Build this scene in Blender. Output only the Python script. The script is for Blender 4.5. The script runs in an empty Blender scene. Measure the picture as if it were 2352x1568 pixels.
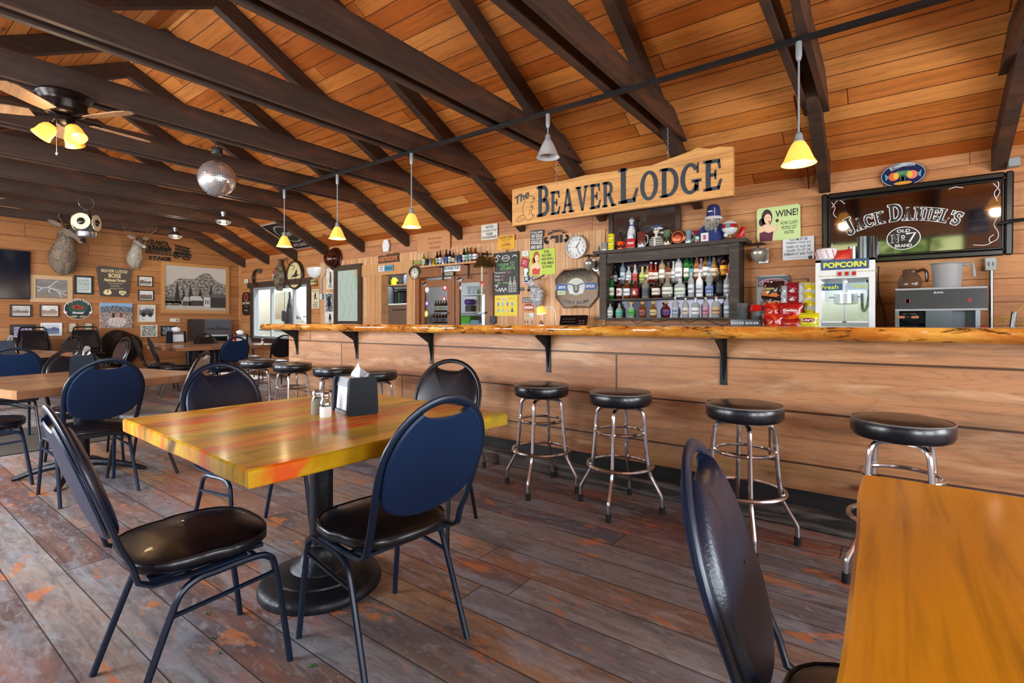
EXPO, SKY, WINP, WINR = .40, .4, 68, 62
PEND, FANP, SUN = 5, 9, 12
MTILT = .063
import bpy, math, random
from mathutils import Vector, Matrix, noise
R = math.radians; PI = math.pi
sc = bpy.context.scene
COL = sc.collection
rnd = random.Random(7)
# ---------------------------------------------------------------- survey of the room
FX = 1163.5; EYE = 1.22; HY = 737.6; CX = 1176.0
YAW = math.atan2(.595, .804); CY_, SY_ = math.cos(YAW), math.sin(YAW)
def ray(x, y):
    r = (x - CX) / FX
    return Vector((-SY_ + CY_ * r, CY_ + SY_ * r, (HY - y) / FX))
def onY(x, y, Y=6.2):
    d = ray(x, y); t = Y / d.y; return Vector((d.x * t, Y, EYE + d.z * t))
def onX(x, y, X=-13.1):
    d = ray(x, y); t = X / d.x; return Vector((X, d.y * t, EYE + d.z * t))
def onZ(x, y, Z=0.0):
    d = ray(x, y); t = (Z - EYE) / d.z; return Vector((d.x * t, d.y * t, Z))
# ---------------------------------------------------------------- colour + materials
def hx(h, a=1.0):
    h = h.lstrip('#'); o = []
    for i in (0, 2, 4):
        c = int(h[i:i + 2], 16) / 255
        o.append(c / 12.92 if c <= .04045 else ((c + .055) / 1.055) ** 2.4)
    return (o[0], o[1], o[2], a)
class NT:
    def __init__(s, name):
        s.m = bpy.data.materials.new(name); s.m.use_nodes = True
        s.t = s.m.node_tree; s.n = s.t.nodes; s.n.clear()
        s.out = s.n.new('ShaderNodeOutputMaterial')
    def new(s, typ, ins=None, **kw):
        nd = s.n.new(typ)
        for k, v in kw.items(): setattr(nd, k, v)
        if ins:
            for k, v in ins.items(): s.put(nd, k, v)
        return nd
    def put(s, nd, k, v):
        sock = nd.inputs[k]
        if isinstance(v, bpy.types.NodeSocket): s.t.links.new(v, sock)
        else:
            try: sock.default_value = v
            except Exception: sock.default_value = (v, v, v)
    def math(s, op, a, b=None, clamp=False):
        nd = s.new('ShaderNodeMath', operation=op, use_clamp=clamp); s.put(nd, 0, a)
        if b is not None: s.put(nd, 1, b)
        return nd.outputs[0]
    def mix(s, f, a, b, mode='MIX'):
        nd = s.new('ShaderNodeMix', data_type='RGBA', blend_type=mode)
        s.put(nd, 0, f); s.put(nd, 6, a); s.put(nd, 7, b); return nd.outputs[2]
    def ramp(s, f, stops, interp='LINEAR'):
        nd = s.new('ShaderNodeValToRGB'); cr = nd.color_ramp; cr.interpolation = interp
        while len(cr.elements) < len(stops): cr.elements.new(.5)
        for e, (p, c) in zip(cr.elements, stops): e.position = p; e.color = c if len(c) == 4 else (*c, 1)
        s.put(nd, 0, f); return nd.outputs[0]
    def comb(s, x, y, z=0.0):
        nd = s.new('ShaderNodeCombineXYZ'); s.put(nd, 0, x); s.put(nd, 1, y); s.put(nd, 2, z); return nd.outputs[0]
    def noise(s, vec, scale=1.0, detail=3.0, rough=.55, dist=0.0):
        nd = s.new('ShaderNodeTexNoise', {'Vector': vec, 'Scale': scale, 'Detail': detail, 'Roughness': rough, 'Distortion': dist}); return nd.outputs[0]
    def white(s, vec):
        nd = s.new('ShaderNodeTexWhiteNoise', {'Vector': vec}, noise_dimensions='3D'); return nd.outputs[0]
    def bsdf(s, **kw):
        nd = s.new('ShaderNodeBsdfPrincipled')
        for k, v in kw.items(): s.put(nd, k.replace('_', ' '), v)
        s.t.links.new(nd.outputs[0], s.out.inputs[0]); return nd
    def bump(s, h, st=.3, dist=.01):
        nd = s.new('ShaderNodeBump', {'Height': h, 'Strength': st, 'Distance': dist}); return nd.outputs[0]
MT = {}
def plain(name, col, rough=.5, metal=0.0, bump=0, bscale=60, **kw):
    if name in MT: return MT[name]
    t = NT(name); d = dict(Base_Color=hx(col) if isinstance(col, str) else col, Roughness=rough, Metallic=metal); d.update(kw)
    if bump:
        tc = t.new('ShaderNodeTexCoord').outputs['Object']
        d['Normal'] = t.bump(t.noise(tc, bscale, 4), bump, .004)
    t.bsdf(**d); MT[name] = t.m; return t.m
def attr(name, rough=.5, metal=0.0, **kw):
    """paint that takes its colour from the piece's own colours"""
    if name in MT: return MT[name]
    t = NT(name); c = t.new('ShaderNodeAttribute', attribute_name='Col').outputs['Color']
    t.bsdf(Base_Color=c, Roughness=rough, Metallic=metal, **kw); MT[name] = t.m; return t.m
def planks(name, along, across, width, length, cols, gap=hx('1a0f08'), gapw=.006, knots=.5, grain=1.0, rough=.5, rvar=.25, lvar=None, bump=.25, knotcol=hx('3a1a0a'), spec=.4, wave=0, off=0.0, stain=None, coat=0.0, fig=.35):
    if name in MT: return MT[name]
    t = NT(name)
    sp = t.new('ShaderNodeSeparateXYZ'); tc = t.new('ShaderNodeTexCoord').outputs['Object']; t.put(sp, 0, tc)
    U, V = sp.outputs[along], sp.outputs[across]
    W = sp.outputs[3 - along - across]
    V = t.math('ADD', V, 50.0 + off); U = t.math('ADD', U, 80.0)
    vi = t.math('DIVIDE', V, width); b = t.math('FLOOR', vi); fv = t.math('SUBTRACT', vi, b)
    r1 = t.white(t.comb(b, 3.1, 0.0))
    ui = t.math('ADD', t.math('DIVIDE', U, length), t.math('MULTIPLY', r1, 7.3)); ub = t.math('FLOOR', ui); fu = t.math('SUBTRACT', ui, ub)
    rid = t.white(t.comb(b, ub, 5.5)); rid2 = t.white(t.comb(ub, b, 1.5))
    n = len(cols)
    base = t.ramp(rid, [(i / max(1, n - 1), c) for i, c in enumerate(cols)])
    gv = t.comb(t.math('ADD', t.math('MULTIPLY', U, 1.3 * grain), t.math('MULTIPLY', rid, 40.0)), t.math('MULTIPLY', V, 26.0 * grain), t.math('ADD', t.math('MULTIPLY', rid2, 30.0), t.math('MULTIPLY', W, 4.0)))
    g = t.noise(gv, 1.0, 5, .6, .6)
    gm = t.ramp(g, [(.25, (.5, .5, .5, 1)), (.5, (1, 1, 1, 1)), (.78, (1.18, 1.18, 1.18, 1))])
    c = t.mix(.85, base, gm, 'MULTIPLY')
    # broad cathedral figure
    fg = t.noise(t.comb(t.math('ADD', t.math('MULTIPLY', U, .9), t.math('MULTIPLY', rid2, 20.0)), t.math('MULTIPLY', V, 7.0), rid), 1.0, 2, .5)
    rings = t.math('ABSOLUTE', t.math('SINE', t.math('MULTIPLY', fg, 60.0)))
    c = t.mix(t.math('MULTIPLY', t.math('POWER', t.math('SUBTRACT', 1.0, rings), 3.0), fig), c, t.mix(1.0, c, (.55, .42, .34, 1), 'MULTIPLY'))
    if knots:
        vo = t.new('ShaderNodeTexVoronoi', {'Vector': t.comb(t.math('MULTIPLY', U, 2.2), t.math('MULTIPLY', V, 5.5), t.math('MULTIPLY', b, 3.0)), 'Scale': 1.0})
        kn = t.math('LESS_THAN', t.new('ShaderNodeSeparateColor', {0: vo.outputs['Color']}).outputs[0], knots)
        kd = t.math('MULTIPLY', t.ramp(vo.outputs['Distance'], [(.06, (1, 1, 1, 1)), (.13, (0, 0, 0, 1))]), kn)
        kd2 = t.math('MULTIPLY', t.ramp(vo.outputs['Distance'], [(.1, (1, 1, 1, 1)), (.3, (0, 0, 0, 1))]), kn)
        c = t.mix(t.math('MULTIPLY', kd2, .35), c, knotcol); c = t.mix(t.math('MULTIPLY', kd, .85), c, knotcol)
    if stain:
        for (scol, ssc, lo, hi, amt, sx, sy) in stain:
            sn = t.noise(t.comb(t.math('MULTIPLY', U, sx), t.math('MULTIPLY', V, sy), W), ssc, 5, .65, .8)
            c = t.mix(t.math('MULTIPLY', t.ramp(sn, [(lo, (0, 0, 0, 1)), (hi, (1, 1, 1, 1))]), amt), c, scol)
    e1 = t.math('MULTIPLY', t.math('MINIMUM', fv, t.math('SUBTRACT', 1.0, fv)), width)
    e2 = t.math('MULTIPLY', t.math('MINIMUM', fu, t.math('SUBTRACT', 1.0, fu)), length)
    ed = t.math('MINIMUM', e1, e2)
    gapf = t.ramp(t.math('DIVIDE', ed, gapw), [(.25, (1, 1, 1, 1)), (.8, (0, 0, 0, 1))])
    c = t.mix(t.math('MULTIPLY', gapf, .92), c, gap)
    h = t.math('SUBTRACT', t.math('MULTIPLY', g, .25), gapf)
    rg = t.math('ADD', rough, t.math('MULTIPLY', t.math('SUBTRACT', g, .5), rvar))
    t.bsdf(Base_Color=c, Roughness=rg, Normal=t.bump(h, bump, .01), Specular_IOR_Level=spec, Coat_Weight=coat, Coat_Roughness=.12)
    MT[name] = t.m; return t.m
# ---------------------------------------------------------------- mesh builder
_glyph = {}
def glyph(s, bold=0.0, shear=0.0):
    k = (s, bold, shear)
    if k not in _glyph:
        cu = bpy.data.curves.new('t', 'FONT'); cu.body = s; cu.size = 1; cu.offset = bold; cu.shear = shear; cu.resolution_u = 3
        ob = bpy.data.objects.new('t', cu)
        COL.objects.link(ob); dg = bpy.context.evaluated_depsgraph_get(); me = bpy.data.meshes.new_from_object(ob.evaluated_get(dg))
        vs = [(v.co.x, v.co.y) for v in me.vertices]; fs = [tuple(p.vertices) for p in me.polygons]
        bpy.data.objects.remove(ob); bpy.data.curves.remove(cu); bpy.data.meshes.remove(me)
        x0 = min(v[0] for v in vs); x1 = max(v[0] for v in vs); y0 = min(v[1] for v in vs); y1 = max(v[1] for v in vs)
        _glyph[k] = ([((x - x0) / (x1 - x0), (y - y0) / max(1e-6, y1 - y0)) for x, y in vs], fs, (x1 - x0) / max(1e-6, y1 - y0))
    return _glyph[k]
class MB:
    def __init__(s, M=None): s.v = []; s.f = []; s.c = []; s.M = M or Matrix.Identity(4); s.col = (.5, .5, .5, 1)
    def pc(s, c): s.col = hx(c) if isinstance(c, str) else (c if c is None or len(c) == 4 else (*c, 1)); return s
    def add(s, vs, fs, col=None):
        if col is not None: s.pc(col)
        b = len(s.v); s.v += [tuple(s.M @ Vector(v)) for v in vs]
        s.f += [tuple(i + b for i in f) for f in fs]; s.c += [s.col] * len(fs); return s
    def box(s, c, d, col=None, rot=None, bev=0.0):
        x, y, z = d[0] / 2, d[1] / 2, d[2] / 2
        if bev:
            b = min(bev, x * .9, y * .9, z * .9); vs = []; 
            for sx in (-1, 1):
                for sy in (-1, 1):
                    for sz in (-1, 1):
                        vs += [(sx * x, sy * (y - b), sz * (z - b)), (sx * (x - b), sy * y, sz * (z - b)), (sx * (x - b), sy * (y - b), sz * z)]
            def I(sx, sy, sz, k): return ((sx > 0) * 4 + (sy > 0) * 2 + (sz > 0)) * 3 + k
            fs = []
            for sg in (-1, 1):
                q = [I(sg, -1, -1, 0), I(sg, 1, -1, 0), I(sg, 1, 1, 0), I(sg, -1, 1, 0)]; fs.append(q if sg > 0 else q[::-1])
                q = [I(-1, sg, -1, 1), I(-1, sg, 1, 1), I(1, sg, 1, 1), I(1, sg, -1, 1)]; fs.append(q if sg > 0 else q[::-1])
                q = [I(-1, -1, sg, 2), I(1, -1, sg, 2), I(1, 1, sg, 2), I(-1, 1, sg, 2)]; fs.append(q if sg > 0 else q[::-1])
            for a in (-1, 1):
                for b2 in (-1, 1):
                    q = [I(a, b2, -1, 0), I(a, b2, 1, 0), I(a, b2, 1, 1), I(a, b2, -1, 1)]; fs.append(q if a * b2 < 0 else q[::-1])
                    q = [I(a, -1, b2, 0), I(a, 1, b2, 0), I(a, 1, b2, 2), I(a, -1, b2, 2)]; fs.append(q if a * b2 > 0 else q[::-1])
                    q = [I(-1, a, b2, 1), I(1, a, b2, 1), I(1, a, b2, 2), I(-1, a, b2, 2)]; fs.append(q if a * b2 < 0 else q[::-1])
                    for c3 in (-1, 1):
                        q = [I(a, b2, c3, 0), I(a, b2, c3, 1), I(a, b2, c3, 2)]; fs.append(q if a * b2 * c3 > 0 else q[::-1])
            for f in range(len(fs)): pass
        else:
            vs = [(-x, -y, -z), (x, -y, -z), (x, y, -z), (-x, y, -z), (-x, -y, z), (x, -y, z), (x, y, z), (-x, y, z)]
            fs = [(0, 3, 2, 1), (4, 5, 6, 7), (0, 1, 5, 4), (1, 2, 6, 5), (2, 3, 7, 6), (3, 0, 4, 7)]
        m = Matrix.Translation(Vector(c))
        if rot is not None: m = m @ (rot if isinstance(rot, Matrix) else Matrix.Rotation(rot, 4, 'Z'))
        return s.add([tuple(m @ Vector(v)) for v in vs], fs, col)
    def b2(s, p, q, col=None, bev=0.0):
        """box from corner to corner"""
        return s.box([(a + b) / 2 for a, b in zip(p, q)], [abs(a - b) for a, b in zip(p, q)], col, None, bev)
    def tube(s, pts, r, n=8, col=None, closed=False, cap=True, flat=1.0):
        pts = [Vector(p) for p in pts]; k = len(pts); rs = r if isinstance(r, (list, tuple)) else [r] * k
        vs = []; up = None
        for i, p in enumerate(pts):
            if closed: t = pts[(i + 1) % k] - pts[i - 1]
            else: t = pts[min(i + 1, k - 1)] - pts[max(i - 1, 0)]
            t = t.normalized() if t.length > 1e-9 else Vector((0, 0, 1))
            if up is None:
                up = Vector((0, 0, 1)) if abs(t.z) < .9 else Vector((1, 0, 0))
            up = up - t * up.dot(t)
            up = up.normalized() if up.length > 1e-6 else t.orthogonal().normalized()
            sd = t.cross(up)
            for j in range(n):
                a = 2 * PI * j / n; vs.append(tuple(p + (up * math.cos(a) + sd * math.sin(a) * flat) * rs[i]))
        fs = []
        for i in range(k if closed else k - 1):
            for j in range(n):
                a, b = i * n + j, i * n + (j + 1) % n; c, d = ((i + 1) % k) * n + (j + 1) % n, ((i + 1) % k) * n + j
                fs.append((a, d, c, b)[::-1])
        if cap and not closed: fs.append(tuple(range(n))); fs.append(tuple(range((k - 1) * n, k * n))[::-1])
        return s.add(vs, fs, col)
    def cyl(s, p, q, r, n=16, col=None, r2=None): return s.tube([p, q], [r, r if r2 is None else r2], n, col)
    def lathe(s, prof, c=(0, 0, 0), n=20, col=None, sx=1.0, sy=1.0, cap=True, ph=0.0, sq=0.0):
        vs = []; k = len(prof)
        for r, z in prof:
            for j in range(n):
                a = 2 * PI * j / n + ph; q = 1.0
                if sq: q = 1 / (abs(math.cos(a)) ** sq + abs(math.sin(a)) ** sq) ** (1 / sq)
                vs.append((c[0] + r * math.cos(a) * sx * q, c[1] + r * math.sin(a) * sy * q, c[2] + z))
        fs = [(i * n + j, i * n + (j + 1) % n, (i + 1) * n + (j + 1) % n, (i + 1) * n + j) for i in range(k - 1) for j in range(n)]
        if cap:
            if prof[0][0] > 1e-5: fs.append(tuple(range(n))[::-1])
            if prof[-1][0] > 1e-5: fs.append(tuple(range((k - 1) * n, k * n)))
        return s.add(vs, fs, col)
    def ell(s, c, rad, n=14, m=9, col=None, rot=None, f=None):
        vs = []; M = rot.to_4x4() if rot is not None else Matrix.Identity(4)
        for i in range(m + 1):
            th = PI * i / m
            for j in range(n):
                a = 2 * PI * j / n; d = Vector((math.sin(th) * math.cos(a), math.sin(th) * math.sin(a), math.cos(th)))
                k = f(d) if f else 1.0
                vs.append(tuple(Vector(c) + M @ Vector((d.x * rad[0] * k, d.y * rad[1] * k, d.z * rad[2] * k))))
        fs = [(i * n + j, (i + 1) * n + j, (i + 1) * n + (j + 1) % n, i * n + (j + 1) % n) for i in range(m) for j in range(n)]
        return s.add(vs, fs, col)
    def prism(s, pts, d0, d1, col=None):
        """outline in local x,y pushed from depth d0 to d1"""
        n = len(pts); ar = sum(pts[i][0] * pts[(i + 1) % n][1] - pts[(i + 1) % n][0] * pts[i][1] for i in range(n))
        if ar < 0: pts = pts[::-1]
        vs = [(x, y, d0) for x, y in pts] + [(x, y, d1) for x, y in pts]
        fs = [tuple(range(n))[::-1], tuple(range(n, 2 * n))] + [(i, (i + 1) % n, n + (i + 1) % n, n + i) for i in range(n)]
        return s.add(vs, fs, col)
    def poly(s, pts, d=0.0, col=None):
        n = len(pts); ar = sum(pts[i][0] * pts[(i + 1) % n][1] - pts[(i + 1) % n][0] * pts[i][1] for i in range(n))
        if ar < 0: pts = pts[::-1]
        return s.add([(x, y, d) for x, y in pts], [tuple(range(n))], col)
    def rect(s, x0, y0, x1, y1, d=0.0, col=None): return s.poly([(x0, y0), (x1, y0), (x1, y1), (x0, y1)], d, col)
    def disc(s, x, y, rx, ry=None, d=0.0, col=None, n=20):
        ry = rx if ry is None else ry
        return s.poly([(x + rx * math.cos(2 * PI * i / n), y + ry * math.sin(2 * PI * i / n)) for i in range(n)], d, col)
    def ring(s, x, y, rx, ry, w, d=0.0, col=None, n=28, a0=0, a1=360):
        vs = []; fs = []; m = n if a1 - a0 >= 360 else n
        for i in range(m + 1):
            a = R(a0 + (a1 - a0) * i / m); vs += [(x + (rx - w) * math.cos(a), y + (ry - w) * math.sin(a), d), (x + rx * math.cos(a), y + ry * math.sin(a), d)]
        for i in range(m): fs.append((2 * i, 2 * i + 1, 2 * i + 3, 2 * i + 2))
        return s.add(vs, fs, col)
    def stroke(s, pts, w, d=0.0, col=None):
        vs = []; k = len(pts)
        for i in range(k):
            a = Vector(pts[max(i - 1, 0)]); b = Vector(pts[min(i + 1, k - 1)]); t = (b - a)
            t = t.normalized() if t.length > 1e-9 else Vector((1, 0)); nn = Vector((-t.y, t.x)) * w / 2; p = Vector(pts[i])
            vs += [(p.x + nn.x, p.y + nn.y, d), (p.x - nn.x, p.y - nn.y, d)]
        return s.add(vs, [(2 * i + 1, 2 * i + 3, 2 * i + 2, 2 * i) for i in range(k - 1)], col)
    def text(s, t, x0, y0, x1, y1, d=0.0, col=None, bold=0.0, shear=0.0, keep=False, f=None, th=0):
        vs, fs, asp = glyph(t, bold, shear)
        if keep:
            w = (y1 - y0) * asp
            if w < x1 - x0: cx = (x0 + x1) / 2; x0, x1 = cx - w / 2, cx + w / 2
        P = []
        for u, v in vs:
            x, y = x0 + u * (x1 - x0), y0 + v * (y1 - y0)
            if f: x, y = f(x, y)
            P.append((x, y, d))
        if th:
            n = len(P); from collections import Counter
            cnt = Counter(); 
            for q in fs:
                for i in range(len(q)): cnt[(q[i], q[(i + 1) % len(q)])] += 1
            side = [(b, a, a + n, b + n)[::-1] for (a, b) in cnt if (b, a) not in cnt]
            return s.add(P + [(x, y, d + th) for x, y, _ in P], [tuple(i + n for i in q) for q in fs] + [q[::-1] for q in side], col)
        return s.add(P, fs, col)
    def lines(s, rows, x0, y0, x1, y1, d, col, bold=.0, fill=.7, f=None):
        """rows of words filling a box from top to bottom"""
        n = len(rows); h = (y1 - y0) / n
        for i, r in enumerate(rows):
            if not r: continue
            yy = y1 - (i + 1) * h + h * (1 - fill) / 2
            s.text(r, x0, yy, x1, yy + h * fill, d, col, bold, keep=True, f=f)
        return s
    def grid(s, nx, ny, fpos, fcol=None):
        b = len(s.v)
        s.v += [tuple(s.M @ Vector(fpos(i / nx, j / ny))) for j in range(ny + 1) for i in range(nx + 1)]
        for j in range(ny):
            for i in range(nx):
                a = b + j * (nx + 1) + i; s.f.append((a, a + 1, a + nx + 2, a + nx + 1))
                s.c.append(fcol((i + .5) / nx, (j + .5) / ny) if fcol else s.col)
        return s
    def mesh(s, name, smooth=True, ang=40):
        me = bpy.data.meshes.new(name); me.from_pydata(s.v, [], s.f)
        a = me.color_attributes.new('Col', 'FLOAT_COLOR', 'CORNER'); dat = []
        for f, c in zip(s.f, s.c): dat += list(c) * len(f)
        a.data.foreach_set('color', dat)
        if smooth: me.polygons.foreach_set('use_smooth', [True] * len(s.f)); me.set_sharp_from_angle(angle=R(ang))
        me.validate(); me.update(); return me
    def build(s, name, mat, parent=None, smooth=True, ang=40, **kw):
        me = s.mesh(name, smooth, ang); me.materials.append(mat)
        o = bpy.data.objects.new(name, me); COL.objects.link(o)
        if parent is not None: o.parent = parent
        if kw: tag(o, **kw)
        return o
def tag(o, label=None, cat=None, group=None, kind=None):
    for k, v in (('label', label), ('category', cat), ('group', group), ('kind', kind)):
        if v: o[k] = v
    return o
def thing(name, loc=(0, 0, 0), rz=0.0, label=None, cat=None, group=None):
    o = bpy.data.objects.new(name, None); COL.objects.link(o); o.location = loc; o.rotation_euler = (0, 0, rz); o.empty_display_size = .05
    return tag(o, label, cat, group)
KIDS = {}
def copy_tree(o, parent=None):
    c = o.copy(); COL.objects.link(c)
    if parent is not None: c.parent = parent
    for ch in list(o.children): copy_tree(ch, c)
    return c
def dup(o, loc, rz=0.0, label=None, group=None):
    c = copy_tree(o); c.location = loc; c.rotation_euler = (0, 0, rz)
    if label: c['label'] = label
    if group: c['group'] = group
    return c
def smooth_path(pts, n=6):
    """Catmull-Rom through points"""
    pts = [Vector(p) for p in pts]; out = []
    for i in range(len(pts) - 1):
        p0 = pts[max(i - 1, 0)]; p1 = pts[i]; p2 = pts[i + 1]; p3 = pts[min(i + 2, len(pts) - 1)]
        for j in range(n):
            t = j / n; out.append(.5 * ((2 * p1) + (p2 - p0) * t + (2 * p0 - 5 * p1 + 4 * p2 - p3) * t * t + (3 * p1 - p0 - 3 * p2 + p3) * t ** 3))
    out.append(pts[-1]); return out
def backM(p, tilt=0.0, rot=0.0):
    """frame on the bar-side wall: local x to the right, y up, z out into the room"""
    return Matrix.Translation(p) @ Matrix(((1, 0, 0, 0), (0, 0, -1, 0), (0, 1, 0, 0), (0, 0, 0, 1))) @ Matrix.Rotation(tilt, 4, 'X') @ Matrix.Rotation(rot, 4, 'Z')
def leftM(p, rot=0.0):
    return Matrix.Translation(p) @ Matrix(((0, 0, 1, 0), (1, 0, 0, 0), (0, 1, 0, 0), (0, 0, 0, 1))) @ Matrix.Rotation(rot, 4, 'Z')
# ================================================================ camera, world, light
cam = bpy.data.cameras.new('camera'); cam.sensor_width = 36; cam.lens = 36 * FX / 2352; cam.shift_y = -(784 - HY) / 2352; cam.clip_start = .02
co = bpy.data.objects.new('camera', cam); COL.objects.link(co); co.location = (0, 0, EYE); co.rotation_euler = (R(90), 0, YAW); sc.camera = co
vs_ = sc.view_settings; vs_.view_transform = 'Standard'; vs_.look = 'None'; vs_.gamma = 1; vs_.use_curve_mapping = False; vs_.exposure = EXPO
sc.cycles.max_bounces = 6; sc.cycles.diffuse_bounces = 3; sc.cycles.glossy_bounces = 3; sc.cycles.transmission_bounces = 5; sc.cycles.transparent_max_bounces = 6
sc.cycles.use_adaptive_sampling = True; sc.cycles.adaptive_threshold = .05; sc.cycles.adaptive_min_samples = 16
sc.cycles.caustics_reflective = False; sc.cycles.caustics_refractive = False; sc.cycles.sample_clamp_indirect = 6
w = bpy.data.worlds.new('daylight sky'); sc.world = w; w.use_nodes = True
wn = w.node_tree.nodes; wl = w.node_tree.links; bg = wn['Background']
sky = wn.new('ShaderNodeTexSky'); sky.sky_type = 'NISHITA'; sky.sun_elevation = R(48); sky.sun_rotation = R(-60); sky.sun_disc = False; sky.air_density = 1.0; sky.dust_density = 2.5
wl.new(sky.outputs[0], bg.inputs[0]); bg.inputs[1].default_value = SKY
def area(name, loc, size, power, col, rot, shape='RECTANGLE'):
    l = bpy.data.lights.new(name, 'AREA'); l.shape = shape; l.size = size[0]; l.size_y = size[1]; l.energy = power; l.color = col
    o = bpy.data.objects.new(name, l); COL.objects.link(o); o.location = loc; o.rotation_euler = rot; return o
def point(name, loc, power, col, r=.03):
    l = bpy.data.lights.new(name, 'POINT'); l.energy = power; l.color = col; l.shadow_soft_size = r
    o = bpy.data.objects.new(name, l); COL.objects.link(o); o.location = loc; return o
# ================================================================ wood
XL, XR, YB, YF, HW, RY, PITCH = -13.1, 4.4, 6.2, -1.4, 2.76, 2.4, .509
RZ = HW + PITCH * (YB - RY)
FLOOR = planks('worn floorboards', 0, 1, .185, 3.6, [hx('787074'), hx('948a84'), hx('70554a'), hx('847e80'), hx('9c7658'), hx('605a64')], gap=hx('2a2422'), gapw=.005, knots=0, rough=.55, rvar=.3, bump=.2, spec=.35, stain=[
    (hx('a05a3c'), .9, .50, .64, .6, .5, 1.6), (hx('4a4852'), 2.2, .48, .66, .75, .4, 1.8), (hx('969ea8'), 3.3, .52, .64, .45, .5, 1.8), (hx('c0703a'), 5.5, .60, .64, .75, .5, 1.3), (hx('b8b4b2'), 30, .54, .66, .3, .4, 1.0), (hx('3a3436'), 22, .54, .7, .5, .35, 1.2)])
CEIL = planks('orange pine ceiling boards', 0, 1, .157, 4.2, [hx('bc682c'), hx('d0803a'), hx('aa561e'), hx('c27236'), hx('dc9450')], gap=hx('2c1206'), gapw=.007, knots=.28, knotcol=hx('4a1e0a'), rough=.42, bump=.25)
WALL = planks('golden wall boards', 1, 2, .245, 4.0, [hx('a87040'), hx('9c6236'), hx('b47c4c'), hx('a06a3e')], gap=hx('4a2810'), gapw=.007, knots=.2, rough=.5, off=.1)
WALLB = planks('bar wall boards', 0, 2, .21, 3.2, [hx('c48a58'), hx('b87a4a'), hx('ce9666'), hx('bc805a')], gap=hx('5a3018'), gapw=.006, knots=.22, rough=.5, off=.06)
PINEV = planks('upright pine boards', 2, 0, .092, 3.0, [hx('d6a578'), hx('cc9768'), hx('dcb088'), hx('c88e60')], gap=hx('7a4a28'), gapw=.005, knots=.16, rough=.5)
BARF = planks('wide bar front boards', 0, 2, .31, 3.4, [hx('b07a50'), hx('c08c64'), hx('a46c40'), hx('b8845c'), hx('a87a50')], gap=hx('2a160c'), gapw=.012, knots=.25, rough=.45, off=.17, stain=[(hx('6a5a48'), 1.6, .54, .72, .6, .6, 2.6), (hx('8a4e2c'), 1.1, .54, .66, .45, .5, 2.2), (hx('d8b088'), 2.3, .55, .68, .5, .5, 3)])
DARK = planks('dark stained beam wood', 1, 2, 9, 30, [hx('46342a'), hx('3e2e26')], gapw=.001, knots=0, rough=.55, bump=.3, stain=[(hx('6e4128'), 1.4, .50, .72, .55, .6, 3.0), (hx('2b211d'), 2.5, .55, .7, .5, 1, 3)])
DARKX = planks('dark stained trim wood', 0, 2, 9, 30, [hx('4e3a2c'), hx('46342a')], gapw=.001, knots=0, rough=.55, bump=.3)
TRIM = planks('pale pine trim', 2, 0, 9, 30, [hx('c99664'), hx('c08c5c')], gapw=.001, knots=0, rough=.5)
SLAB = planks('live edge bar slab', 0, 2, 9, 9, [hx('c8762a'), hx('b8641e')], gapw=.001, knots=.25, knotcol=hx('3a1608'), rough=.14, coat=.6, bump=.25, stain=[(hx('e8a848'), 3.2, .45, .6, .8, .8, 2), (hx('3a180c'), 9, .54, .62, .9, .8, 3), (hx('f0d0a0'), 14, .60, .68, .6, .8, 3)])
CHROME = plain('chrome', 'c8c8cc', .18, 1.0); STEEL = plain('brushed steel', '8e9094', .38, 1.0); IRON = plain('black iron', '141416', .45, .2, bump=.3)
PAINT = attr('painted print', .5); GLOSS = attr('glossy paint', .18); SATIN = attr('satin enamel', .35); METAL = attr('coloured metal', .3, .9); CLOTH = attr('cloth and paper', .85)
def pane(name, tint, gl):
    t = NT(name); a = t.new('ShaderNodeBsdfTransparent', {'Color': hx(tint)}); b = t.new('ShaderNodeBsdfGlossy', {'Roughness': .03}); mx = t.new('ShaderNodeMixShader', {0: gl, 1: a.outputs[0], 2: b.outputs[0]}); t.t.links.new(mx.outputs[0], t.out.inputs[0]); MT[name] = t.m; return t.m
GLASS = pane('clear pane', 'f4f8f8', .06)
def struct(o): o['kind'] = 'structure'; return o
# ================================================================ shell
m = MB(); m.b2((XL - .1, YF - .1, -.1), (XR + .1, YB + 2.6, 0)); struct(m.build('floor', FLOOR, smooth=False))
for nm, ys in (('ceiling_bar_side', (YB + .12, RY)), ('ceiling_front_side', (YF - .12, RY))):
    m = MB(); a, b = ys; s = 1 if a > b else -1; za = RZ - PITCH * abs(a - RY)
    for (x0, x1) in ((XL - .1, XR + .1),):
        m.add([(x0, a, za), (x1, a, za), (x1, b, RZ), (x0, b, RZ), (x0, a, za + .1), (x1, a, za + .1), (x1, b, RZ + .1), (x0, b, RZ + .1)],
              [(0, 3, 2, 1), (4, 5, 6, 7), (0, 1, 5, 4), (1, 2, 6, 5), (2, 3, 7, 6), (3, 0, 4, 7)])
    struct(m.build('ceiling', CEIL, smooth=False))
def holed(m, x0, x1, z0, z1, holes, put):
    xs = sorted({x0, x1, *[h[0] for h in holes], *[h[1] for h in holes]}); xs = [x for x in xs if x0 <= x <= x1]
    for i in range(len(xs) - 1):
        a, b = xs[i], xs[i + 1]; c = (a + b) / 2; cuts = sorted((h[2], h[3]) for h in holes if h[0] < c < h[1]); z = z0
        for lo, hi in cuts:
            if lo > z: put(a, b, z, lo)
            z = hi
        if z1 > z: put(a, b, z, z1)
WIN = (-12.45, -10.1, .82, 2.03); OPN = (-7.62, -6.9, 0.0, 2.08); DRS = (-6.58, -5.02, 0.0, 1.98)
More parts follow.
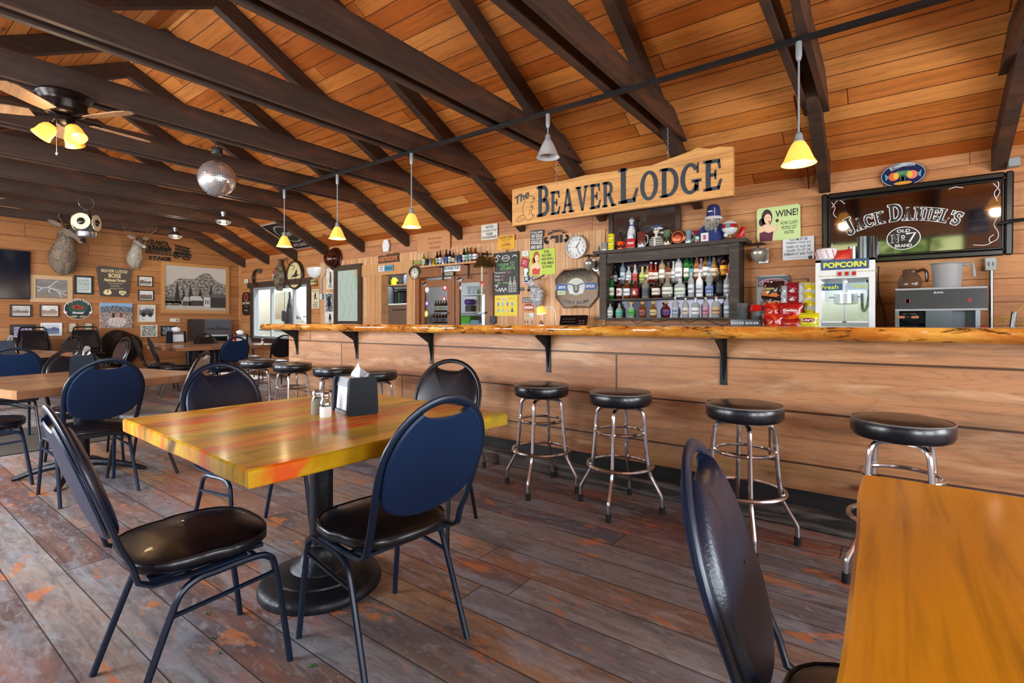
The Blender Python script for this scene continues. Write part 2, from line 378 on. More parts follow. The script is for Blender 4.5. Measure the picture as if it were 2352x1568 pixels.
m = MB(); holed(m, XL - .1, XR + .1, 0, HW, [WIN, OPN, DRS], lambda a, b, c, d: m.b2((a, YB, c), (b, YB + .12, d))); struct(m.build('wall_back', WALLB, smooth=False))
# upright pine cladding between the window and the shelves, below the top board
PV = 2.45
m = MB(); holed(m, -9.62, -3.03, 0, PV, [OPN, DRS], lambda a, b, c, d: m.b2((a, YB - .018, c), (b, YB, d))); struct(m.build('trim_1', PINEV, smooth=False))
# gable walls
def gable(x0, x1, name, mat, holes=()):
    m = MB(); holed(m, YF - .1, YB + .1, 0, HW, holes, lambda a, b, c, d: m.b2((x0, a, c), (x1, b, d)))
    vs = [(x, y, z) for x in (x0, x1) for y, z in ((YF - .1, HW), (YB + .1, HW), (YB + .1, HW), (RY, RZ), (YF - .1, HW))]
    m.add(vs, [(0, 1, 3), (5, 8, 6), (0, 3, 8, 5), (1, 6, 8, 3)]); return struct(m.build(name, mat, smooth=False))
gable(XL - .12, XL, 'wall_left', WALL)
RWIN = [(-.6, 1.2, .9, 2.2), (2.0, 4.2, .9, 2.2)]
gable(XR, XR + .12, 'wall_right', WALL, RWIN)
FWIN = [(-11.5, -9.3, .92, 2.15), (-8.3, -6.1, .92, 2.15), (-5.1, -2.9, .92, 2.15), (-1.35, 1.28, .92, 2.05), (2.2, 3.9, .92, 2.05)]
m = MB(); holed(m, XL - .1, XR + .1, 0, HW, FWIN, lambda a, b, c, d: m.b2((a, YF - .12, c), (b, YF, d))); struct(m.build('wall_front', WALLB, smooth=False))
# slim timber moulding across the gable wall at chair-rail height
m = MB(); m.b2((XL, YF, 1.165), (XL + .01, YB - .05, 1.225)); struct(m.build('trim_2', WALL, smooth=False))
m = MB(); m.b2((XL, YB - .05, 0), (XL + .05, YB, HW)); struct(m.build('trim_3', TRIM, smooth=False))
# windows
nwin = [0]
def window(M, w, h, mull, name=None, frame='8a8f94', d=.1):
    nwin[0] += 1
    t = thing('window_%d' % nwin[0]); t['kind'] = 'structure'; fr = .05
    m = MB(M).pc(frame)
    m.b2((0, 0, -d), (fr, h, .01)); m.b2((w - fr, 0, -d), (w, h, .01)); m.b2((fr, 0, -d), (w - fr, fr, .01)); m.b2((fr, h - fr, -d), (w - fr, h, .01))
    for u in mull: m.b2((w * u - .03, fr, -d * .8), (w * u + .03, h - fr, -.02))
    m.build('window_frame', SATIN, t, False)
    m = MB(M).b2((fr, fr, -.05), (w - fr, h - fr, -.045)); m.build('window_pane', GLASS, t, False); return t
window(backM((WIN[0], YB, WIN[2])), WIN[1] - WIN[0], WIN[3] - WIN[2], (.33, .74), frame='9aa0a6')
for x0, x1, z0, z1 in FWIN:
    M = Matrix.Translation((x1, YF, z0)) @ Matrix(((-1, 0, 0, 0), (0, 0, 1, 0), (0, 1, 0, 0), (0, 0, 0, 1)))
    window(M, x1 - x0, z1 - z0, (.22,) if x0 == -1.35 else (.5,), frame='6a5646')
for y0, y1, z0, z1 in RWIN:
    M = Matrix.Translation((XR, y1, z0)) @ Matrix(((0, 0, -1, 0), (-1, 0, 0, 0), (0, 1, 0, 0), (0, 0, 0, 1)))
    window(M, y1 - y0, z1 - z0, (.5,), frame='6a5646')
# dark casing round the bar-side window
m = MB(); x0, x1, z0, z1 = WIN
m.b2((x0 - .12, YB - .03, z0 - .1), (x0, YB, z1)); m.b2((x1, YB - .03, z0 - .1), (x1 + .13, YB, z1)); m.b2((x0 - .2, YB - .06, z1), (x1 + .2, YB, z1 + .13)); m.b2((x0 - .12, YB - .05, z0 - .1), (x1 + .12, YB, z0))
struct(m.build('trim_4', DARKX, smooth=False))
# daylight falling in through the windows (lamps stand in the openings)
for i, (x0, x1, z0, z1) in enumerate(FWIN): area('window_daylight', ((x0 + x1) / 2, YF + .05, (z0 + z1) / 2), (x1 - x0, z1 - z0), WINP * (x1 - x0), (.86, .93, 1), (R(90), 0, 0)) if x0 != -1.35 else None
for y0, y1, z0, z1 in RWIN: area('window_daylight', (XR - .05, (y0 + y1) / 2, (z0 + z1) / 2), (z1 - z0, y1 - y0), WINR * (y1 - y0), (.9, .95, 1), (0, R(90), 0))
def portal(loc, size, rot): o = area('window_portal', loc, size, 1, (1, 1, 1), rot); o.data.cycles.is_portal = True
portal((-.035, YF - .13, 1.49), (2.7, 1.2), (R(90), 0, 0)); portal(((WIN[0] + WIN[1]) / 2, YB + .14, 1.42), (2.3, 1.2), (R(-90), 0, 0))
sn = bpy.data.lights.new('sun', 'SUN'); sn.energy = SUN; sn.angle = R(1.5); sn.color = (1, .95, .86); so = bpy.data.objects.new('sun', sn); COL.objects.link(so); so.rotation_euler = Vector((.35, .62, 1.25)).to_track_quat('Z', 'Y').to_euler()
# ================================================================ roof timbers
RX = [3.45, 2.14, .80, -.52, -1.81, -3.07, -4.39, -5.65, -6.92, -8.19, -9.37, -10.55, -11.75, -12.9]
ordn = ['first', 'second', 'third', 'fourth', 'fifth', 'sixth', 'seventh', 'eighth', 'ninth', 'tenth', 'eleventh', 'twelfth', 'thirteenth', 'fourteenth', 'fifteenth', 'sixteenth', 'seventeenth', 'eighteenth', 'nineteenth', 'twentieth']
TB, TH, RD, RW = 3.14, .215, .2, .10
specl = {2: 'with the white track pendant beyond the mirror side', 3: 'whose end stands over the black framed mirror'}
for k, x in enumerate(RX):
    o_ = ordn[len(RX) - 1 - k]
    for side, ye in (('bar side', YB), ('window side', YF)):
        sg = 1 if ye > RY else -1; m = MB()
        if sg < 0 and k > 8: pass
        yy = [(RY, RZ), (ye, HW)]
        vs = [(x + a, y, z + b) for a in (-RW / 2, RW / 2) for (y, z) in yy for b in (-.004, -RD)]
        m.add(vs, [(0, 2, 3, 1), (4, 5, 7, 6), (0, 4, 6, 2), (1, 3, 7, 5), (2, 6, 7, 3), (0, 1, 5, 4)][:])
        m.build('roof_rafter', DARK, smooth=False, label='dark stained roof rafter on the %s, %s from the far gable wall' % (side, o_), cat='rafter', group='rafters under the sloping board ceiling')
    if x > 3: continue
    ex = (HW + PITCH * YB - TB) / PITCH
    t = thing('tie_beam', (x, RY, TB)); t['group'] = 'tie beams across the room'
    hang = {8: 'carrying the low ceiling fan', 7: 'carrying the mirror ball'}.get(k)
    tag(t, 'dark double tie beam bolted across the rafters, %s from the far gable wall' % o_, 'beam')
    ye = ex - RY; yt = ye - TH / PITCH
    for sx in (-1, 1):
        m = MB(); c = sx * (RW / 2 + .026); 
        vs = [(c + a, y, z) for a in (-.024, .024) for (y, z) in ((-ye, 0), (ye, 0), (yt, TH), (-yt, TH))]
        m.add(vs, [(0, 3, 2, 1), (4, 5, 6, 7), (0, 1, 5, 4), (1, 2, 6, 5), (2, 3, 7, 6), (3, 0, 4, 7)])
        m.build('beam_board', DARK, t, False)
    for sy in (-1, 1):
        m = MB(); y = sy * (ye - .32); m.cyl((-.105, y, .09), (.105, y, .09), .014, 8); m.cyl((-.09, y, .09), (.09, y, .09), .028, 10); m.build('bolt', IRON, t)
# ================================================================ the bar
YS, YFB = 3.25, 3.5
t = thing('bar_counter', (-2, YFB, 0), label='long bar front of wide pine boards below the live edge slab', cat='bar')
m = MB(Matrix.Translation((2, -YFB, 0))); m.b2((-6.13, YFB, .2), (3.6, YFB + .12, 1.114)); m.build('front_panel', BARF, t, False).location = (0, 0, 0)
m = MB(Matrix.Translation((2, -YFB, 0))); m.b2((-6.1, YFB + .03, 0), (3.6, YFB + .1, .2)); m.b2((-6.13, YFB + .12, 0), (-6.01, YFB + .7, 1.114)); m.build('plinth', plain('black plinth', '1c1a1a', .6, bump=.4), t, False)
m = MB(Matrix.Translation((2, -YFB, 0))); m.b2((-6.0, YFB - .1, .0), (3.6, YFB + .02, .105), bev=.012); m.build('foot_rail', planks('scuffed black rail', 0, 2, 9, 30, [hx('3c3836'), hx('323030')], gapw=.001, knots=0, rough=.5, bump=.5, stain=[(hx('8a8480'), 5, .5, .64, .6, .3, 4), (hx('5a4438'), 2, .5, .6, .5, .5, 3)]), t, False)
# slab with an uneven live edge
m = MB(); N = 160; xa, xb = -6.33, 3.6
def edge(x, k): return .018 * noise.noise(Vector((x * 2.3, k, 0))) + .012 * noise.noise(Vector((x * 7, k, 3)))
secs = []
for i in range(N + 1):
    x = xa + (xb - xa) * i / N; e = edge(x, 0); q = [(YS + .012 + e, 1.187), (YS + e + edge(x, 5) * .5 - .003, 1.165), (YS + e + .004, 1.14), (YS + .03 + e * .5, 1.114), (YS + .68, 1.114), (YS + .68, 1.187)]
    secs += [(x - (.05 * (1.187 - z) / .07 if i == 0 else 0), y, z) for y, z in q]
m.add(secs, [(i * 6 + j, (i + 1) * 6 + j, (i + 1) * 6 + (j + 1) % 6, i * 6 + (j + 1) % 6)[::-1] for i in range(N) for j in range(6)] + [tuple(range(6)), tuple(range(N * 6, N * 6 + 6))[::-1]])
m.build('bar_slab', SLAB, None, True, 50, label='thick varnished live edge slab running the length of the bar', cat='bar top')
# brackets
brk = None
for k, px in enumerate([683, 820, 992, 1260, 1662]):
    p = onY(px, 800, YFB - .002)
    if brk is None:
        brk = thing('bar_bracket', (0, 0, 0)); L = .31
        m = MB(); m.b2((-.022, -.006, -L), (.022, 0, 0)); m.b2((-.022, -.22, -.006), (.022, 0, 0))
        m.prism([(0, 0)] * 0 or [(0, -.0)] * 0 or [(-.0, 0)], 0, 0) if 0 else None
        m.build('bracket_plate', IRON, brk, False)
        m = MB(); m.add([(-.004, 0, -L + .01), (.004, 0, -L + .01), (.004, 0, 0), (-.004, 0, 0), (.004, -.215, 0), (-.004, -.215, 0), (-.004, -.05, -.1), (.004, -.05, -.1)], [(0, 1, 2, 3), (3, 2, 4, 5), (0, 6, 7, 1), (6, 5, 4, 7), (0, 3, 5, 6), (1, 7, 4, 2)])
        m.build('gusset', IRON, brk, False); o = brk
    else: o = copy_tree(brk)
    o.location = (p.x, YFB - .002, 1.113)
    tag(o, 'black iron bracket under the bar slab, %s along from the far end' % ordn[k], 'bracket', 'iron brackets under the bar slab')
# ================================================================ rooms beyond, ground outside
WHITE = plain('white wall paint', 'd8dade', .7)
m = MB(); m.b2((-10.0, YB + .12, 0), (-9.9, YB + 2.5, 2.6)); m.b2((-10.0, YB + 2.5, 0), (-4.3, YB + 2.6, 2.6)); m.b2((-4.4, YB + .12, 0), (-4.3, YB + 2.5, 2.6)); m.b2((-10.0, YB + .12, 2.6), (-4.3, YB + 2.6, 2.7)); m.b2((-7.75, YB + .95, 0), (-4.4, YB + 1.0, 2.6))
m.add([(-6.76, YB + .12, 0), (-6.70, YB + .12, 0), (-7.69, YB + .97, 0), (-7.75, YB + .97, 0), (-6.76, YB + .12, 2.6), (-6.70, YB + .12, 2.6), (-7.69, YB + .97, 2.6), (-7.75, YB + .97, 2.6)], [(0, 1, 2, 3), (4, 7, 6, 5), (0, 4, 5, 1), (1, 5, 6, 2), (2, 6, 7, 3), (3, 7, 4, 0)])
struct(m.build('wall_store', WHITE, smooth=False))
area('store_room_light', (-8.6, YB + 1.2, 2.55), (.5, .5), 16, (1, .98, .95), (0, 0, 0)); area('cooler_light', (-6.0, YB + .35, 2.5), (1.6, .2), 9, (.95, .98, 1), (0, 0, 0))
# yard
YARD = plain('pale gravel yard', 'a8a294', .9, bump=.4, bscale=30)
m = MB(); m.b2((-40, YF - 40, -.35), (30, YF - .15, -.3)); m.b2((-40, YB + 2.7, -.35), (-4, YB + 30, -.3)); m.b2((-40, YB + .2, -.35), (-10.05, YB + 2.7, -.3)); struct(m.build('ground', YARD, smooth=False))
m = MB(); m.add([(-40, YF - 5, -.29), (30, YF - 5, -.29), (30, YF - 30, 2.6), (-40, YF - 30, 2.6), (-40, YF - 5, -.6), (30, YF - 5, -.6), (30, YF - 30, -.6), (-40, YF - 30, -.6)], [(0, 3, 2, 1), (4, 5, 6, 7), (0, 1, 5, 4), (1, 2, 6, 5), (2, 3, 7, 6), (3, 0, 4, 7)]); struct(m.build('ground', plain('sunlit meadow', 'cdd07c', .9, bump=.5, bscale=8), smooth=False))
# ================================================================ chairs
VINYL = plain('black vinyl', '101118', .28, 0, bump=.12, bscale=220, Coat_Weight=.15)
NAVY = plain('navy vinyl shell', '0a2648', .42, 0, bump=.25, bscale=200, Specular_IOR_Level=.35)
PADN = plain('dark navy vinyl pad', '0c1a30', .3, 0, bump=.2, bscale=200)
FRAME = plain('dark blue black tube', '0e2036', .35, .1)
FRAMEB = plain('charcoal tube', '1c1a1c', .35, .3)
RUBBER = plain('rubber tip', '121214', .8)
BROWNV = plain('taupe vinyl', '8a8078', .3, 0, bump=.1, bscale=200)
def seat_mesh(m, w, d, z0, th, dome=.016, n=36):
    def out(sc_, z, i):
        a = 2 * PI * i / n; c, s = math.cos(a), math.sin(a); e = 3.0
        q = 1 / (abs(c) ** e + abs(s) ** e) ** (1 / e)
        ww = w / 2 * (1.04 if s > 0 else .97)
        return (c * q * ww * sc_, s * q * d / 2 * sc_, z)
    rings = [(.86, z0), (.95, z0 + .008), (1, z0 + th * .35), (1.0, z0 + th * .72), (.97, z0 + th * .86), (.95, z0 + th * .9), (.86, z0 + th * .98), (.6, z0 + th + dome * .8), (.3, z0 + th + dome), (.02, z0 + th + dome)]
    vs = [out(k, z, i) for k, z in rings for i in range(n)]
    fs = [(r * n + i, r * n + (i + 1) % n, (r + 1) * n + (i + 1) % n, (r + 1) * n + i) for r in range(len(rings) - 1) for i in range(n)]
    fs += [tuple(range(n))[::-1], tuple(range((len(rings) - 1) * n, len(rings) * n))]
    m.add(vs, fs); return [out(.985, z0 + th * .86, i) for i in range(n)]
def by(z): return -.215 - max(0, z - .47) * .36 + (max(0, z - .47) ** 2) * .05
def chair_proto(kind, shell, fr, cush):
    t = thing('dining_chair')
    m = MB(); pip = seat_mesh(m, .43, .43, .43, .055); se = m.build('seat', cush, t, True, 60)
    m = MB(); m.tube(pip, .0045, 6, closed=True); m.build('piping', cush, se)
    top = .97
    if kind == 'round':
        pts = [(.2, .10, .425), (.2, -.08, .42), (.2, -.17, .425), (.199, -.205, .445), (.198, by(.5) + .006, .50)]
        pts += [(.200 + .016 * min(1, (z - .5) / .2), by(z), z) for z in (.56, .62, .68)]
        pts += [(.217 * math.cos(a), by(.735 + .225 * math.sin(a)), .735 + .225 * math.sin(a)) for a in [R(x) for x in range(0, 91, 10)]]
        loop = pts + [(-x, y, z) for x, y, z in pts[::-1][1:]]
        inner = [(.207 * math.cos(R(a)), .735 + .215 * math.sin(R(a))) for a in range(-4, 62, 5)]
        P = [(.2, .66), (.204, .69)] + inner + [(.095, .916), (.07, .905), (.035, .899), (0, .897)]
        low = [(.195 * math.cos(R(a)), .655 + .105 * math.sin(R(a))) for a in range(-8, -91, -8)]
        half = P[::-1] + low          # from top centre down the right side to the bottom
    else:
        pts = [(.2, .10, .425), (.2, -.08, .42), (.2, -.17, .425), (.215, -.205, .445), (.225, by(.5) + .006, .50), (.222, by(.7), .70), (.185, by(.90), .90), (.17, by(.945), .945), (.14, by(.97), .97), (0, by(.972), .972)]
        loop = smooth_path(pts + [(-x, y, z) for x, y, z in pts[::-1][1:]], 3)
        half = [(0, .90), (.165, .90), (.175, .89), (.205, .60), (.2, .56), (.18, .545), (0, .54)]
        if kind == 'square': pass
    out = half + [(-x, z) for x, z in half[::-1][1:-1]]
    cx, cz = 0, sum(z for x, z in out) / len(out); n = len(out); lay = [(1.0, -.012), (1.0, .006), (.975, .016), (.95, .021), (.9, .026), (.8, .030), (.5, .034), (.02, .035)]
    vs = []; 
    for k, dy in lay:
        for x, z in out: zz = cz + (z - cz) * k; vs.append((x * k, by(zz) + dy - .003 * (1 - k), zz))
    m = MB(); m.add(vs, [(r * n + i, r * n + (i + 1) % n, (r + 1) * n + (i + 1) % n, (r + 1) * n + i) for r in range(len(lay) - 1) for i in range(n)])
    bk = m.build('backrest', PADN if shell is NAVY and kind == 'round' else cush, t, True, 55)
    m = MB(); vs = [(x, by(z) - .0125, z) for x, z in out] + [(x * .96, by(cz + (z - cz) * .96) - .018, cz + (z - cz) * .96) for x, z in out] + [(0, by(cz) - .020, cz)]
    m.add(vs, [(i, (i + 1) % n, n + (i + 1) % n, n + i)[::-1] for i in range(n)] + [(n + i, n + (i + 1) % n, 2 * n)[::-1] for i in range(n)])
    m.build('back_shell', shell, bk, True, 16)
    m = MB(); m.tube(loop, .0085, 10, flat=1.75)
    m.build('back_frame', fr, t)
    for sx in (-1, 1):
        x = .207 * sx
        f = smooth_path([(x * 1.0, .0, .405), (x, .12, .41), (x * 1.0, .172, .395), (x * 1.01, .195, .345), (x * 1.04, .228, .12), (x * 1.06, .243, .0)], 5)
        m = MB(); m.tube(f, .0115, 8); m.build('leg', fr, t)
        f = smooth_path([(x, .0, .405), (x, -.05, .402), (x * 1.0, -.095, .375), (x * 1.0, -.125, .31), (x * 1.03, -.195, .12), (x * 1.05, -.238, .0)], 5)
        m = MB(); m.tube(f, .0115, 8); m.build('leg', fr, t)
        m = MB(); m.tube([(x * 1.0, .198, .335), (x, -.125, .31)], .0085, 6); m.build('stretcher', fr, t)
    m = MB(); m.tube([(-.2, .13, .41), (.2, .13, .41)], .01, 6); m.tube([(-.2, -.06, .405), (.2, -.06, .405)], .01, 6); m.box((0, 0, .426), (.34, .34, .012)); m.build('seat_frame', fr, t, False)
    return t
pa = chair_proto('round', NAVY, FRAME, VINYL); pb = chair_proto('round', VINYL, FRAMEB, VINYL); pc_ = chair_proto('square', NAVY, FRAMEB, VINYL); pd = chair_proto('round', BROWNV, FRAMEB, BROWNV)
used = set()
def put_chair(proto, x, y, hd, label, group=None, z=0.0):
    """hd: compass of the way the chair faces, degrees, 0 = +Y, clockwise positive"""
    first = proto not in used; used.add(proto); o = proto if first else copy_tree(proto)
    o.location = (x, y, z); o.rotation_euler = (0, 0, R(-hd)); tag(o, label, 'chair')
    if group: o['group'] = group
    return o
CH = [
 (pa, -1.965, .765, 4, 'navy chair seen from its side, seat reaching toward the near corner of the yellow table', 'chairs round the yellow table'),
 (pa, -1.56, 1.275, -84, 'navy chair at the yellow table, its broad back turned to the bar stools', 'chairs round the yellow table'),
 (pb, -2.16, 2.09, 158, 'black creased chair on the stool side of the yellow table', 'chairs round the yellow table'),
 (pa, -2.86, 1.41, 88, 'navy chair behind the yellow table with only its domed top half showing', 'chairs round the yellow table'),
 (pa, -4.57, 1.11, -92, 'large navy chair seen squarely from behind at the brown table', 'chairs round the brown table'),
 (pd, -4.90, 1.62, -142, 'taupe chair shining silver at the stool-side corner of the brown table', 'chairs round the brown table'),
 (pb, -5.62, 1.33, 92, 'dark chair behind the napkin box of the brown table', 'chairs round the brown table'),
 (pa, -5.38, .70, 8, 'navy chair cut by the picture edge, only its seat and leg frame showing', 'chairs round the brown table'),
 (pa, -7.1, 1.06, -90, 'navy chair turned away before the far table with a napkin box', 'chairs round the far tables'),
 (pb, -9.65, 2.45, 172, 'slanting glossy dark chair in front of the second chair stack', 'chairs round the far tables'),
 (pb, -11.7, 2.35, 150, 'dark brown chair seen nearly edge-on between the two chair stacks', 'chairs round the far tables'),
 (pb, -10.2, 3.45, 12, 'smaller of two edge-on leaning chairs, nearer the round fur pelt', 'chairs round the far tables'),
 (pb, -9.42, 3.42, 14, 'larger of two edge-on leaning chairs, nearer the long far table', 'chairs round the far tables'),
 (pb, -10.75, 4.55, 90, 'dark chair with a bright handle slot before the grey wall heater', 'chairs round the far tables'),
 (pd, -10.9, 5.3, 96, 'brown-edged chair low under the window, behind the far table', 'chairs round the far tables'),
 (pa, -8.85, 3.95, -90, 'navy chair turned away at the middle of the long far table', 'chairs round the far tables'),
 (pb, -9.25, 5.02, -86, 'black chair half hidden by the far end of the bar front', 'chairs round the far tables'),
 (pa, .048, 1.12, 82, 'navy chair with a tall curved back, close at hand beside the orange table', 'chairs round the orange table'),
 (pa, 2.6, 1.2, -90, 'navy chair at the far side of the orange table', 'chairs round the orange table'),
]
for c in CH[:-1]: put_chair(*c)
for sx, (x, y, h) in enumerate(((-12.35, 2.28, 86), (-12.42, 3.02, 92))):
    nm = ('by the black television', 'beside the round fur pelt')[sx]
    for k, wd in enumerate(('bottom', 'middle', 'topmost')):
        put_chair(pc_, x + k * .02, y, h, '%s trapezoid-back black chair of the stack %s' % (wd, nm), 'stacked chairs against the gable wall', z=k * .068)
# ================================================================ tables
def tabletop(name, cols, stains, w=.13, coat=.3, rough=.28, across=0):
    return planks(name, 1 - across, across, w, 9, cols, gap=hx('5a3408'), gapw=.0015, knots=.3 if w < 1 else 0, fig=.25 if w < 1 else .05, knotcol=hx('b4480c'), rough=rough, rvar=.05, coat=coat, bump=.05, stain=stains)
TY = tabletop('varnished yellow pine', cols=[hx('e0a408'), hx('9c8820'), hx('eab410'), hx('b89418'), hx('e08c08'), hx('e4b018')], stains=[(hx('5a6030'), 1.3, .47, .60, .8, .5, 2.6), (hx('dc4a04'), 1.5, .50, .60, .92, .6, 2.4), (hx('f0b828'), 2.2, .5, .62, .6, .5, 3)], rough=.3, coat=.12, w=.155)
TBR = tabletop('varnished brown pine', [hx('a87a50'), hx('96684a'), hx('b0885c')], [(hx('5a3a28'), 2, .55, .7, .5, .7, 3)], rough=.3)
TOR = tabletop('varnished orange pine', [hx('e2940c'), hx('e8a014'), hx('dc8c08')], [(hx('cc7408'), 1.6, .5, .75, .5, .8, 2)], w=9, rough=.25)
def table(name, x, y, hd, sx, sy, mat, base, label, top=.78, th=.058, group=None, cast=0):
    t = thing(name, (x, y, 0), R(-hd), label, 'table', group)
    m = MB(); N = 22; a, b = sx / 2, sy / 2; vs = []
    def e(v, k): return .012 * noise.noise(Vector((v * 3 + x * 5, k * 9.1, y)))
    out = [(-a + (a * 2) * i / N, -b + e(i / N, 1)) for i in range(N)] + [(a + e(i / N, 2), -b + 2 * b * i / N) for i in range(N)] + [(a - 2 * a * i / N, b + e(i / N, 3)) for i in range(N)] + [(-a + e(i / N, 4), b - 2 * b * i / N) for i in range(N)]
    n = len(out); lay = [(1, top - th, 0), (1, top - th + .004, .003), (1, top - .006, .004), (1, top, -.003)]
    for k, z, g in lay:
        for (u, v) in out: vs.append((u * (1 + g / a), v * (1 + g / b), z))
    m.add(vs, [(r * n + i, r * n + (i + 1) % n, (r + 1) * n + (i + 1) % n, (r + 1) * n + i) for r in range(3) for i in range(n)] + [tuple(range(n))[::-1], tuple(range(3 * n, 4 * n))])
    m.build('tabletop', mat, t, True, 30)
    m = MB(); m.lathe([(.052, .05), (.052, top - th - .012)], n=20); m.build('column', IRONB, t)
    m = MB(); m.box((0, 0, top - th - .008), (.5, .5, .012)); m.box((0, 0, top - th - .03), (.1, .6, .04)); m.build('top_plate', IRONB, t, False)
    m = MB()
    if base == 'round': m.lathe([(.27, 0), (.272, .02), (.262, .04), (.235, .052), (.2, .062), (.197, .07), (.165, .082), (.135, .09), (.13, .1), (.095, .125), (.075, .165), (.07, .19), (.074, .2), (.07, .21), (.05, .212)], n=40)
    else:
        for k in range(4):
            q = k * PI / 2 + PI / 4; c, s = math.cos(q), math.sin(q)
            m.tube([(c * r, s * r, z) for r, z in ((.04, .1), (.12, .095), (.22, .078), (.32, .05), (.39, .022), (.43, .012))], [.032, .03, .026, .022, .02, .014], 8)
    m.build('base', IRONB, t); return t
IRONB = plain('worn black cast iron', '16191f', .4, .35, bump=.6, bscale=40)
table('dining_table', -2.12, 1.37, 2.5, 1.25, 1.2, TY, 'round', 'square table with glossy yellow and orange striped top on a round iron foot')
table('dining_table', -5.14, 1.20, -13, 1.2, 1.28, TBR, 'cross', 'brown-topped square table with an arched cross foot, black bark marks on its edge')
table('dining_table', .585, 1.14, 0, 1.27, 1.27, TOR, 'round', 'plain orange varnished table cut by the corner of the picture')
table('dining_table', -9.85, 1.35, -6, 1.3, 1.3, TBR, 'cross', 'far wooden table in front of the stacked chairs', group=None)
table('dining_table', -10.05, 4.3, 0, 1.3, 1.75, TBR, 'cross', 'long far table carrying the ketchup and shakers')
table('dining_table', -12.0, 4.6, 0, 1.2, 1.3, TBR, 'cross', 'farthest table, set against the grey wall heater')
# ================================================================ bar stools
def stool_proto():
    t = thing('bar_stool')
    m = MB(); m.lathe([(.17, .672), (.19, .68), (.2, .70), (.2, .742), (.193, .756)], n=36); m.lathe([(.194, .756), (.17, .766), (.1, .772), (.001, .773)], n=36, cap=False); s = m.build('seat', VINYL, t, True, 60)
    m = MB(); m.tube([(.196 * math.cos(2 * PI * i / 40), .196 * math.sin(2 * PI * i / 40), .756) for i in range(40)], .0045, 6, closed=True); m.build('piping', PIPE, s)
    m = MB(); m.lathe([(.02, .66), (.11, .662), (.12, .672), (.02, .672)], n=20); m.build('swivel_plate', STEEL, t)
    for k in range(4):
        q = k * PI / 2; c, s_ = math.cos(q), math.sin(q)
        f = smooth_path([(.03, .655), (.10, .655), (.14, .64), (.157, .59), (.172, .40), (.19, .26), (.215, .20), (.262, .115), (.268, .085), (.270, .035)], 4)
        m = MB(); m.tube([(c * a.x, s_ * a.x, a.y) for a in f], .0125, 8); l = m.build('leg', CHROME, t)
        m = MB(); m.cyl((c * .27, s_ * .27, 0), (c * .27, s_ * .27, .045), .018, 10); m.build('foot_tip', RUBBER, l)
    for nm, r, z, h in (('upper_ring', .155, .50, .011), ('foot_ring', .208, .285, .0125)):
        m = MB(); m.tube([(r * math.cos(2 * PI * i / 40), r * math.sin(2 * PI * i / 40), z) for i in range(40)], h, 8, closed=True); m.build(nm, CHROME, t)
    return t
PIPE = plain('pale seat piping', '6a6866', .3)
st = stool_proto()
SP = [(2070, 960, 'rim creased, behind the orange table'), (1709, 925, 'behind the tall curved chair back'), (1424, 897, 'small seat split, beside the torn one'), (1243, 877, 'torn seat, next beyond the corner of the yellow table'), (1040, 866, 'mostly hidden by the black creased chair'),
      (862, 853, 'just beyond the napkin dispenser'), (767, 838, 'seat rising behind the white paper napkin'), (672, 831, 'second from the far end of the bar'), (592, 826, 'farthest, standing past the end of the bar')]
for k, (px, py, lb) in enumerate(SP):
    p = onZ(px, py, .765); y = 3.03 if k > 3 else p.y
    o = st if k == 0 else copy_tree(st); q = ray(px, py); xx = q.x / q.y * y
    if k == 3: y = 3.11; xx = q.x / q.y * y
    o.location = (xx, y, 0); o.rotation_euler = (0, 0, R([40, 22, 10, 14, 60, 30, 5, 45, 15][k])); tag(o, 'chrome stool with round black seat, ' + lb, 'bar stool', 'bar stools along the bar')
# ================================================================ track, pendants, fans, ball, lantern
def emit(name, col, st, base='ffe0a0', rough=.4):
    return plain(name, base, rough, Emission_Color=hx(col), Emission_Strength=st)
BULB = emit('lit bulb', 'ffd9a0', 14); SHADE = emit('glowing amber glass', 'ff8c28', .5, 'e8a04a', .25); SHADEL = emit('bright amber glass', 'ffa43c', .95, 'f0b860', .25); FROST = plain('frosted glass', 'c9ccd0', .35, Transmission_Weight=.3)
GREY = plain('grey metal fitting', '9aa0a6', .4, .3)
TY_, TZ = 3.9, TB - .005
m = MB(); m.b2((-7.02, TY_ - .018, TZ - .03), (3.2, TY_ + .018, TZ)); m.b2((-7.02, TY_ + .045, TZ - .015), (3.2, TY_ + .06, TZ))
m.build('light_track', IRON, None, False, label='long black lighting track under the tie beams', cat='lighting track')
def pendant(x, zb, lit, lab, k):
    t = thing('pendant_lamp', (x, TY_, TZ - .03), label=lab, cat='pendant lamp', group='glass pendants on the track'); z0 = -(TZ - .03 - zb)
    m = MB(); m.lathe([(.018, 0), (.02, -.01), (.02, -.1), (.014, -.125), (.004, -.13)], n=14); m.build('track_adapter', GREY, t)
    m = MB(); m.cyl((0, 0, -.12), (0, 0, z0 + .19), .0065, 8); m.build('rod', GREY, t)
    m = MB(); m.lathe([(.01, z0 + .215), (.02, z0 + .205), (.024, z0 + .19), (.026, z0 + .165), (.032, z0 + .16), (.034, z0 + .14)], n=16); m.build('socket_cap', GREY, t)
    m = MB(); m.lathe([(.032, z0 + .15), (.04, z0 + .142), (.06, z0 + .105), (.078, z0 + .06), (.09, z0 + .03), (.108, z0), (.104, z0), (.086, z0 + .03), (.074, z0 + .06), (.056, z0 + .105), (.03, z0 + .145)], n=28, cap=False)
    m.build('lamp_shade', SHADEL if lit else FROST, t)
    m = MB(); m.ell((0, 0, z0 + .07), (.028, .028, .036)); m.build('bulb', BULB if lit else FROST, t)
    if lit: point('pendant_light', (x, TY_, zb - .03), PEND, (1, .72, .42), .05)
pendant(-6.95, 2.29, 1, 'lit pendant lamp at the far end of the track', 0)
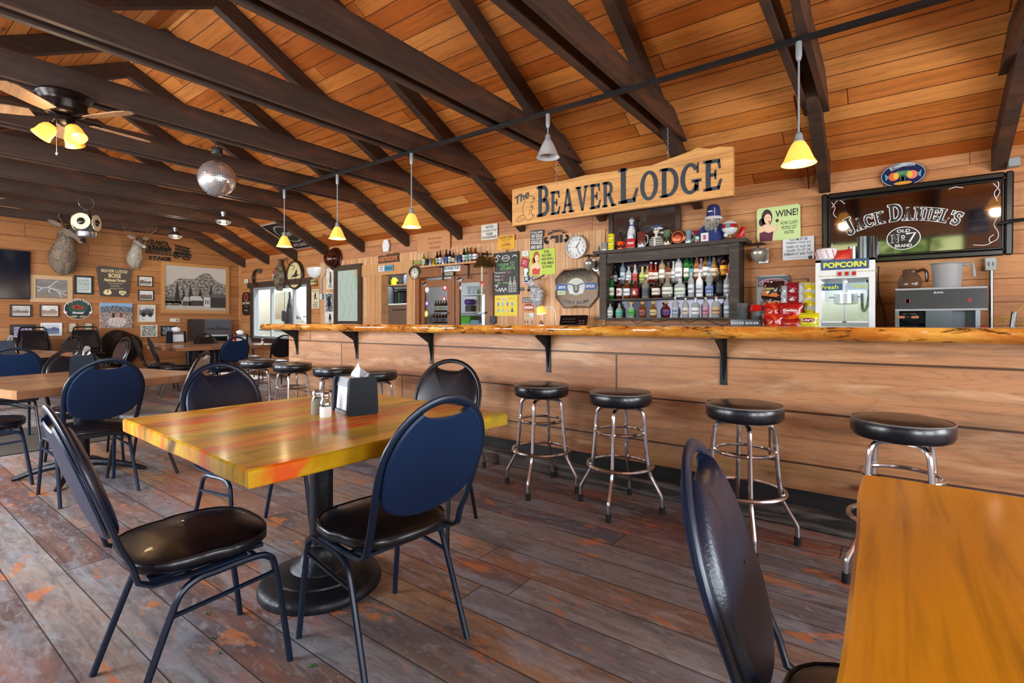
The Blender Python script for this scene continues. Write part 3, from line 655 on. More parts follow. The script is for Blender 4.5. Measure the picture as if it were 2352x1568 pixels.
pendant(-5.68, 2.28, 1, 'lit pendant lamp between the mirror ball and the restrooms door', 1)
pendant(-4.29, 2.275, 1, 'lit pendant lamp with a bell shade, middle of the five', 2)
pendant(-2.48, 2.71, 0, 'unlit white pendant lamp on a short rod over the carved lodge board', 3)
pendant(-.478, 2.28, 1, 'lit amber pendant lamp hanging beside the black framed mirror', 4)
pendant(1.05, 2.28, 1, 'lit amber pendant lamp above the orange table', 5)
# ceiling fans
BRONZE = plain('dark bronze', '231a18', .3, .6); WOODB = planks('fan blade veneer', 0, 1, 9, 30, [hx('9a7350'), hx('a87e58')], gapw=.001, knots=0, rough=.35)
def fan_proto():
    t = thing('ceiling_fan')
    m = MB(); m.lathe([(.185, 0), (.19, -.015), (.178, -.03), (.17, -.045), (.155, -.06), (.15, -.075), (.15, -.13), (.135, -.155), (.10, -.17), (.06, -.175)], n=36); m.build('motor_housing', BRONZE, t)
    m = MB(); m.lathe([(.06, -.175), (.075, -.19), (.075, -.225), (.06, -.24), (.03, -.26), (.001, -.262)], n=24); m.build('light_hub', BRONZE, t)
    for k in range(5):
        M = Matrix.Rotation(R(95 + 72 * k), 4, 'Z')
        m = MB(M @ Matrix.Rotation(R(12), 4, 'X')); o = [(.2, -.05), (.3, -.062), (.58, -.072), (.64, -.05), (.665, 0), (.64, .05), (.58, .072), (.3, .062), (.2, .05)]
        m.prism(o, -.198, -.19); b = m.build('fan_blade', WOODB, t, False)
        m = MB(M); m.tube([(.07, 0, -.18), (.14, 0, -.186), (.2, .02, -.186), (.26, .0, -.186)], .009, 6); m.tube([(.14, 0, -.186), (.2, -.02, -.186), (.26, 0, -.186)], .008, 6); m.build('blade_iron', BRONZE, b)
    for k in range(3):
        a = R(20 + 120 * k); d = Vector((math.cos(a) * .55, math.sin(a) * .55, -.83)).normalized(); M = Matrix.Translation(Vector((math.cos(a) * .05, math.sin(a) * .05, -.23))) @ d.to_track_quat('-Z', 'Y').to_matrix().to_4x4()
        m = MB(M); m.lathe([(.012, 0), (.012, -.03), (.03, -.035), (.033, -.06)], n=16); ft = m.build('lamp_holder', BRONZE, t)
        m = MB(M); m.lathe([(.034, -.055), (.052, -.075), (.062, -.11), (.064, -.15), (.072, -.185), (.068, -.185), (.06, -.15), (.058, -.11), (.048, -.078)], n=24, cap=False); m.build('lamp_shade', SHADEL if k != 1 else SHADE, t)
        m = MB(M); m.ell((0, 0, -.11), (.026, .026, .04)); m.build('bulb', BULB, t)
    for (x, y, l) in ((.03, -.06, .26), (-.05, .02, .16)):
        m = MB(); m.cyl((x, y, -.24), (x, y, -.24 - l), .0018, 5); m.lathe([(.001, 0), (.007, -.008), (.007, -.02), (.001, -.03)], (x, y, -.24 - l), 8); m.build('pull_chain', GREY, t)
    return t
fan = fan_proto(); fan.location = (-5.62, 1.2, TB); tag(fan, 'dark bronze ceiling fan with three amber glass lamps and pull chains', 'ceiling fan', 'ceiling fans')
dup(fan, (-10.55, 1.12, TB), R(5), 'far ceiling fan beyond the lantern, one pale blade tip showing')
point('fan_light', (-5.62, 1.2, TB - .5), FANP, (1, .74, .42), .1); point('fan_light', (-10.55, 1.12, TB - .5), FANP, (1, .74, .42), .1)
# mirror ball
t = thing('mirror_ball', (-5.74, 2.47, 2.74), label='mirror ball hanging from a small black motor under a beam', cat='mirror ball')
m = MB(); NL = 26
for i in range(NL):
    a0, a1 = PI * i / NL, PI * (i + 1) / NL; n = max(4, int(2 * NL * math.sin((a0 + a1) / 2)))
    for j in range(n):
        b0, b1 = 2 * PI * (j + .06) / n, 2 * PI * (j + .94) / n; c0, c1 = a0 + .008, a1 - .008; rr = .184
        m.add([(rr * math.sin(a) * math.cos(b), rr * math.sin(a) * math.sin(b), rr * math.cos(a)) for a, b in ((c0, b0), (c1, b0), (c1, b1), (c0, b1))], [(0, 1, 2, 3)])
m.build('mirror_tiles', plain('mirror tile', 'f4f8ff', .22, .9), t, False)
m = MB(); m.ell((0, 0, 0), (.181, .181, .181), 32, 20); m.build('ball_core', plain('grey core', '9498a0', .5), t)
m = MB(); m.cyl((0, 0, .18), (0, 0, .26), .004, 6); m.lathe([(.05, .26), (.055, .27), (.055, .315), (.045, .325)], n=20); m.tube([(.03, 0, .32), (.03, 0, .36), (0, 0, .395), (-.03, 0, .36), (-.03, 0, .32)], .004, 6); m.build('motor', IRON, t)
# caged ceiling lamps
def caged(x, y, lab):
    t = thing('cage_lamp', (x, y, TB), label=lab, cat='ceiling lamp', group='wire caged ceiling lamps')
    m = MB(); m.lathe([(.05, 0), (.05, -.02), (.035, -.05), (.03, -.08), (.06, -.1), (.12, -.14), (.128, -.16)], n=20); m.build('reflector', STEEL, t)
    m = MB()
    for z, r in ((-.165, .128), (-.19, .11), (-.215, .07)): m.tube([(r * math.cos(2 * PI * i / 20), r * math.sin(2 * PI * i / 20), z) for i in range(20)], .004, 5, closed=True)
    for k in range(8):
        a = 2 * PI * k / 8; m.tube([(r * math.cos(a), r * math.sin(a), z) for r, z in ((.128, -.16), (.11, -.19), (.07, -.215), (.0, -.225))], .0035, 5)
    m.build('wire_cage', STEEL, t)
    m = MB(); m.ell((0, 0, -.14), (.035, .035, .045)); m.build('bulb', BULB, t); point('cage_light', (x, y, TB - .3), 10, (1, .8, .55), .05)
caged(-9.37, 4.14, 'caged metal ceiling lamp on a tie beam above the long far table')
caged(-11.75, 4.25, 'caged metal ceiling lamp glowing before the stage coach silhouette')
# railway lantern
t = thing('railway_lantern', (-10.45, 2.5, 2.62), label='cream and steel railway switch lantern hanging from a beam by its ring', cat='lantern')
m = MB(); m.lathe([(.12, -.03), (.13, 0), (.13, .05), (.105, .07), (.1, .1), (.095, .12), (.095, .28), (.07, .30), (.075, .33), (.05, .37), (.045, .41), (.001, .42)], n=24); m.build('lantern_body', STEEL, t)
m = MB(); m.tube([(.0, .1 * math.sin(a), .42 + .1 - .1 * math.cos(a)) for a in [2 * PI * i / 24 for i in range(24)]], .005, 6, closed=True); m.build('carrying_ring', STEEL, t)
CREAM = plain('cream enamel', 'd8d2b4', .35); LENS = plain('dark lens', '2a2624', .08)
for a in (-40, 50, 140, 230):
    M = Matrix.Translation((0, 0, .2)) @ Matrix.Rotation(R(a), 4, 'Z')
    m = MB(M); m.cyl((.07, 0, 0), (.15, 0, 0), .06, 20); m.cyl((.135, 0, 0), (.15, 0, 0), .125, 28, r2=.13); d = m.build('target_disc', CREAM, t)
    m = MB(M); m.ell((.15, 0, 0), (.03, .055, .055)); m.build('lens', LENS, d)
# ================================================================ carved hanging board
def arcp(cx, cy, rx, ry, a0, a1, tx, ty=None, n=14):
    ty = ty or tx * .8; o = [(cx + rx * math.cos(R(a0 + (a1 - a0) * i / n)), cy + ry * math.sin(R(a0 + (a1 - a0) * i / n))) for i in range(n + 1)]
    q = [(cx + (rx - tx) * math.cos(R(a0 + (a1 - a0) * i / n)), cy + (ry - ty) * math.sin(R(a0 + (a1 - a0) * i / n))) for i in range(n + 1)]
    return [[o[i], o[i + 1], q[i + 1], q[i]] for i in range(n)]
def rc(a, b, c, d): return [[(a, b), (c, b), (c, d), (a, d)]]
ST = rc(.1, 0, .3, 1) + rc(0, 0, .36, .09) + rc(0, .91, .36, 1)
SG = {
 'B': (.74, ST + rc(.28, .87, .42, 1) + rc(.28, .45, .44, .58) + rc(.28, 0, .44, .13) + arcp(.40, .735, .28, .265, -90, 90, .18, .13) + arcp(.42, .29, .32, .29, -90, 90, .19, .13)),
 'E': (.78, ST + rc(.28, .88, .68, 1) + [[(.58, .88), (.68, 1), (.72, .68), (.64, .68)]] + rc(.28, .45, .52, .56) + rc(.46, .35, .54, .66) + rc(.28, 0, .68, .12) + [[(.56, .1), (.66, 0), (.78, .34), (.68, .34)]]),
 'A': (.94, [[(.12, 0), (.24, 0), (.5, 1), (.38, 1)], [(.36, 1), (.54, 1), (.84, 0), (.60, 0)]] + rc(.24, .27, .66, .38) + rc(0, 0, .34, .09) + rc(.52, 0, .94, .09)),
 'V': (.92, [[(.08, 1), (.32, 1), (.56, 0), (.42, 0)], [(.70, 1), (.82, 1), (.56, 0), (.46, 0)]] + rc(0, .91, .40, 1) + rc(.60, .91, .92, 1)),
 'R': (.9, ST + rc(.28, .87, .42, 1) + rc(.28, .42, .46, .54) + arcp(.40, .71, .29, .29, -90, 90, .18, .13) + [[(.36, .48), (.56, .50), (.84, .0), (.62, .0)]] + rc(.6, 0, .92, .09)),
 'L': (.8, ST + rc(.28, 0, .68, .12) + [[(.56, .1), (.66, 0), (.80, .38), (.70, .38)]]),
 'O': (.86, arcp(.43, .5, .43, .52, 0, 360, .2, .12, 28)),
 'D': (.86, ST + rc(.28, .88, .4, 1) + rc(.28, 0, .4, .12) + arcp(.38, .5, .48, .5, -90, 90, .2, .12)),
 'G': (.92, arcp(.43, .5, .43, .52, 38, 330, .2, .12, 24) + rc(.62, .06, .8, .42) + rc(.5, .36, .92, .46) + [[(.7, .66), (.8, .66), (.8, 1), (.74, 1)]]),
 'C': (.86, arcp(.43, .5, .43, .52, 40, 325, .2, .12, 24) + [[(.7, .64), (.8, .64), (.8, 1), (.74, 1)]]),
 'J': (.6, rc(.26, .2, .46, 1) + rc(.12, .91, .6, 1) + arcp(.18, .16, .28, .22, 180, 370, .16, .12) + arcp(.0, .16, .1, .09, 0, 360, .09, .08)),
 'K': (.94, ST + [[(.3, .42), (.42, .42), (.84, 1), (.7, 1)], [(.40, .56), (.54, .66), (.9, 0), (.66, 0)]] + rc(.6, .91, .92, 1) + rc(.58, 0, .98, .09)),
 'N': (.94, rc(.14, 0, .24, 1) + rc(.70, 0, .8, 1) + [[(.12, 1), (.34, 1), (.82, 0), (.62, 0)]] + rc(0, 0, .36, .08) + rc(0, .92, .3, 1) + rc(.58, .92, .94, 1)),
 'I': (.42, rc(.11, 0, .31, 1) + rc(0, 0, .42, .09) + rc(0, .91, .42, 1)),
 'S': (.66, arcp(.33, .74, .3, .28, 30, 265, .16, .12) + arcp(.33, .27, .33, .29, -150, 95, .17, .12) + rc(.54, .7, .62, .98) + rc(0, .02, .08, .34)),
 "'": (.22, [[(.04, 1), (.2, 1), (.14, .72), (.02, .72)]]), ' ': (.34, []),
}
def serif(m, s, x0, y0, x1, hb, hs, gap, d, col, th=0, f=None, grow=0.0, inner=None):
    """slab letters; capitals that start a word (marked *) stand taller"""
    items = []; i = 0; W = 0
    while i < len(s):
        big = s[i] == '*'
        if big: i += 1
        ch = s[i]; h = hb if big else hs; w = SG[ch][0] * h * .82; items.append((ch, W, h, w)); W += w + gap; i += 1
    k = (x1 - x0) / (W - gap)
    for ch, X, h, w in items:
        for q in SG[ch][1]:
            pts = [(x0 + (X + px * h * .82) * k, y0 + py * h + (hb - h) * .0) for px, py in q]
            if grow:
                cx = sum(p[0] for p in pts) / 4; cy = sum(p[1] for p in pts) / 4
                pts = [(px + math.copysign(grow, px - cx), py + math.copysign(grow, py - cy)) for px, py in pts]
            if f: pts = [f(*p) for p in pts]
            if th: m.prism(pts, d, d + th, col)
            else: m.poly(pts, d, col)
BOARD = planks('pale sawn sign pine', 0, 2, 9, 30, [hx('e2ac6c'), hx('d8a060')], gapw=.001, knots=.3, rough=.5, stain=[(hx('c9783c'), 1.6, .5, .7, .5, .7, 3)])
SX0, SX1, SY, SZ = -3.66, -1.135, 4.95, 2.378
t = thing('lodge_board', (SX0, SY, SZ), label='long hanging pine board lettered The Beaver Lodge with a beaver drawing', cat='sign'); W = SX1 - SX0
m = MB(Matrix.Translation((0, .055, 0)) @ backM((0, 0, 0)))
top = [(0, .44), (.35, .445), (.7, .43), (1.0, .445), (1.3, .43), (1.5, .425), (1.75, .415), (1.95, .45), (2.1, .475), (2.2, .50), (2.26, .485), (2.32, .465), (2.4, .47), (W, .445)]
m.prism([(0, 0), (W, 0)] + top[::-1], 0, .055); m.build('board', BOARD, t, False)
m = MB(Matrix.Translation((0, .0, 0)) @ backM((0, 0, 0)))
INK = '2c3440'
serif(m, '*BEAVER', .36, .06, 1.36, .36, .27, .02, .001, INK, .004)
serif(m, '*LODGE', 1.39, .07, 2.43, .37, .29, .02, .001, INK, .004)
m.text('The', .04, .26, .25, .36, .001, INK, .02, f=lambda x, y: (x, y + .35 * (x - .04) - .02), th=.003)
m.build('lettering', PAINT, t, False)
m = MB(backM((0, 0, 0))).pc('3a2c22')
bo = [(.06, .06), (.1, .035), (.16, .05), (.2, .08), (.17, .11), (.1, .10), (.06, .06)]
m.stroke(smooth_path([(x, y) for x, y in bo], 4), .006, .001)
for k in range(4): m.stroke([(.09 + k * .024, .05), (.10 + k * .024, .095)], .004, .0011)
for p in ([(.17, .11), (.155, .17), (.17, .24), (.205, .29), (.24, .32), (.28, .325), (.315, .30), (.325, .27), (.30, .25), (.275, .245), (.285, .21), (.29, .17), (.28, .13), (.30, .09), (.30, .06), (.27, .045), (.22, .045), (.20, .07)], [(.25, .2), (.28, .19), (.31, .2), (.30, .17)], [(.24, .1), (.26, .13), (.255, .17)], [(.225, .29), (.235, .305), (.245, .29)], [(.30, .285), (.34, .30)], [(.30, .28), (.345, .28)], [(.30, .10), (.325, .09), (.31, .075)]):
    m.stroke(smooth_path(p, 4), .006, .0012)
m.disc(.285, .29, .006, None, .0013, '1a1410'); m.build('beaver_drawing', PAINT, t, False)
for i, px in enumerate((SX0 + .61, SX1 - .62)):
    m = MB(); L = HW + PITCH * (YB - SY) - RD - SZ - .43
    n = int(L / .03)
    for k in range(n):
        z = .43 + k * .03; c = (px - SX0, .028, z + .015); h = k % 2
        m.tube([(c[0] + (0 if h else .007 * math.cos(a)), c[1] + (.007 * math.cos(a) if h else 0), c[2] + .019 * math.sin(a)) for a in [2 * PI * j / 10 for j in range(10)]], .002, 4, closed=True)
    m.build('chain', STEEL, t)
# ================================================================ things on the walls
def bfr(x0, y0, x1, y1, Y=6.178):
    a, b = onY(x0, 700, Y), onY(x1, 700, Y); xm = (x0 + x1) / 2; lo, hi = onY(xm, y1, Y), onY(xm, y0, Y)
    return Vector((a.x, Y, lo.z)), b.x - a.x, hi.z - lo.z
def lfr(x0, y0, x1, y1, X=-13.098):
    a, b = onX(x0, 700, X), onX(x1, 700, X); xm = (x0 + x1) / 2; lo, hi = onX(xm, y1, X), onX(xm, y0, X)
    return Vector((X, a.y, lo.z)), b.y - a.y, hi.z - lo.z
def rel(M, o): return M  # frames are already in room space
def nz(x, y, s=0.0): return noise.noise(Vector((x, y, s)))
def lerp(a, b, t): return tuple(a[i] + (b[i] - a[i]) * t for i in range(4))
def landscape(sky, hill, ground, seed, ridge=.55, amp=.25, tex=.35, gl=.25, blobs=None):
    sky, hill, ground = hx(sky), hx(hill), hx(ground)
    def f(u, v):
        r = ridge + amp * nz(u * 2.2, seed) + .06 * nz(u * 9, seed, 2); k = 1 + tex * nz(u * 26, v * 26, seed) * 1.6
        if blobs:
            for (bu, bv, ru, rv, c) in blobs:
                if abs(u - bu) / ru + abs(v - bv) / rv < 1 and v > bv - rv: return tuple(x * k for x in hx(c)[:3]) + (1,)
        if v > r: c = lerp(sky, (min(1, sky[0] * 1.2),) * 3 + (1,), max(0, min(1, .5 + nz(u * 3, v * 5, seed)))); k = 1
        elif v > gl + .03 * nz(u * 8, seed): c = hill
        else: c = ground
        return tuple(max(0, x * k) for x in c[:3]) + (1,)
    return f
def speck(cols, s, seed):
    cs = [hx(c) for c in cols]
    def f(u, v):
        k = max(0, min(.999, .5 + nz(u * s, v * s, seed) * 1.1)); return cs[int(k * len(cs))]
    return f
def framed(kind, P, w, h, fn, lab, fcol='3a2418', fw=.03, mat=None, mw=0, n=(36, 26), left=True, group=None, extra=None, depth=.02, cat='framed picture', rot=0):
    M = (leftM if left else backM)(P, rot); o = thing(kind, (0, 0, 0), label=lab, cat=cat, group=group)
    if fw:
        m = MB(M).pc(fcol); m.b2((0, 0, 0), (w, fw, depth)); m.b2((0, h - fw, 0), (w, h, depth)); m.b2((0, fw, 0), (fw, h - fw, depth)); m.b2((w - fw, fw, 0), (w, h - fw, depth)); m.build('frame', SATIN, o, False)
    q = fw + mw
    m = MB(M); m.b2((fw, fw, 0), (w - fw, h - fw, depth * .4), mat or 'e8e4da')
    m.grid(n[0], n[1], lambda u, v: (q + u * (w - 2 * q), q + v * (h - 2 * q), depth * .4 + .001), fn)
    if extra: extra(m, q, w, h, depth * .4 + .002)
    m.build('picture', PAINT, o, False); return o
def panel(kind, P, w, h, lab, back, draw, left=False, cat='sign', r=.0, th=.004, mat=None, rot=0, group=None, outline=None, tilt=0):
    """a flat printed plate at its real thickness"""
    M = leftM(P, rot) if left else backM(P, tilt, rot); m = MB(M)
    if outline: pts = outline
    elif r:
        pts = []
        for (cx, cy, a0) in ((w - r, h - r, 0), (r, h - r, 90), (r, r, 180), (w - r, r, 270)):
            pts += [(cx + r * math.cos(R(a0 + a)), cy + r * math.sin(R(a0 + a))) for a in (0, 30, 60, 90)]
    else: pts = [(0, 0), (w, 0), (w, h), (0, h)]
    m.prism(pts, 0, th, back); draw(m, w, h, th + .0008)
    return m.build(kind, mat or PAINT, None, False, label=lab, cat=cat, group=group)
# ---------------------------------------------------------------- gable wall
P, w, h = lfr(-75, 572, 68, 686)
t = thing('television', (0, 0, 0), label='large black television at the picture edge on the gable wall', cat='television')
m = MB(leftM(P)); m.b2((0, 0, 0), (w, h, .06), bev=.01); m.build('casing', plain('black plastic', '0c0c0e', .4), t)
m = MB(leftM(P)); m.b2((.012, .012, .06), (w - .012, h - .012, .062)); m.build('screen', plain('dark screen', '0a1020', .12), t, False)
def bolt(m, q, w, h, d):
    for pts in ([(.02, .62), (.2, .55), (.38, .58), (.52, .5), (.7, .36), (.9, .22), (.98, .2)], [(.38, .58), (.5, .72), (.62, .88), (.7, .95)], [(.52, .5), (.66, .5), (.8, .4), (.95, .42)], [(.7, .36), (.76, .2), (.8, .08)], [(.2, .55), (.12, .42), (.05, .38)], [(.45, .53), (.4, .4), (.46, .3)]):
        m.stroke([(q + u * (w - 2 * q) + .01 * nz(u * 40, v), q + v * (h - 2 * q) + .012 * nz(v * 30, u)) for u, v in smooth_path([(a, b, 0) for a, b in pts], 5) for u, v in [(u, v)]] if 0 else [(q + p.x * (w - 2 * q), q + p.y * (h - 2 * q) + .01 * nz(p.x * 40, p.y * 9)) for p in smooth_path([(a, b, 0) for a, b in pts], 6)], .008, d, 'f4f2ee')
def bw(seed, **k): return landscape('c8c4be', '6a645e', 'a8a49c', seed, **k)
GL = [
 ((69, 633, 166, 694), landscape('7a736c', '5c554e', '8a7a68', 3, ridge=.2), 'pale wood framed photograph of white lightning on a grey sky', 'c8a47c', .075, None, 0, bolt),
 ((170, 633, 214, 676), speck(['c4d0d0', 'ccd8d8'], 4, 1), 'black framed pale blue letter headed A Stroke', '1c1a18', .035, None, 0, lambda m, q, w, h, d: m.lines(['A STROKE!', 'Mysterious Stroke', 'of the Month', 'in every tavern', 'and every lodge', 'come one come all'], q + .03, q + .05, w - q - .03, h - q - .04, d, '3c4448', .01)),
 ((316, 634, 351, 658), bw(5), 'small dark framed black and white view, topmost of three beside the forest sign', '33221a', .02, 'ffffff', .012, None),
 ((317, 666, 353, 690), landscape('d0d4dc', '7c6660', '5a6450', 8, ridge=.6), 'small dark framed valley view below the topmost small picture', '33221a', .02, 'ffffff', .012, None),
 ((22, 699, 73, 728), landscape('b4a8a0', '7a6a64', 'b4aaa4', 11), 'brown framed faded view below the television', '2c1c16', .03, 'e8e8e4', .012, None),
 ((91, 699, 136, 728), landscape('d8ccc0', '9c8476', 'b8a496', 14, ridge=.55), 'brown framed sepia mountain view beside the oval Atlanta Days sign', '4a2a1c', .022, 'f0e8e0', .01, None),
 ((22, 745, 80, 780), speck(['5a4a78', '8c80a8', 'c4bcd0', '3a3050', 'a49cb8'], 20, 4), 'wide dark framed purple group photograph low on the gable wall', '241a1a', .05, 'd8d4dc', .012, None),
 ((93, 741, 142, 771), landscape('c0ccdc', '56688c', '7c8cae', 20, ridge=.62, gl=.35), 'white framed blue river picture behind the chairs', 'e4e2e6', .02, 'e4e8f0', .02, None),
 ((154, 740, 176, 764), speck(['d8ccb4', 'c8bca4', 'b0a088'], 8, 2), 'tiny tan framed sketch, nearer the blue river picture', '8a5434', .018, 'd8ccb4', 0, None),
 ((191, 740, 212, 762), speck(['d0c8b0', 'c0b8a4', '9c9484'], 9, 5), 'tiny tan framed sketch just above the second chair stack', '8a5c3c', .018, 'd0c8b0', 0, None),
 ((323, 746, 361, 773), speck(['30302e', '9a9e94', 'd4d8cc', '5a5e54'], 16, 9), 'pale framed black and white leaf-speckled photograph low beside the dark one', 'dcd8cc', .02, 'f4f4f0', 0, None),
 ((369, 748, 404, 771), speck(['12161c', '3c4c60', 'b4c8e0', '1c242e'], 15, 12), 'black framed dark group photograph nearest the wall heater', '15100e', .025, '1c242e', 0, None),
]
for bx, fn, lab, fc, fw, mt, mw, ex in GL:
    P, w, h = lfr(*bx); framed('framed_picture', P, w, h, fn, lab, fc, fw, mt, mw, n=(30, 20), extra=ex, group='pictures on the gable wall')
def jeep(m, q, w, h, d):
    U = lambda u: q + u * (w - 2 * q); V = lambda v: q + v * (h - 2 * q)
    m.rect(U(0), V(0), U(1), V(.34), d, 'dcdce0'); m.poly([(U(.12), V(.5)), (U(.3), V(.72)), (U(.75), V(.74)), (U(.9), V(.5)), (U(.8), V(.4)), (U(.2), V(.4))], d + .001, '54545c')
    for u in (.28, .74): m.disc(U(u), V(.42), .045, .05, d + .002, '222228')
    m.poly([(U(.34), V(.7)), (U(.4), V(.86)), (U(.6), V(.86)), (U(.7), V(.72))], d + .001, '8a8a92'); m.text('Ta', U(.12), V(.06), U(.34), V(.2), d + .001, '44444c')
P, w, h = lfr(316, 699, 357, 740); framed('framed_picture', P, w, h, landscape('c0c4c4', '70706e', 'd8dadc', 30, ridge=.8, gl=.4), 'cream and gilt framed picture of an old vehicle, third of the small column', 'c8b890', .022, 'ffffff', .008, n=(30, 26), extra=jeep, group='pictures on the gable wall')
def town(m, q, w, h, d):
    U = lambda u: q + u * (w - 2 * q); V = lambda v: q + v * (h - 2 * q); r = random.Random(3)
    for cu, hh, s in ((.19, .52, .055), (.29, .38, .03), (.40, .48, .05), (.56, .42, .055), (.74, .5, .05)):
        for k in range(12):
            z = .18 + (hh - .1) * k / 12; ww = s * (1 - k / 12) + .006; m.poly([(U(cu - ww), V(z)), (U(cu + ww * (.8 + .4 * r.random())), V(z)), (U(cu + .004), V(z + .08))], d + .0003 * k, '2c2a2a')
    for (a, b, c, e, col, roof) in ((.28, .14, .40, .2, '4a4644', 'b4b0ac'), (.38, .14, .60, .22, '3c3836', 'c4c0bc'), (.62, .12, .73, .3, 'd4d0ca', '8a8680'), (.73, .1, 1.0, .3, '33302e', '5c5856')):
        m.rect(U(a), V(b - .04), U(c), V(e), d + .005, col); m.poly([(U(a - .01), V(e)), (U(c + .01), V(e)), (U(c - .03), V(e + .1)), (U(a + .02), V(e + .1))], d + .0055, roof)
    for k in range(3): m.rect(U(.64 + k * .03), V(.14), U(.655 + k * .03), V(.24), d + .006, '55504c')
    for k in range(14): m.disc(U(.02 + k * .018), V(.16 + .02 * r.random()), .03 + .02 * r.random(), .03, d + .005, 'c8c4be' if k % 3 else '6c6862')
def mtn(u, v):
    rg = .62 + .26 * math.exp(-((u - .66) / .17) ** 2) + .10 * math.exp(-((u - .3) / .16) ** 2) - .10 * math.exp(-((u - .02) / .1) ** 2) + .03 * nz(u * 12, 1)
    if v > rg: return lerp(hx('b0aaa4'), hx('d4d0cc'), u * .6 + .2)
    if v < .10 + .015 * nz(u * 10, 4): return hx('b8b2a8')
    k = .5 + 1.3 * nz(u * 22 + v * 14, v * 30 - u * 10, 6); k = max(0, min(1, k)); return lerp(hx('4c4844'), hx('a8a29a') if v > .3 else hx('6c665e'), k)
P, w, h = lfr(369, 606, 525, 719); framed('framed_picture', P, w, h, mtn, 'large sepia photograph of a mountain above log buildings in a wide pine frame', 'c08a54', .075, 'e0dcd4', 0, n=(90, 64), extra=town, depth=.035)
P, w, h = lfr(229, 696, 303, 753)
def rocks(u, v):
    if v > .9 - .12 * abs(u - .45): return hx('8ab0dc')
    k = .5 + 1.2 * nz(u * 20, v * 24, 3)
    if ((u - .52) / .3) ** 2 + ((v - .25) / .2) ** 2 < 1 + .3 * nz(u * 9, v * 9): return lerp(hx('a89894'), hx('e8dcd8'), max(0, min(1, k)))
    if v > .62: return lerp(hx('2c3444'), hx('8c94a0'), max(0, min(1, k)))
    return lerp(hx('4a4448'), hx('c8b4a8'), max(0, min(1, k)))
def people(m, w, h, d):
    m.grid(60, 48, lambda u, v: (u * w, v * h, d), rocks)
    for u, c in ((.4, '3c2c30'), (.64, '8a3c34')): m.poly([(w * (u - .05), h * .42), (w * (u + .05), h * .42), (w * (u + .035), h * .6), (w * (u - .035), h * .6)], d + .001, c); m.disc(w * u, h * .63, .025, None, d + .001, 'b08070')
panel('canvas_print', P, w, h, 'unframed canvas photograph of two hunters on a rocky slope', 'd8ccc8', people, left=True, cat='picture', th=.03)
# forest sign
P, w, h = lfr(221, 612.5, 302, 681)
def fs(m, w, h, d):
    Y = 'ecdca8'; m.text('BEAVER LODGE', w * .13, h * .80, w * .87, h * .9, d, Y, .01); m.text('BOISE', w * .33, h * .63, w * .68, h * .77, d, Y, .02)
    m.text('National Forest', w * .2, h * .50, w * .82, h * .6, d, Y, .025, .3)
    for i, s in enumerate(('PARTNERS IN', 'WINTER', 'RECREATION')): m.text(s, w * (.32, .38, .36)[i], h * (.415 - i * .085), w * (.72, .64, .74)[i], h * (.46 - i * .085), d, 'c8bca0')
    m.disc(w * .3, h * .13, .07, .05, d, Y); m.disc(w * .34, h * .17, .03, .04, d + .001, Y); m.disc(w * .27, h * .17, .03, .04, d + .001, Y)
    m.poly([(w * .63, h * .2), (w * .82, h * .2), (w * .83, h * .12), (w * .725, h * .04), (w * .62, h * .12)], d, Y); m.text('UAS', w * .66, h * .1, w * .79, h * .17, d + .001, '4a3c34', .02)
panel('forest_sign', P, w, h, 'brown tapered national forest sign with cream routed lettering', '4c423c', fs, left=True, th=.025, outline=[(w * .14, 0), (w * .86, 0), (w * .9, h * .04), (w, h * .88), (w * .96, h * .95), (w * .8, h * .97), (w * .2, h), (w * .06, h * .99), (0, h * .92), (w * .1, h * .04)])
# Atlanta Days oval
P, w, h = lfr(145, 686, 212, 733)
def ad(m, w, h, d):
    m.disc(w / 2, h / 2, w * .455, h * .485, d, '1c2a38', 36); m.disc(w / 2, h * .56, w * .34, h * .3, d + .001, '2c5040', 28)
    for a, b, r in ((.36, .6, .07), (.5, .63, .08), (.62, .58, .07), (.45, .55, .06), (.56, .5, .05)): m.disc(w * a, h * b, w * r, h * r * 1.1, d + .002, 'b03830', 10)
    def arc(x, y):
        t = (x / w - .5) * 2.1; r = .40 + (y / h) * .1; return (w / 2 + w * r * math.sin(t) * .98, h / 2 + h * r * math.cos(t) * 1.0)
    m.text('ATLANTA DAYS', 0, 0, w, h * .85, d + .002, 'f4f0e8', .02, f=arc); m.text('Annual', w * .28, h * .27, w * .7, h * .38, d + .003, 'f4f4f8', .03, .3); m.text('1980 - 2021', w * .25, h * .09, w * .76, h * .18, d + .003, 'e8dc90', .02)
    m.poly([(w * .0, h * .42), (w * .12, h * .36), (w * .1, h * .24), (w * .02, h * .3)], d + .001, 'e8e8ec'); m.poly([(w, h * .42), (w * .88, h * .36), (w * .9, h * .24), (w * .98, h * .3)], d + .001, 'e8e8ec')
panel('oval_sign', P, w, h, 'oval white edged Atlanta Days sign with red flowers', 'e8e6e0', ad, left=True, th=.012, outline=[(w / 2 + w * .48 * math.cos(2 * PI * i / 40), h / 2 + h * .5 * math.sin(2 * PI * i / 40)) for i in range(40)])
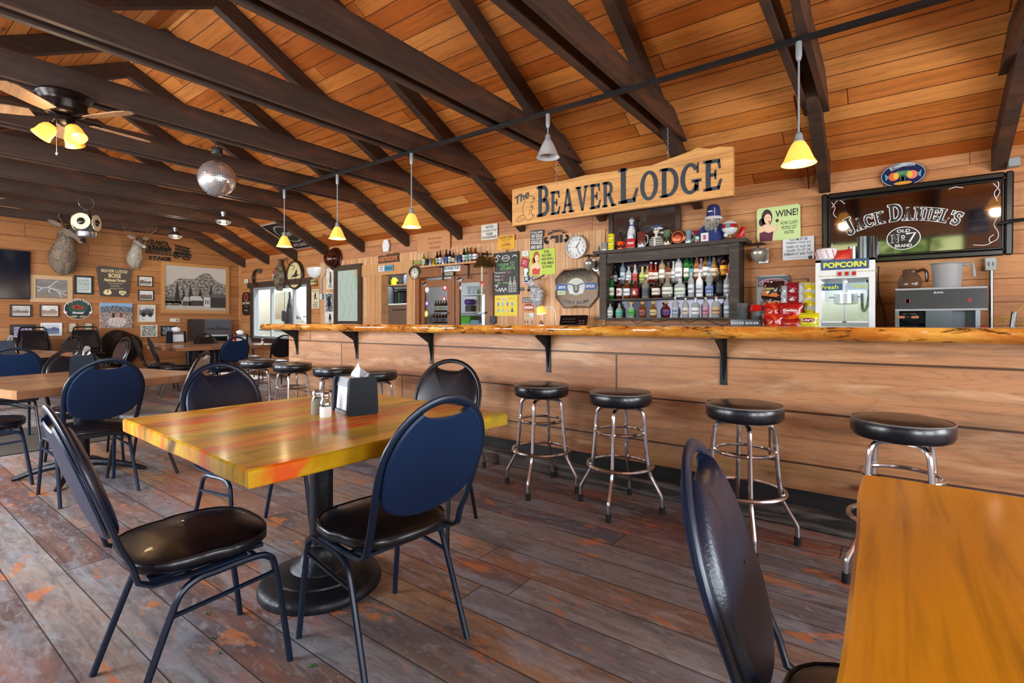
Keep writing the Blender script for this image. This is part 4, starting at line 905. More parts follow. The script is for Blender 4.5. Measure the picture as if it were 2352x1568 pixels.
# stage coach silhouette
P, w, h = lfr(332, 553, 439, 600)
m = MB(leftM(P + Vector((.012, 0, 0)))).pc('191412')
def sw(x, y): return (x, y - .10 * h * math.sin(PI * (x / w - .1)))
m.text('ATLANTA', w * .02, h * .78, w * .5, h * .98, 0, None, .05, f=lambda x, y: (x, y - .12 * (x - w * .0) * .3), th=.004); m.text('STAGE', w * .08, h * .02, w * .55, h * .2, 0, None, .05, th=.004)
m.prism([(w * .02, h * .3), (w * .95, h * .26), (w * .95, h * .3), (w * .02, h * .34)], 0, .004)
r_ = random.Random(5)
for k in range(6):
    x = w * (.08 + k * .085); y = h * (.55 + .03 * (k % 2))
    m.ell((x, y, .002), (w * .05, h * .1, .004), 10, 5); m.tube([(x + w * .03, y + h * .05, .002), (x - w * .03 + w * .0, y + h * .18, .002), (x - w * .06, y + h * .12, .002)], .012, 5)
    for j in range(4): m.tube([(x + w * (.03 * (j - 1.5)) * .9, y - h * .05, .002), (x + w * (.03 * (j - 1.5)) - w * .012, y - h * .2, .002), (x + w * .03 * (j - 1.5) - w * .02 * (j % 2), h * .31, .002)], .006, 5)
m.prism([(w * .6, h * .42), (w * .63, h * .8), (w * .93, h * .72), (w * .97, h * .4), (w * .8, h * .34)], 0, .004) if 0 else None
for i in range(9): m.tube([(w * (.64 + i * .036), h * .42, .002), (w * (.655 + i * .034), h * (.83 - .012 * i), .002)], .008, 5)
m.tube([(w * .62, h * .83, .002), (w * .96, h * .72, .002)], .012, 5); m.tube([(w * .6, h * .44, .002), (w, h * .4, .002)], .014, 5); m.tube([(w * .63, h * .64, .002), (w * .98, h * .58, .002)], .01, 5)
for u, rr in ((.67, .15), (.88, .2)):
    m.tube([(w * u + rr * h * math.cos(2 * PI * i / 22), h * .34 + rr * h * math.sin(2 * PI * i / 22), .002) for i in range(22)], .009, 5, closed=True)
    for j in range(5): a = PI * j / 5; m.tube([(w * u + rr * h * math.cos(a), h * .34 + rr * h * math.sin(a), .002), (w * u - rr * h * math.cos(a), h * .34 - rr * h * math.sin(a), .002)], .005, 4)
m.build('stagecoach_silhouette', IRON, None, True, label='black iron silhouette of a horse drawn Atlanta stage coach', cat='wall decoration')
# outlet, heater
P, w, h = lfr(390, 731, 412, 739); m = MB(leftM(P)).b2((0, 0, 0), (w, h, .02), 'e0dccc', .005); m.disc(w * .75, h * .5, .02, None, .021, '4a4640'); m.build('wall_outlet', PAINT, None, label='cream plastic outlet box on the rail above the dark photograph', cat='outlet')
P, w, h = lfr(430, 733, 523, 812); t = thing('wall_heater', (0, 0, 0), label='grey stove front with a dark cabinet side standing against the gable wall', cat='heater'); P.z = 0; h = onX(476, 733).z
X0 = P.x
m = MB(leftM(P)); m.b2((0, 0, 0), (w * .32, h, .2)); m.build('cabinet_side', plain('dark walnut', '2c2220', .5), t, False)
m = MB(leftM(P)); m.b2((w * .32, 0, 0), (w, h, .18), '4c4c54'); m.b2((w * .32, h - .03, .16), (w, h, .2), '5c5c64'); m.build('stove_front', SATIN, t, False)
m = MB(leftM(P)).pc('2c2c34'); 
for k in range(13): m.b2((w * (.40 + k * .043), h * .80, .18), (w * (.425 + k * .043), h * (.82 + .02 * math.sin(PI * k / 12)) + .02, .186))
m.b2((w * .38, h * .805, .18), (w * .94, h * .812, .186)); m.tube([(w * .66, h * .83, .185), (w * .66, h * .88, .185), (w * .68, h * .9, .185)], .008, 5); m.build('ornament', SATIN, t, False)
m = MB(leftM(P)); 
for a in ((.36, .30, .39, .70), (.90, .30, .93, .70), (.36, .68, .93, .71)): m.b2((w * a[0], h * a[1], .18), (w * a[2], h * a[3], .195), 'd0d0d4')
m.build('door_trim', SATIN, t, False); m = MB(leftM(P)); m.b2((w * .39, h * .3, .18), (w * .9, h * .68, .184)); m.build('fire_door', plain('smoked glass', '0c0c0e', .1), t, False)
# round pelt
FUR = NT('fur'); _t = FUR; _tc = _t.new('ShaderNodeTexCoord').outputs['Object']
_t.bsdf(Base_Color=_t.new('ShaderNodeAttribute', attribute_name='Col').outputs['Color'], Roughness=.9, Normal=_t.bump(_t.noise(_tc, 60, 4), .9, .02)); FUR = _t.m
def tufts(m, pts, L, n, cols, seed, grav=.3, r=.006):
    """short tapering locks standing on a surface: pts = list of (point, normal)"""
    q = random.Random(seed); pp = q.sample(pts, min(n, len(pts))) if n < len(pts) else pts
    for p, nn in pp:
        d = (nn + Vector((q.uniform(-.5, .5), q.uniform(-.5, .5), q.uniform(-.6, .2) - grav))).normalized(); l = L * q.uniform(.6, 1.2); s = d.orthogonal().normalized() * r; s2 = d.cross(s)
        b = len(m.v); m.pc(q.choice(cols)); a = p - nn * .01
        m.add([a + s, a - s * .5 + s2 * .8, a - s * .5 - s2 * .8, a + d * l], [(0, 1, 3), (1, 2, 3), (2, 0, 3)])
c = onX(277, 800); m = MB(); pts = []
def pf(u, v):
    a = 2 * PI * u; rr = v * (.36 + .03 * math.sin(3 * a + 1) + .02 * nz(math.cos(a) * 2, math.sin(a) * 2)); tall = 1.12 if math.sin(a) > 0 else 1.0
    y, z = rr * math.cos(a), rr * math.sin(a) * tall
    return (c.x + .02 + .16 * (1 - v ** 2) * (1 + .3 * nz(y * 6, z * 6)) + .04 * math.exp(-(y / .05) ** 2), c.y + y, c.z + z)
def pcf(u, v): k = .5 + nz(u * 14, v * 7, 2); return lerp(hx('1c120c'), hx('4a3424'), max(0, min(1, k * (.4 + .7 * v))))
m.grid(40, 16, pf, pcf)
for i in range(1300):
    u, v = rnd.random(), math.sqrt(rnd.random()); p = Vector(pf(u, v)); nn = Vector((.6, (p.y - c.y), (p.z - c.z))).normalized(); pts.append((p, nn))
tufts(m, pts, .07, 1300, ['2a1c12', '3c2a1c', '1a100a', '5a4430'], 4)
m.build('fur_pelt', FUR, None, True, label='round dark brown fur pelt leaning on the gable wall beside the stacked chairs', cat='fur pelt')
# ---------------------------------------------------------------- game heads
def head_mount(name, base, s, yaw, lab, antler, cols, elk):
    """local frame: x out from the wall, y along the wall to the right, z up; base = middle of the neck plate"""
    t = thing(name, base, 0, lab, 'animal mount', 'game heads on the gable wall'); t.scale = (s, s, s)
    # one continuous skin: sections from the wall plate along the neck to the muzzle
    secs = [((0.0, -.02, -.08), .16, .24), ((.07, -.02, -.09), .185, .26), ((.15, -.02, -.02), .165, .215), ((.22, -.03, .08), .13, .165), ((.28, -.03, .19), .105, .13), ((.33, -.03, .28), .095, .11), ((.385, -.01, .325), .10, .105), ((.44, .02, .315), .095, .092), ((.495, .055, .265), .074, .072), ((.54, .085, .21), .056, .056), ((.565, .105, .175), .05, .048), ((.58, .117, .155), .036, .036), ((.588, .124, .145), .008, .008)]
    if not elk: secs = [((p[0], p[1] * .4 + .02, p[2] - (.02 if i > 5 else 0)), a * .86, b * .9) for i, (p, a, b) in enumerate(secs)]
    n = 20; m = MB(); V = []; pts = []
    for i, (p, a, b) in enumerate(secs):
        p0 = Vector(secs[max(0, i - 1)][0]); p1 = Vector(secs[min(len(secs) - 1, i + 1)][0]); tdir = (p1 - p0).normalized()
        up = Vector((0, 0, 1)) if abs(tdir.z) < .75 else Vector((-1, 0, 0)); up = (up - tdir * up.dot(tdir)).normalized()
        if i == 0: tdir = Vector((1, 0, 0)); up = Vector((0, 0, 1))
        sd = up.cross(tdir).normalized()
        for j in range(n):
            an = 2 * PI * j / n; q = Vector(p) + sd * math.cos(an) * a + up * math.sin(an) * b * (1.0 if math.sin(an) > 0 or i > 4 else 1.1)
            q += (q - Vector(p)).normalized() * .012 * nz(q.x * 12, q.y * 12, q.z * 12); V.append(q)
            if 0 < i < 7: pts.append((q, (q - Vector(p)).normalized(), i, an))
    fs = [(i * n + j, i * n + (j + 1) % n, (i + 1) * n + (j + 1) % n, (i + 1) * n + j) for i in range(len(secs) - 1) for j in range(n)]
    def colr(p, an, i):
        mixn = .5 + nz(math.cos(an) * 2.2, i * .9, 4)
        if i < 6: return lerp(lerp(hx(cols[3]), hx(cols[0]), min(1, i / 5)), hx(cols[2]), max(0, min(1, mixn * (.9 if math.sin(an) < 0 else .25))))
        if i >= len(secs) - 3: return hx('2a221e') if math.sin(an) > -.3 else hx(cols[2])
        if i >= 6: return hx(cols[1]) if math.sin(an) > .35 else hx(cols[0])
        return hx(cols[3]) if i < 3 else (hx(cols[0]) if math.sin(an) > -.4 else hx(cols[2]))
    for f, (i, j) in zip(fs, [(i, j) for i in range(len(secs) - 1) for j in range(n)]):
        pass
    b0 = len(m.v); m.v += [tuple(v) for v in V]; m.f += fs; m.c += [colr(None, 2 * PI * (j + .5) / n, i) for i in range(len(secs) - 1) for j in range(n)]
    q2 = random.Random(3); many = []
    for _ in range(1500):
        i = q2.randrange(0, 6); j = q2.randrange(n); f = q2.random(); g = q2.random()
        a_ = V[i * n + j].lerp(V[i * n + (j + 1) % n], f).lerp(V[(i + 1) * n + j].lerp(V[(i + 1) * n + (j + 1) % n], f), g); cc = Vector(secs[i][0]).lerp(Vector(secs[i + 1][0]), g); many.append((a_, (a_ - cc).normalized()))
    tufts(m, many, .045, 1500, [cols[0], cols[3], cols[2], cols[3]], 8, .9, .005)
    body = m.build('head_and_neck', FUR, t, True, 80)
    for sy in (-1, 1):
        hy = -.03 if elk else .02; e = Vector((.34 - (.03 * sy if elk else 0), hy + sy * .085, .39)); tip = e + Vector((-.05, sy * .15, .09 if elk else .04)); m = MB(); d = tip - e; L = d.length; up = Vector((.8, 0, .3)).normalized()
        ws = [(0, .02), (.25, .045), (.5, .05), (.75, .035), (1, .004)]; vs = []
        for k, w_ in ws:
            cpt = e + d * k; sv = d.normalized().cross(up).normalized(); vs += [cpt + sv * w_, cpt - up * .015 * (1 - k), cpt - sv * w_, cpt + up * .022 * (1 - k)]
        m.add([tuple(v) for v in vs], [(i * 4 + j, i * 4 + (j + 1) % 4, (i + 1) * 4 + (j + 1) % 4, (i + 1) * 4 + j) for i in range(4) for j in range(4)], cols[0])
        m.add([tuple(e + d * k + up * .001 + d.normalized().cross(up).normalized() * w_ * .6 * s2 + up * (.022 * (1 - k) - .002)) for k, w_ in ws for s2 in (-1, 1)], [(i * 2, i * 2 + 1, i * 2 + 3, i * 2 + 2) for i in range(4)], 'a89c90')
        m.build('ear', FUR, t, True, 60)
        m = MB(); m.ell((.45 - (.045 * sy if elk else 0), (.02 if elk else .03) + sy * .078, .35 - (.02 if not elk else 0)), (.022, .018, .018)); m.build('eye', plain('dark glass eye', '0c0806', .05), t)
        m = MB(); m.ell((.588 - (.01 * sy if elk else 0), (.118 if elk else .07) + sy * .02, .165 - (.02 if not elk else 0)), (.012, .010, .010)); m.build('nostril', plain('dark nostril', '14100e', .4), t)
        if antler:
            a0 = Vector((.34, hy + sy * .045, .42)); m = MB(); beam = smooth_path([a0, a0 + Vector((-.03, sy * .08, .07)), a0 + Vector((-.01, sy * .2, .12)), a0 + Vector((.05, sy * .30, .20)), a0 + Vector((.10, sy * .30, .30))], 5) if not elk else smooth_path([a0, a0 + Vector((-.08, sy * .03, .12)), a0 + Vector((-.2, sy * .07, .22)), a0 + Vector((-.26, sy * .12, .36))], 5)
            k = len(beam); m.tube(beam, [.017 * (1 - .75 * i / k) for i in range(k)], 8)
            for f, dd in ((.4, Vector((.06, -sy * .02, .10))), (.65, Vector((.07, -sy * .05, .10)))): p = beam[int(k * f)]; m.tube([p, p + dd * .6, p + dd * 1.0], [.011, .008, .003], 6)
            m.build('antler', plain('antler bone', '6e5a44', .5, bump=.4), t)
    return t
b1 = onX(150, 588); head_mount('elk_head', (-13.08, b1.y - .03, b1.z + .05), 1.2, 0, 'larger grey brown elk head mounted beside the television', True, ['7c6a5a', '4c3c34', '9a8a7a', '6c5a4c'], True)
b2_ = onX(304, 586); head_mount('deer_head', (-13.08, b2_.y, b2_.z), .86, 0, 'smaller pale deer head with forked antlers above the forest sign', True, ['a8998a', '5a4c40', 'd4ccc0', '9c9082'], False)
# ---------------------------------------------------------------- bar-side wall, window end
P, w, h = bfr(556.6, 671, 575, 724)
panel('rum_sign', P, w, h, 'dark arched Bacardi tin sign beside the window', '1c1614', lambda m, w, h, d: (m.disc(w * .5, h * .78, w * .26, None, d, 'a86048'), m.disc(w * .5, h * .78, w * .18, None, d + .001, '6a1c1c'), m.text('BACARDI', w * .08, h * .48, w * .94, h * .58, d, 'e4dcd0', .02), m.text('est 1862', w * .3, h * .36, w * .7, h * .4, d, 'c8b8a8'), m.stroke([(w * .3, h * .2), (w * .5, h * .24), (w * .7, h * .18)], .015, d, 'd8d0c4')), r=w * .3, th=.006)
P, w, h = bfr(563, 641, 571, 650); m = MB(backM(P)).b2((0, 0, 0), (w, h, .03), 'e8e4d8', .005); m.rect(w * .3, h * .3, w * .7, h * .6, .031, 'b0aca0'); m.build('thermostat', PAINT, None, label='small white thermostat high in the corner by the gable wall', cat='thermostat')
P, w, h = bfr(585, 617, 602, 656); t = thing('horn_carving', (0, 0, 0), label='curved dark horn carving with leafy tip above the window corner', cat='wall decoration')
m = MB(backM(P)); pth = smooth_path([(w * .7, h * .95, .03), (w * .25, h * .85, .04), (w * .02, h * .55, .04), (w * .12, h * .2, .04), (w * .6, h * .02, .05)], 6); k = len(pth); m.tube(pth, [.035 * (.4 + .6 * math.sin(PI * (i + 1) / (k + 1))) for i in range(k)], 8); m.build('horn', plain('dark horn', '2a1e18', .35, bump=.4), t)
m = MB(backM(P))
for i in range(14): m.ell((w * (.7 + .3 * rnd.random()), h * (.7 + .25 * rnd.random()), .05), (.035, .014, .01), 6, 4, 'x' and '4a4034', Matrix.Rotation(rnd.random() * 3, 3, 'Z'))
m.build('leaves', CLOTH, t)
P, w, h = bfr(627, 621, 644.5, 645)
panel('garage_sign', P, w, h, 'small red and white Jeep sign over the window', 'd8d4cc', lambda m, w, h, d: (m.rect(0, h * .72, w, h, d, 'b03c34'), m.text('Jeep', w * .15, h * .34, w * .85, h * .64, d, '2c3448', .03), m.rect(w * .05, h * .02, w * .95, h * .2, d, '4a5868')), r=.03, th=.008)
# small hanging fur over the window
P, w, h = bfr(634, 594, 668, 667); t = thing('hanging_fur', (0, 0, 0), label='long grey brown fur skin hanging on a bent wire beside the round clock', cat='fur skin'); m = MB()
def hf(u, v):
    a = 2 * PI * u; rr = w * .24 * (1 + .35 * math.sin(v * 5)) * (.25 + .75 * math.sin(PI * min(1, .12 + v * .84))); return tuple(P + Vector((w * .45 + rr * math.cos(a), -.07 + rr * .5 * math.sin(a), h * v)))
m.grid(14, 18, hf, lambda u, v: lerp(hx('4a382c'), hx('8c7c6c'), max(0, min(1, .5 + nz(u * 6, v * 9)))))
tufts(m, [(Vector(hf(a, b)), Vector((math.cos(2 * PI * a), math.sin(2 * PI * a) , 0))) for a, b in [(rnd.random(), rnd.random()) for _ in range(420)]], .05, 420, ['6a5848', '8c7c6a', '4a3a2e'], 6, .8); m.build('skin', FUR, t)
m = MB(backM(P)); m.tube(smooth_path([(0, h * .70, .03), (w * .1, h * .74, .03), (w * .35, h * .88, .03), (w * .25, h * 1.0, .03), (w * .5, h * .9, .03), (w * .8, h * 1.0, .03), (w * .9, h * .8, .03), (w * 1.3, h * .72, .03), (w * 1.2, h * .6, .03)], 5), .008, 6); m.build('wire_hook', IRON, t)
# round wall clock with a deer
def clock(px, lab, rim, face, ticks, name='wall_clock', deer=False, hands=True):
    P, w, h = bfr(*px); cx, cy, r = w / 2, h / 2, min(w, h) / 2 if not deer else max(w, h) / 2
    t = thing(name, (0, 0, 0), label=lab, cat='clock'); M = backM(P) @ Matrix.Translation((cx, cy, 0))
    m = MB(M); m.lathe([(r, 0), (r, .03), (r * .95, .05), (r * .88, .05), (r * .85, .03)], n=48, cap=False); m.build('rim', rim, t)
    m = MB(M); m.disc(0, 0, r * .86, None, .03, face, 48)
    if ticks:
        for k in range(12):
            a = PI / 2 - 2 * PI * (k + 1) / 12; s = str(k + 1); q = r * .66; g = r * .10; m.text(s, q * math.cos(a) - g * (.6 if k < 9 else 1), q * math.sin(a) - g, q * math.cos(a) + g * (.6 if k < 9 else 1), q * math.sin(a) + g, .031, '2c2c30', .01)
        for k in range(60): a = 2 * PI * k / 60; m.stroke([(r * .80 * math.cos(a), r * .80 * math.sin(a)), (r * .84 * math.cos(a), r * .84 * math.sin(a))], .004, .031, '3c3c40')
    if deer:
        m.poly([(-r * .5, -r * .2), (-r * .2, -.0), (0, r * .05), (r * .2, r * .3), (r * .35, r * .28), (r * .3, r * .05), (r * .6, -r * .02), (r * .2, -r * .14), (-r * .1, -r * .12)], .031, '3a3226')
        for k in range(12): a = 2 * PI * k / 12; m.disc(r * .74 * math.cos(a), r * .74 * math.sin(a), r * .04, None, .031, '5a5030', 6)
    m.build('face', PAINT, t)
    if hands:
        m = MB(M).pc('101014'); m.stroke([(-.01, -.01), (r * .30, r * .38)], r * .05, .036); m.stroke([(0, .02), (r * .26, -r * .56)], r * .035, .038); m.stroke([(r * .1, 0), (-r * .6, .0)], .003, .039, 'b03030'); m.build('hands', PAINT, t)
    return t
clock((661, 610, 698, 653), 'round clock in a heavy dark frame with a deer on its cream face', plain('dark wood rim', '3a2418', .4), 'd8cc98', False, deer=True)
clock((1302, 540, 1352, 595), 'large silver rimmed white wall clock by the bottle shelves', plain('silver rim', 'b8b8bc', .25, .9), 'e4e6e8', True)
# half-bowl sconce
def sconce(px, lab):
    P, w, h = bfr(*px); m = MB(backM(P)); 
    m.grid(16, 8, lambda u, v: (w / 2 - w / 2 * math.cos(PI * u) * math.sin(PI / 2 * (.02 + .98 * v)), h - h * math.cos(PI / 2 * v) * (1), .0 + .13 * math.sin(PI * u) * math.sin(PI / 2 * (.02 + .98 * v))))
    m.build('wall_sconce', plain('white opal glass', 'dfe2e6', .25), None, True, label=lab, cat='wall light')
sconce((708, 615, 740, 639), 'white half bowl wall light beside the deer clock')
P, w, h = bfr(719, 642, 729, 657); m = MB(backM(P)); 
for k, c in enumerate(('8a4a34', 'd8c890', '4a8060', 'b8a060')): m.lathe([(w * .4, 0), (w * .45, h * .24)], (w / 2, h * .25 * k, .05), 12, c) if 0 else m.b2((w * .1, h * .25 * k, 0), (w * .9, h * .25 * (k + 1), .07), c)
m.build('striped_tin', PAINT, None, False, label='small striped tin below the white wall light', cat='ornament')
P, w, h = bfr(716.6, 664, 734, 708)
panel('bigfoot_sign', P, w, h, 'tall cream sign with a striding bigfoot figure', 'd8d0b4', lambda m, w, h, d: (m.ring(w / 2, h / 2, 0, 0, 0) if 0 else m.rect(w * .06, h * .84, w * .94, h * .96, d, 'b8ac88'), m.ell((w * .5, h * .66, d), (w * .10, h * .09, .002), 10, 5, '2a241c'), m.disc(w * .52, h * .77, w * .07, None, d + .001, '2a241c'), m.stroke([(w * .5, h * .6), (w * .35, h * .45)], w * .09, d, '2a241c'), m.stroke([(w * .5, h * .6), (w * .68, h * .46)], w * .09, d, '2a241c'), m.stroke([(w * .44, h * .72), (w * .3, h * .58)], w * .06, d, '2a241c'), m.lines(['YOU ARE', 'BIGFOOT', 'COUNTRY'], w * .1, h * .04, w * .9, h * .36, d, '3a342a', .03)), th=.01)
P, w, h = bfr(737, 674, 747, 688); m = MB(backM(P)).b2((0, 0, 0), (w, h, .03), 'dcd8cc', .004); m.b2((w * .6, 0, .03), (w, h, .04), '70747c'); m.build('switch_box', PAINT, None, label='surface switch box at the end of a thin conduit', cat='switch')
p = onY(742, 674); q = onY(752, 600); m = MB(); m.tube([(p.x, 6.165, p.z), (p.x, 6.165, p.z + .3), (q.x, 6.165, q.z - .2), (q.x, 6.165, 2.6)], .012, 6, 'a8a8a4'); m.build('wall_conduit', PAINT, None, label='thin pale conduit climbing the wall beside the old photographs', cat='conduit')
def figure(m, w, h, d, c='2c2c30', n=1):
    for k in range(n):
        x = w * (.5 + .18 * (k - (n - 1) / 2)); m.disc(x, h * .78, w * .09, h * .06, d, c); m.poly([(x - w * .14, h * .3), (x + w * .14, h * .3), (x + w * .09, h * .72), (x - w * .09, h * .72)], d, c); m.stroke([(x - w * .06, h * .3), (x - w * .08, h * .06)], w * .07, d, c); m.stroke([(x + w * .06, h * .3), (x + w * .08, h * .06)], w * .07, d, c)
for px, fn, fig, lab in (((750, 616, 769, 664), speck(['e0dcd4', 'c8c4bc'], 5, 2), ('5a5652', 1), 'tall pale photograph of a standing figure, topmost of three pinned in a column'),
                         ((747, 672, 766, 717), speck(['8c9098', '3c4048', 'b8bcc4', '585c64'], 9, 7), ('1c1e24', 2), 'dark grey photograph of riders, middle of three pinned in a column'),
                         ((747, 717, 770, 741), speck(['e4e2dc', 'd4d0c8'], 5, 3), ('1c1a1c', 1), 'white print with a small dark figure just above the bar, left of the map')):
    P, w, h = bfr(*px); panel('pinned_photograph', P, w, h, lab, 'dcd8d0', lambda m, w, h, d, fn=fn, fig=fig: (m.grid(10, 18, lambda u, v: (w * (.05 + .9 * u), h * (.04 + .92 * v), d), fn), figure(m, w, h, d + .001, *fig)), cat='photograph', th=.003)
# hard hat like brown dome
P, w, h = bfr(755, 577, 785, 612); t = thing('wall_helmet', (0, 0, 0), label='glossy brown round helmet hung between two rafters over the map', cat='helmet'); M = backM(P) @ Matrix.Translation((w / 2, h / 2, 0))
m = MB(M); m.lathe([(w * .5, .0), (w * .52, .015), (w * .42, .03), (w * .4, .1), (w * .32, .17), (w * .18, .215), (.001, .23)], n=28); m.build('dome', plain('glossy brown shell', '3c140c', .12), t)
m = MB(M); m.tube([(w * .41 * math.cos(2 * PI * i / 24), w * .41 * math.sin(2 * PI * i / 24), .09) for i in range(24)], .008, 6, closed=True); m.build('band', IRON, t)
# framed map
P, w, h = bfr(770, 608, 833, 736); P.z -= .12; h += .12
def mapc(u, v):
    c = lerp(hx('b8c8bc'), hx('a0b4b0'), max(0, min(1, .5 + nz(u * 30, v * 50)))); return lerp(c, hx('8cb48c'), .7) if (u - .9) ** 2 * 3 + (v - .75) ** 2 < .02 else c
framed('framed_map', P, w, h, mapc, 'tall framed survey map in a wide dark brown frame', '3c2c22', .11, 'c0ccc0', 0, n=(40, 60), left=False, depth=.04, cat='map', extra=lambda m, q, w, h, d: [m.stroke([(q + (w - 2 * q) * a.x, q + (h - 2 * q) * a.y) for a in smooth_path([(x0, .05, 0), (x0 + .15, .3, 0), (x0 - .1, .6, 0), (x0 + .1, .95, 0)], 6)], .006, d, '7c8c84') for x0 in (.2, .5, .75)])
P, w, h = bfr(881, 551, 896, 578); m = MB(backM(P)); m.prism([(w * .15, 0), (w * .85, 0), (w, h * .5), (w * .8, h), (w * .2, h), (0, h * .5)], 0, .03, 'dfe4ea'); m.build('white_canoe', PAINT, None, label='white bowed ornament above the restrooms sign', cat='wall decoration')
# ---------------------------------------------------------------- doorway and cooler doors
m = MB(); m.b2((OPN[0] - .32, YB - .03, 0), (OPN[0] - .18, YB, 2.1)); m.b2((OPN[0] - .12, YB - .035, 0), (OPN[0] + .012, YB + .13, 2.08)); m.b2((OPN[1] - .012, YB - .03, 0), (OPN[1] + .14, YB + .13, 2.08)); m.b2((OPN[0] - .75, YB - .045, 2.08), (OPN[1] + .16, YB, 2.3)); struct(m.build('trim_5', TRIM, smooth=False))
BRN = planks('brown stained door timber', 2, 0, 9, 30, [hx('8a5226'), hx('7a4420')], gapw=.001, knots=0, rough=.4)
m = MB(); m.b2((DRS[0] - .1, YB - .05, 0), (DRS[0] + .008, YB + .13, 1.98)); m.b2((DRS[1] - .008, YB - .05, 0), (DRS[1] + .1, YB + .13, 1.98)); m.b2((DRS[0] - .1, YB - .05, 1.98), (DRS[1] + .14, YB, 2.22)); m.b2((-5.83, YB - .02, 0), (-5.76, YB + .12, 1.98)); struct(m.build('trim_6', BRN, smooth=False))
for k, (x0, x1, z1) in enumerate(((DRS[0] + .01, -5.84, 1.93), (-5.75, DRS[1] - .01, 1.97))):
    t = thing('door_%d' % (k + 1)); t['kind'] = 'structure'; fw = .09; y0, y1 = YB - .01, YB + .03
    m = MB(); m.b2((x0, y0, .1), (x0 + fw, y1, z1)); m.b2((x1 - fw, y0, .1), (x1, y1, z1)); m.b2((x0 + fw, y0, z1 - .12), (x1 - fw, y1, z1)); m.b2((x0 + fw, y0, .1), (x1 - fw, y1, .3)); m.build('door_frame', BRN, t, False)
    m = MB(); m.b2((x0 + fw, YB + .008, .3), (x1 - fw, YB + .014, z1 - .12)); m.build('glass_panel', GLASS, t, False)
    m = MB(); m.tube([(x1 - .05, y0, 1.36), (x1 - .05, y0 - .05, 1.36), (x1 - .05 - .14, y0 - .05, 1.34)], .009, 6); m.build('handle', STEEL, t)
    m = MB(); m.b2((x0 + .02, y0 - .012, z1 - .09), (x0 + .16, y0, z1 - .05)); m.cyl((x0 + .04, y0 - .012, z1 - .07), (x0 + .13, y0 - .03, z1 - .04), .014, 8); m.build('hinge', STEEL, t)
    m = MB(backM((x0 + fw, YB, 1.55))); ww = x1 - x0 - 2 * fw
    for (u, v, r, c) in (((.1, .22, .05, 'd4d8e0'), (.1, -.02, .05, '5a4a90'), (.06, -.2, .05, 'e8d020'), (.88, .24, .06, 'b82c28'), (.85, .05, .045, 'a84a34')) if k == 0 else ((.04, .22, .03, 'b8a0c8'), (.90, .27, .055, 'b82c28'))): m.disc(ww * u, v, r, r * 1.1, .002, c, 16); m.disc(ww * u, v, r * .5, r * .55, .003, 'e8e4e0', 10)
    m.build('stickers', PAINT, t, False)
# inside the cooler
def simple(name, m, mat, lab, cat, group=None, smooth=True): return m.build(name, mat, None, smooth, label=lab, cat=cat, group=group)
def ax(px, Y): q = ray(px, 700); return q.x / q.y * Y
def az(px, py, Y): return onY(px, py, Y).z
YC = YB + .7; WSH = plain('white wire shelf', 'e0e4e8', .4); CUPG = plain('cup glass', 'e8f0f4', .05, Transmission_Weight=.9, IOR=1.08)
z1, z2, z3 = az(1010, 717, YC), az(1010, 743, YC), az(1090, 676, YC)
m = MB(); m.b2((-7.35, YC - .1, z1 - .02), (-4.5, YC + .22, z1)); simple('cooler_shelf', m, WSH, 'white wire shelf at bottle height inside the glass door cooler', 'shelf', smooth=False)
m = MB(); m.b2((-7.35, YC - .1, z2 - .02), (-4.5, YC + .22, z2)); simple('cooler_shelf', m, WSH, 'lower white shelf of the cooler, carrying the green box', 'shelf', smooth=False)
m = MB(); m.b2((ax(1062, YC), YC - .1, z3 - .02), (ax(1125, YC), YC + .2, z3), 'd8dce0'); simple('cooler_shelf', m, PAINT, 'short upper shelf of the cooler holding clear cups', 'shelf', smooth=False)
m = MB(); m.b2((ax(1062, YC), YC - .08, z2), (ax(1086, YC), YC + .15, az(1075, 725, YC)), '58b82c', .01); simple('green_box', m, PAINT, 'bright green box on the lower cooler shelf', 'box')
m = MB(); m.b2((ax(1055, YC), YC - .12, z2), (ax(1062, YC) - .02, YC + .1, az(1058, 728, YC)), '7c6c84', .01); simple('mauve_box', m, PAINT, 'small mauve box left of the green box in the cooler', 'box')
m = MB(); m.b2((ax(1087, YC), YC - .08, z2), (ax(1106, YC), YC + .15, az(1095, 735, YC)), '7cb0c8', .01); simple('blue_tray', m, PAINT, 'pale blue tray right of the green box in the cooler', 'tray')
m = MB(); m.b2((ax(1072, YC), YC - .05, z1), (ax(1086, YC), YC + .1, az(1078, 701, YC)), '3c4044', .01); simple('grey_tub', m, PAINT, 'dark grey tub on the cooler shelf', 'tub')
m = MB(); m.b2((ax(1069, YC), YC - .06, az(1078, 700, YC)), (ax(1087, YC), YC + .1, az(1078, 687, YC)), '5c3c9c', .03); simple('purple_carton', m, PAINT, 'purple carton on top of the dark grey tub', 'carton')
for k in range(4):
    m = MB(); m.lathe([(.03, 0), (.04, .15), (.037, .15), (.028, .01)], (ax(1078 + k * 10, YC), YC, z3), 12); simple('clear_cup', m, CUPG, 'clear cup on the short upper cooler shelf', 'cup', 'clear cups in the cooler')
for k in range(3): m = MB(); m.lathe([(.035, 0), (.035, .4), (.02, .42)], (ax(1091 + k * 8, YC), YC + .1, z1 - .02 - .0 + .02), 12, ('c8c8a8', 'd0d4c0', 'b8bcb0')[k]); simple('tall_jug', m, SATIN, 'tall pale jug behind the right cooler door, %s of three' % ordn[k], 'jug')
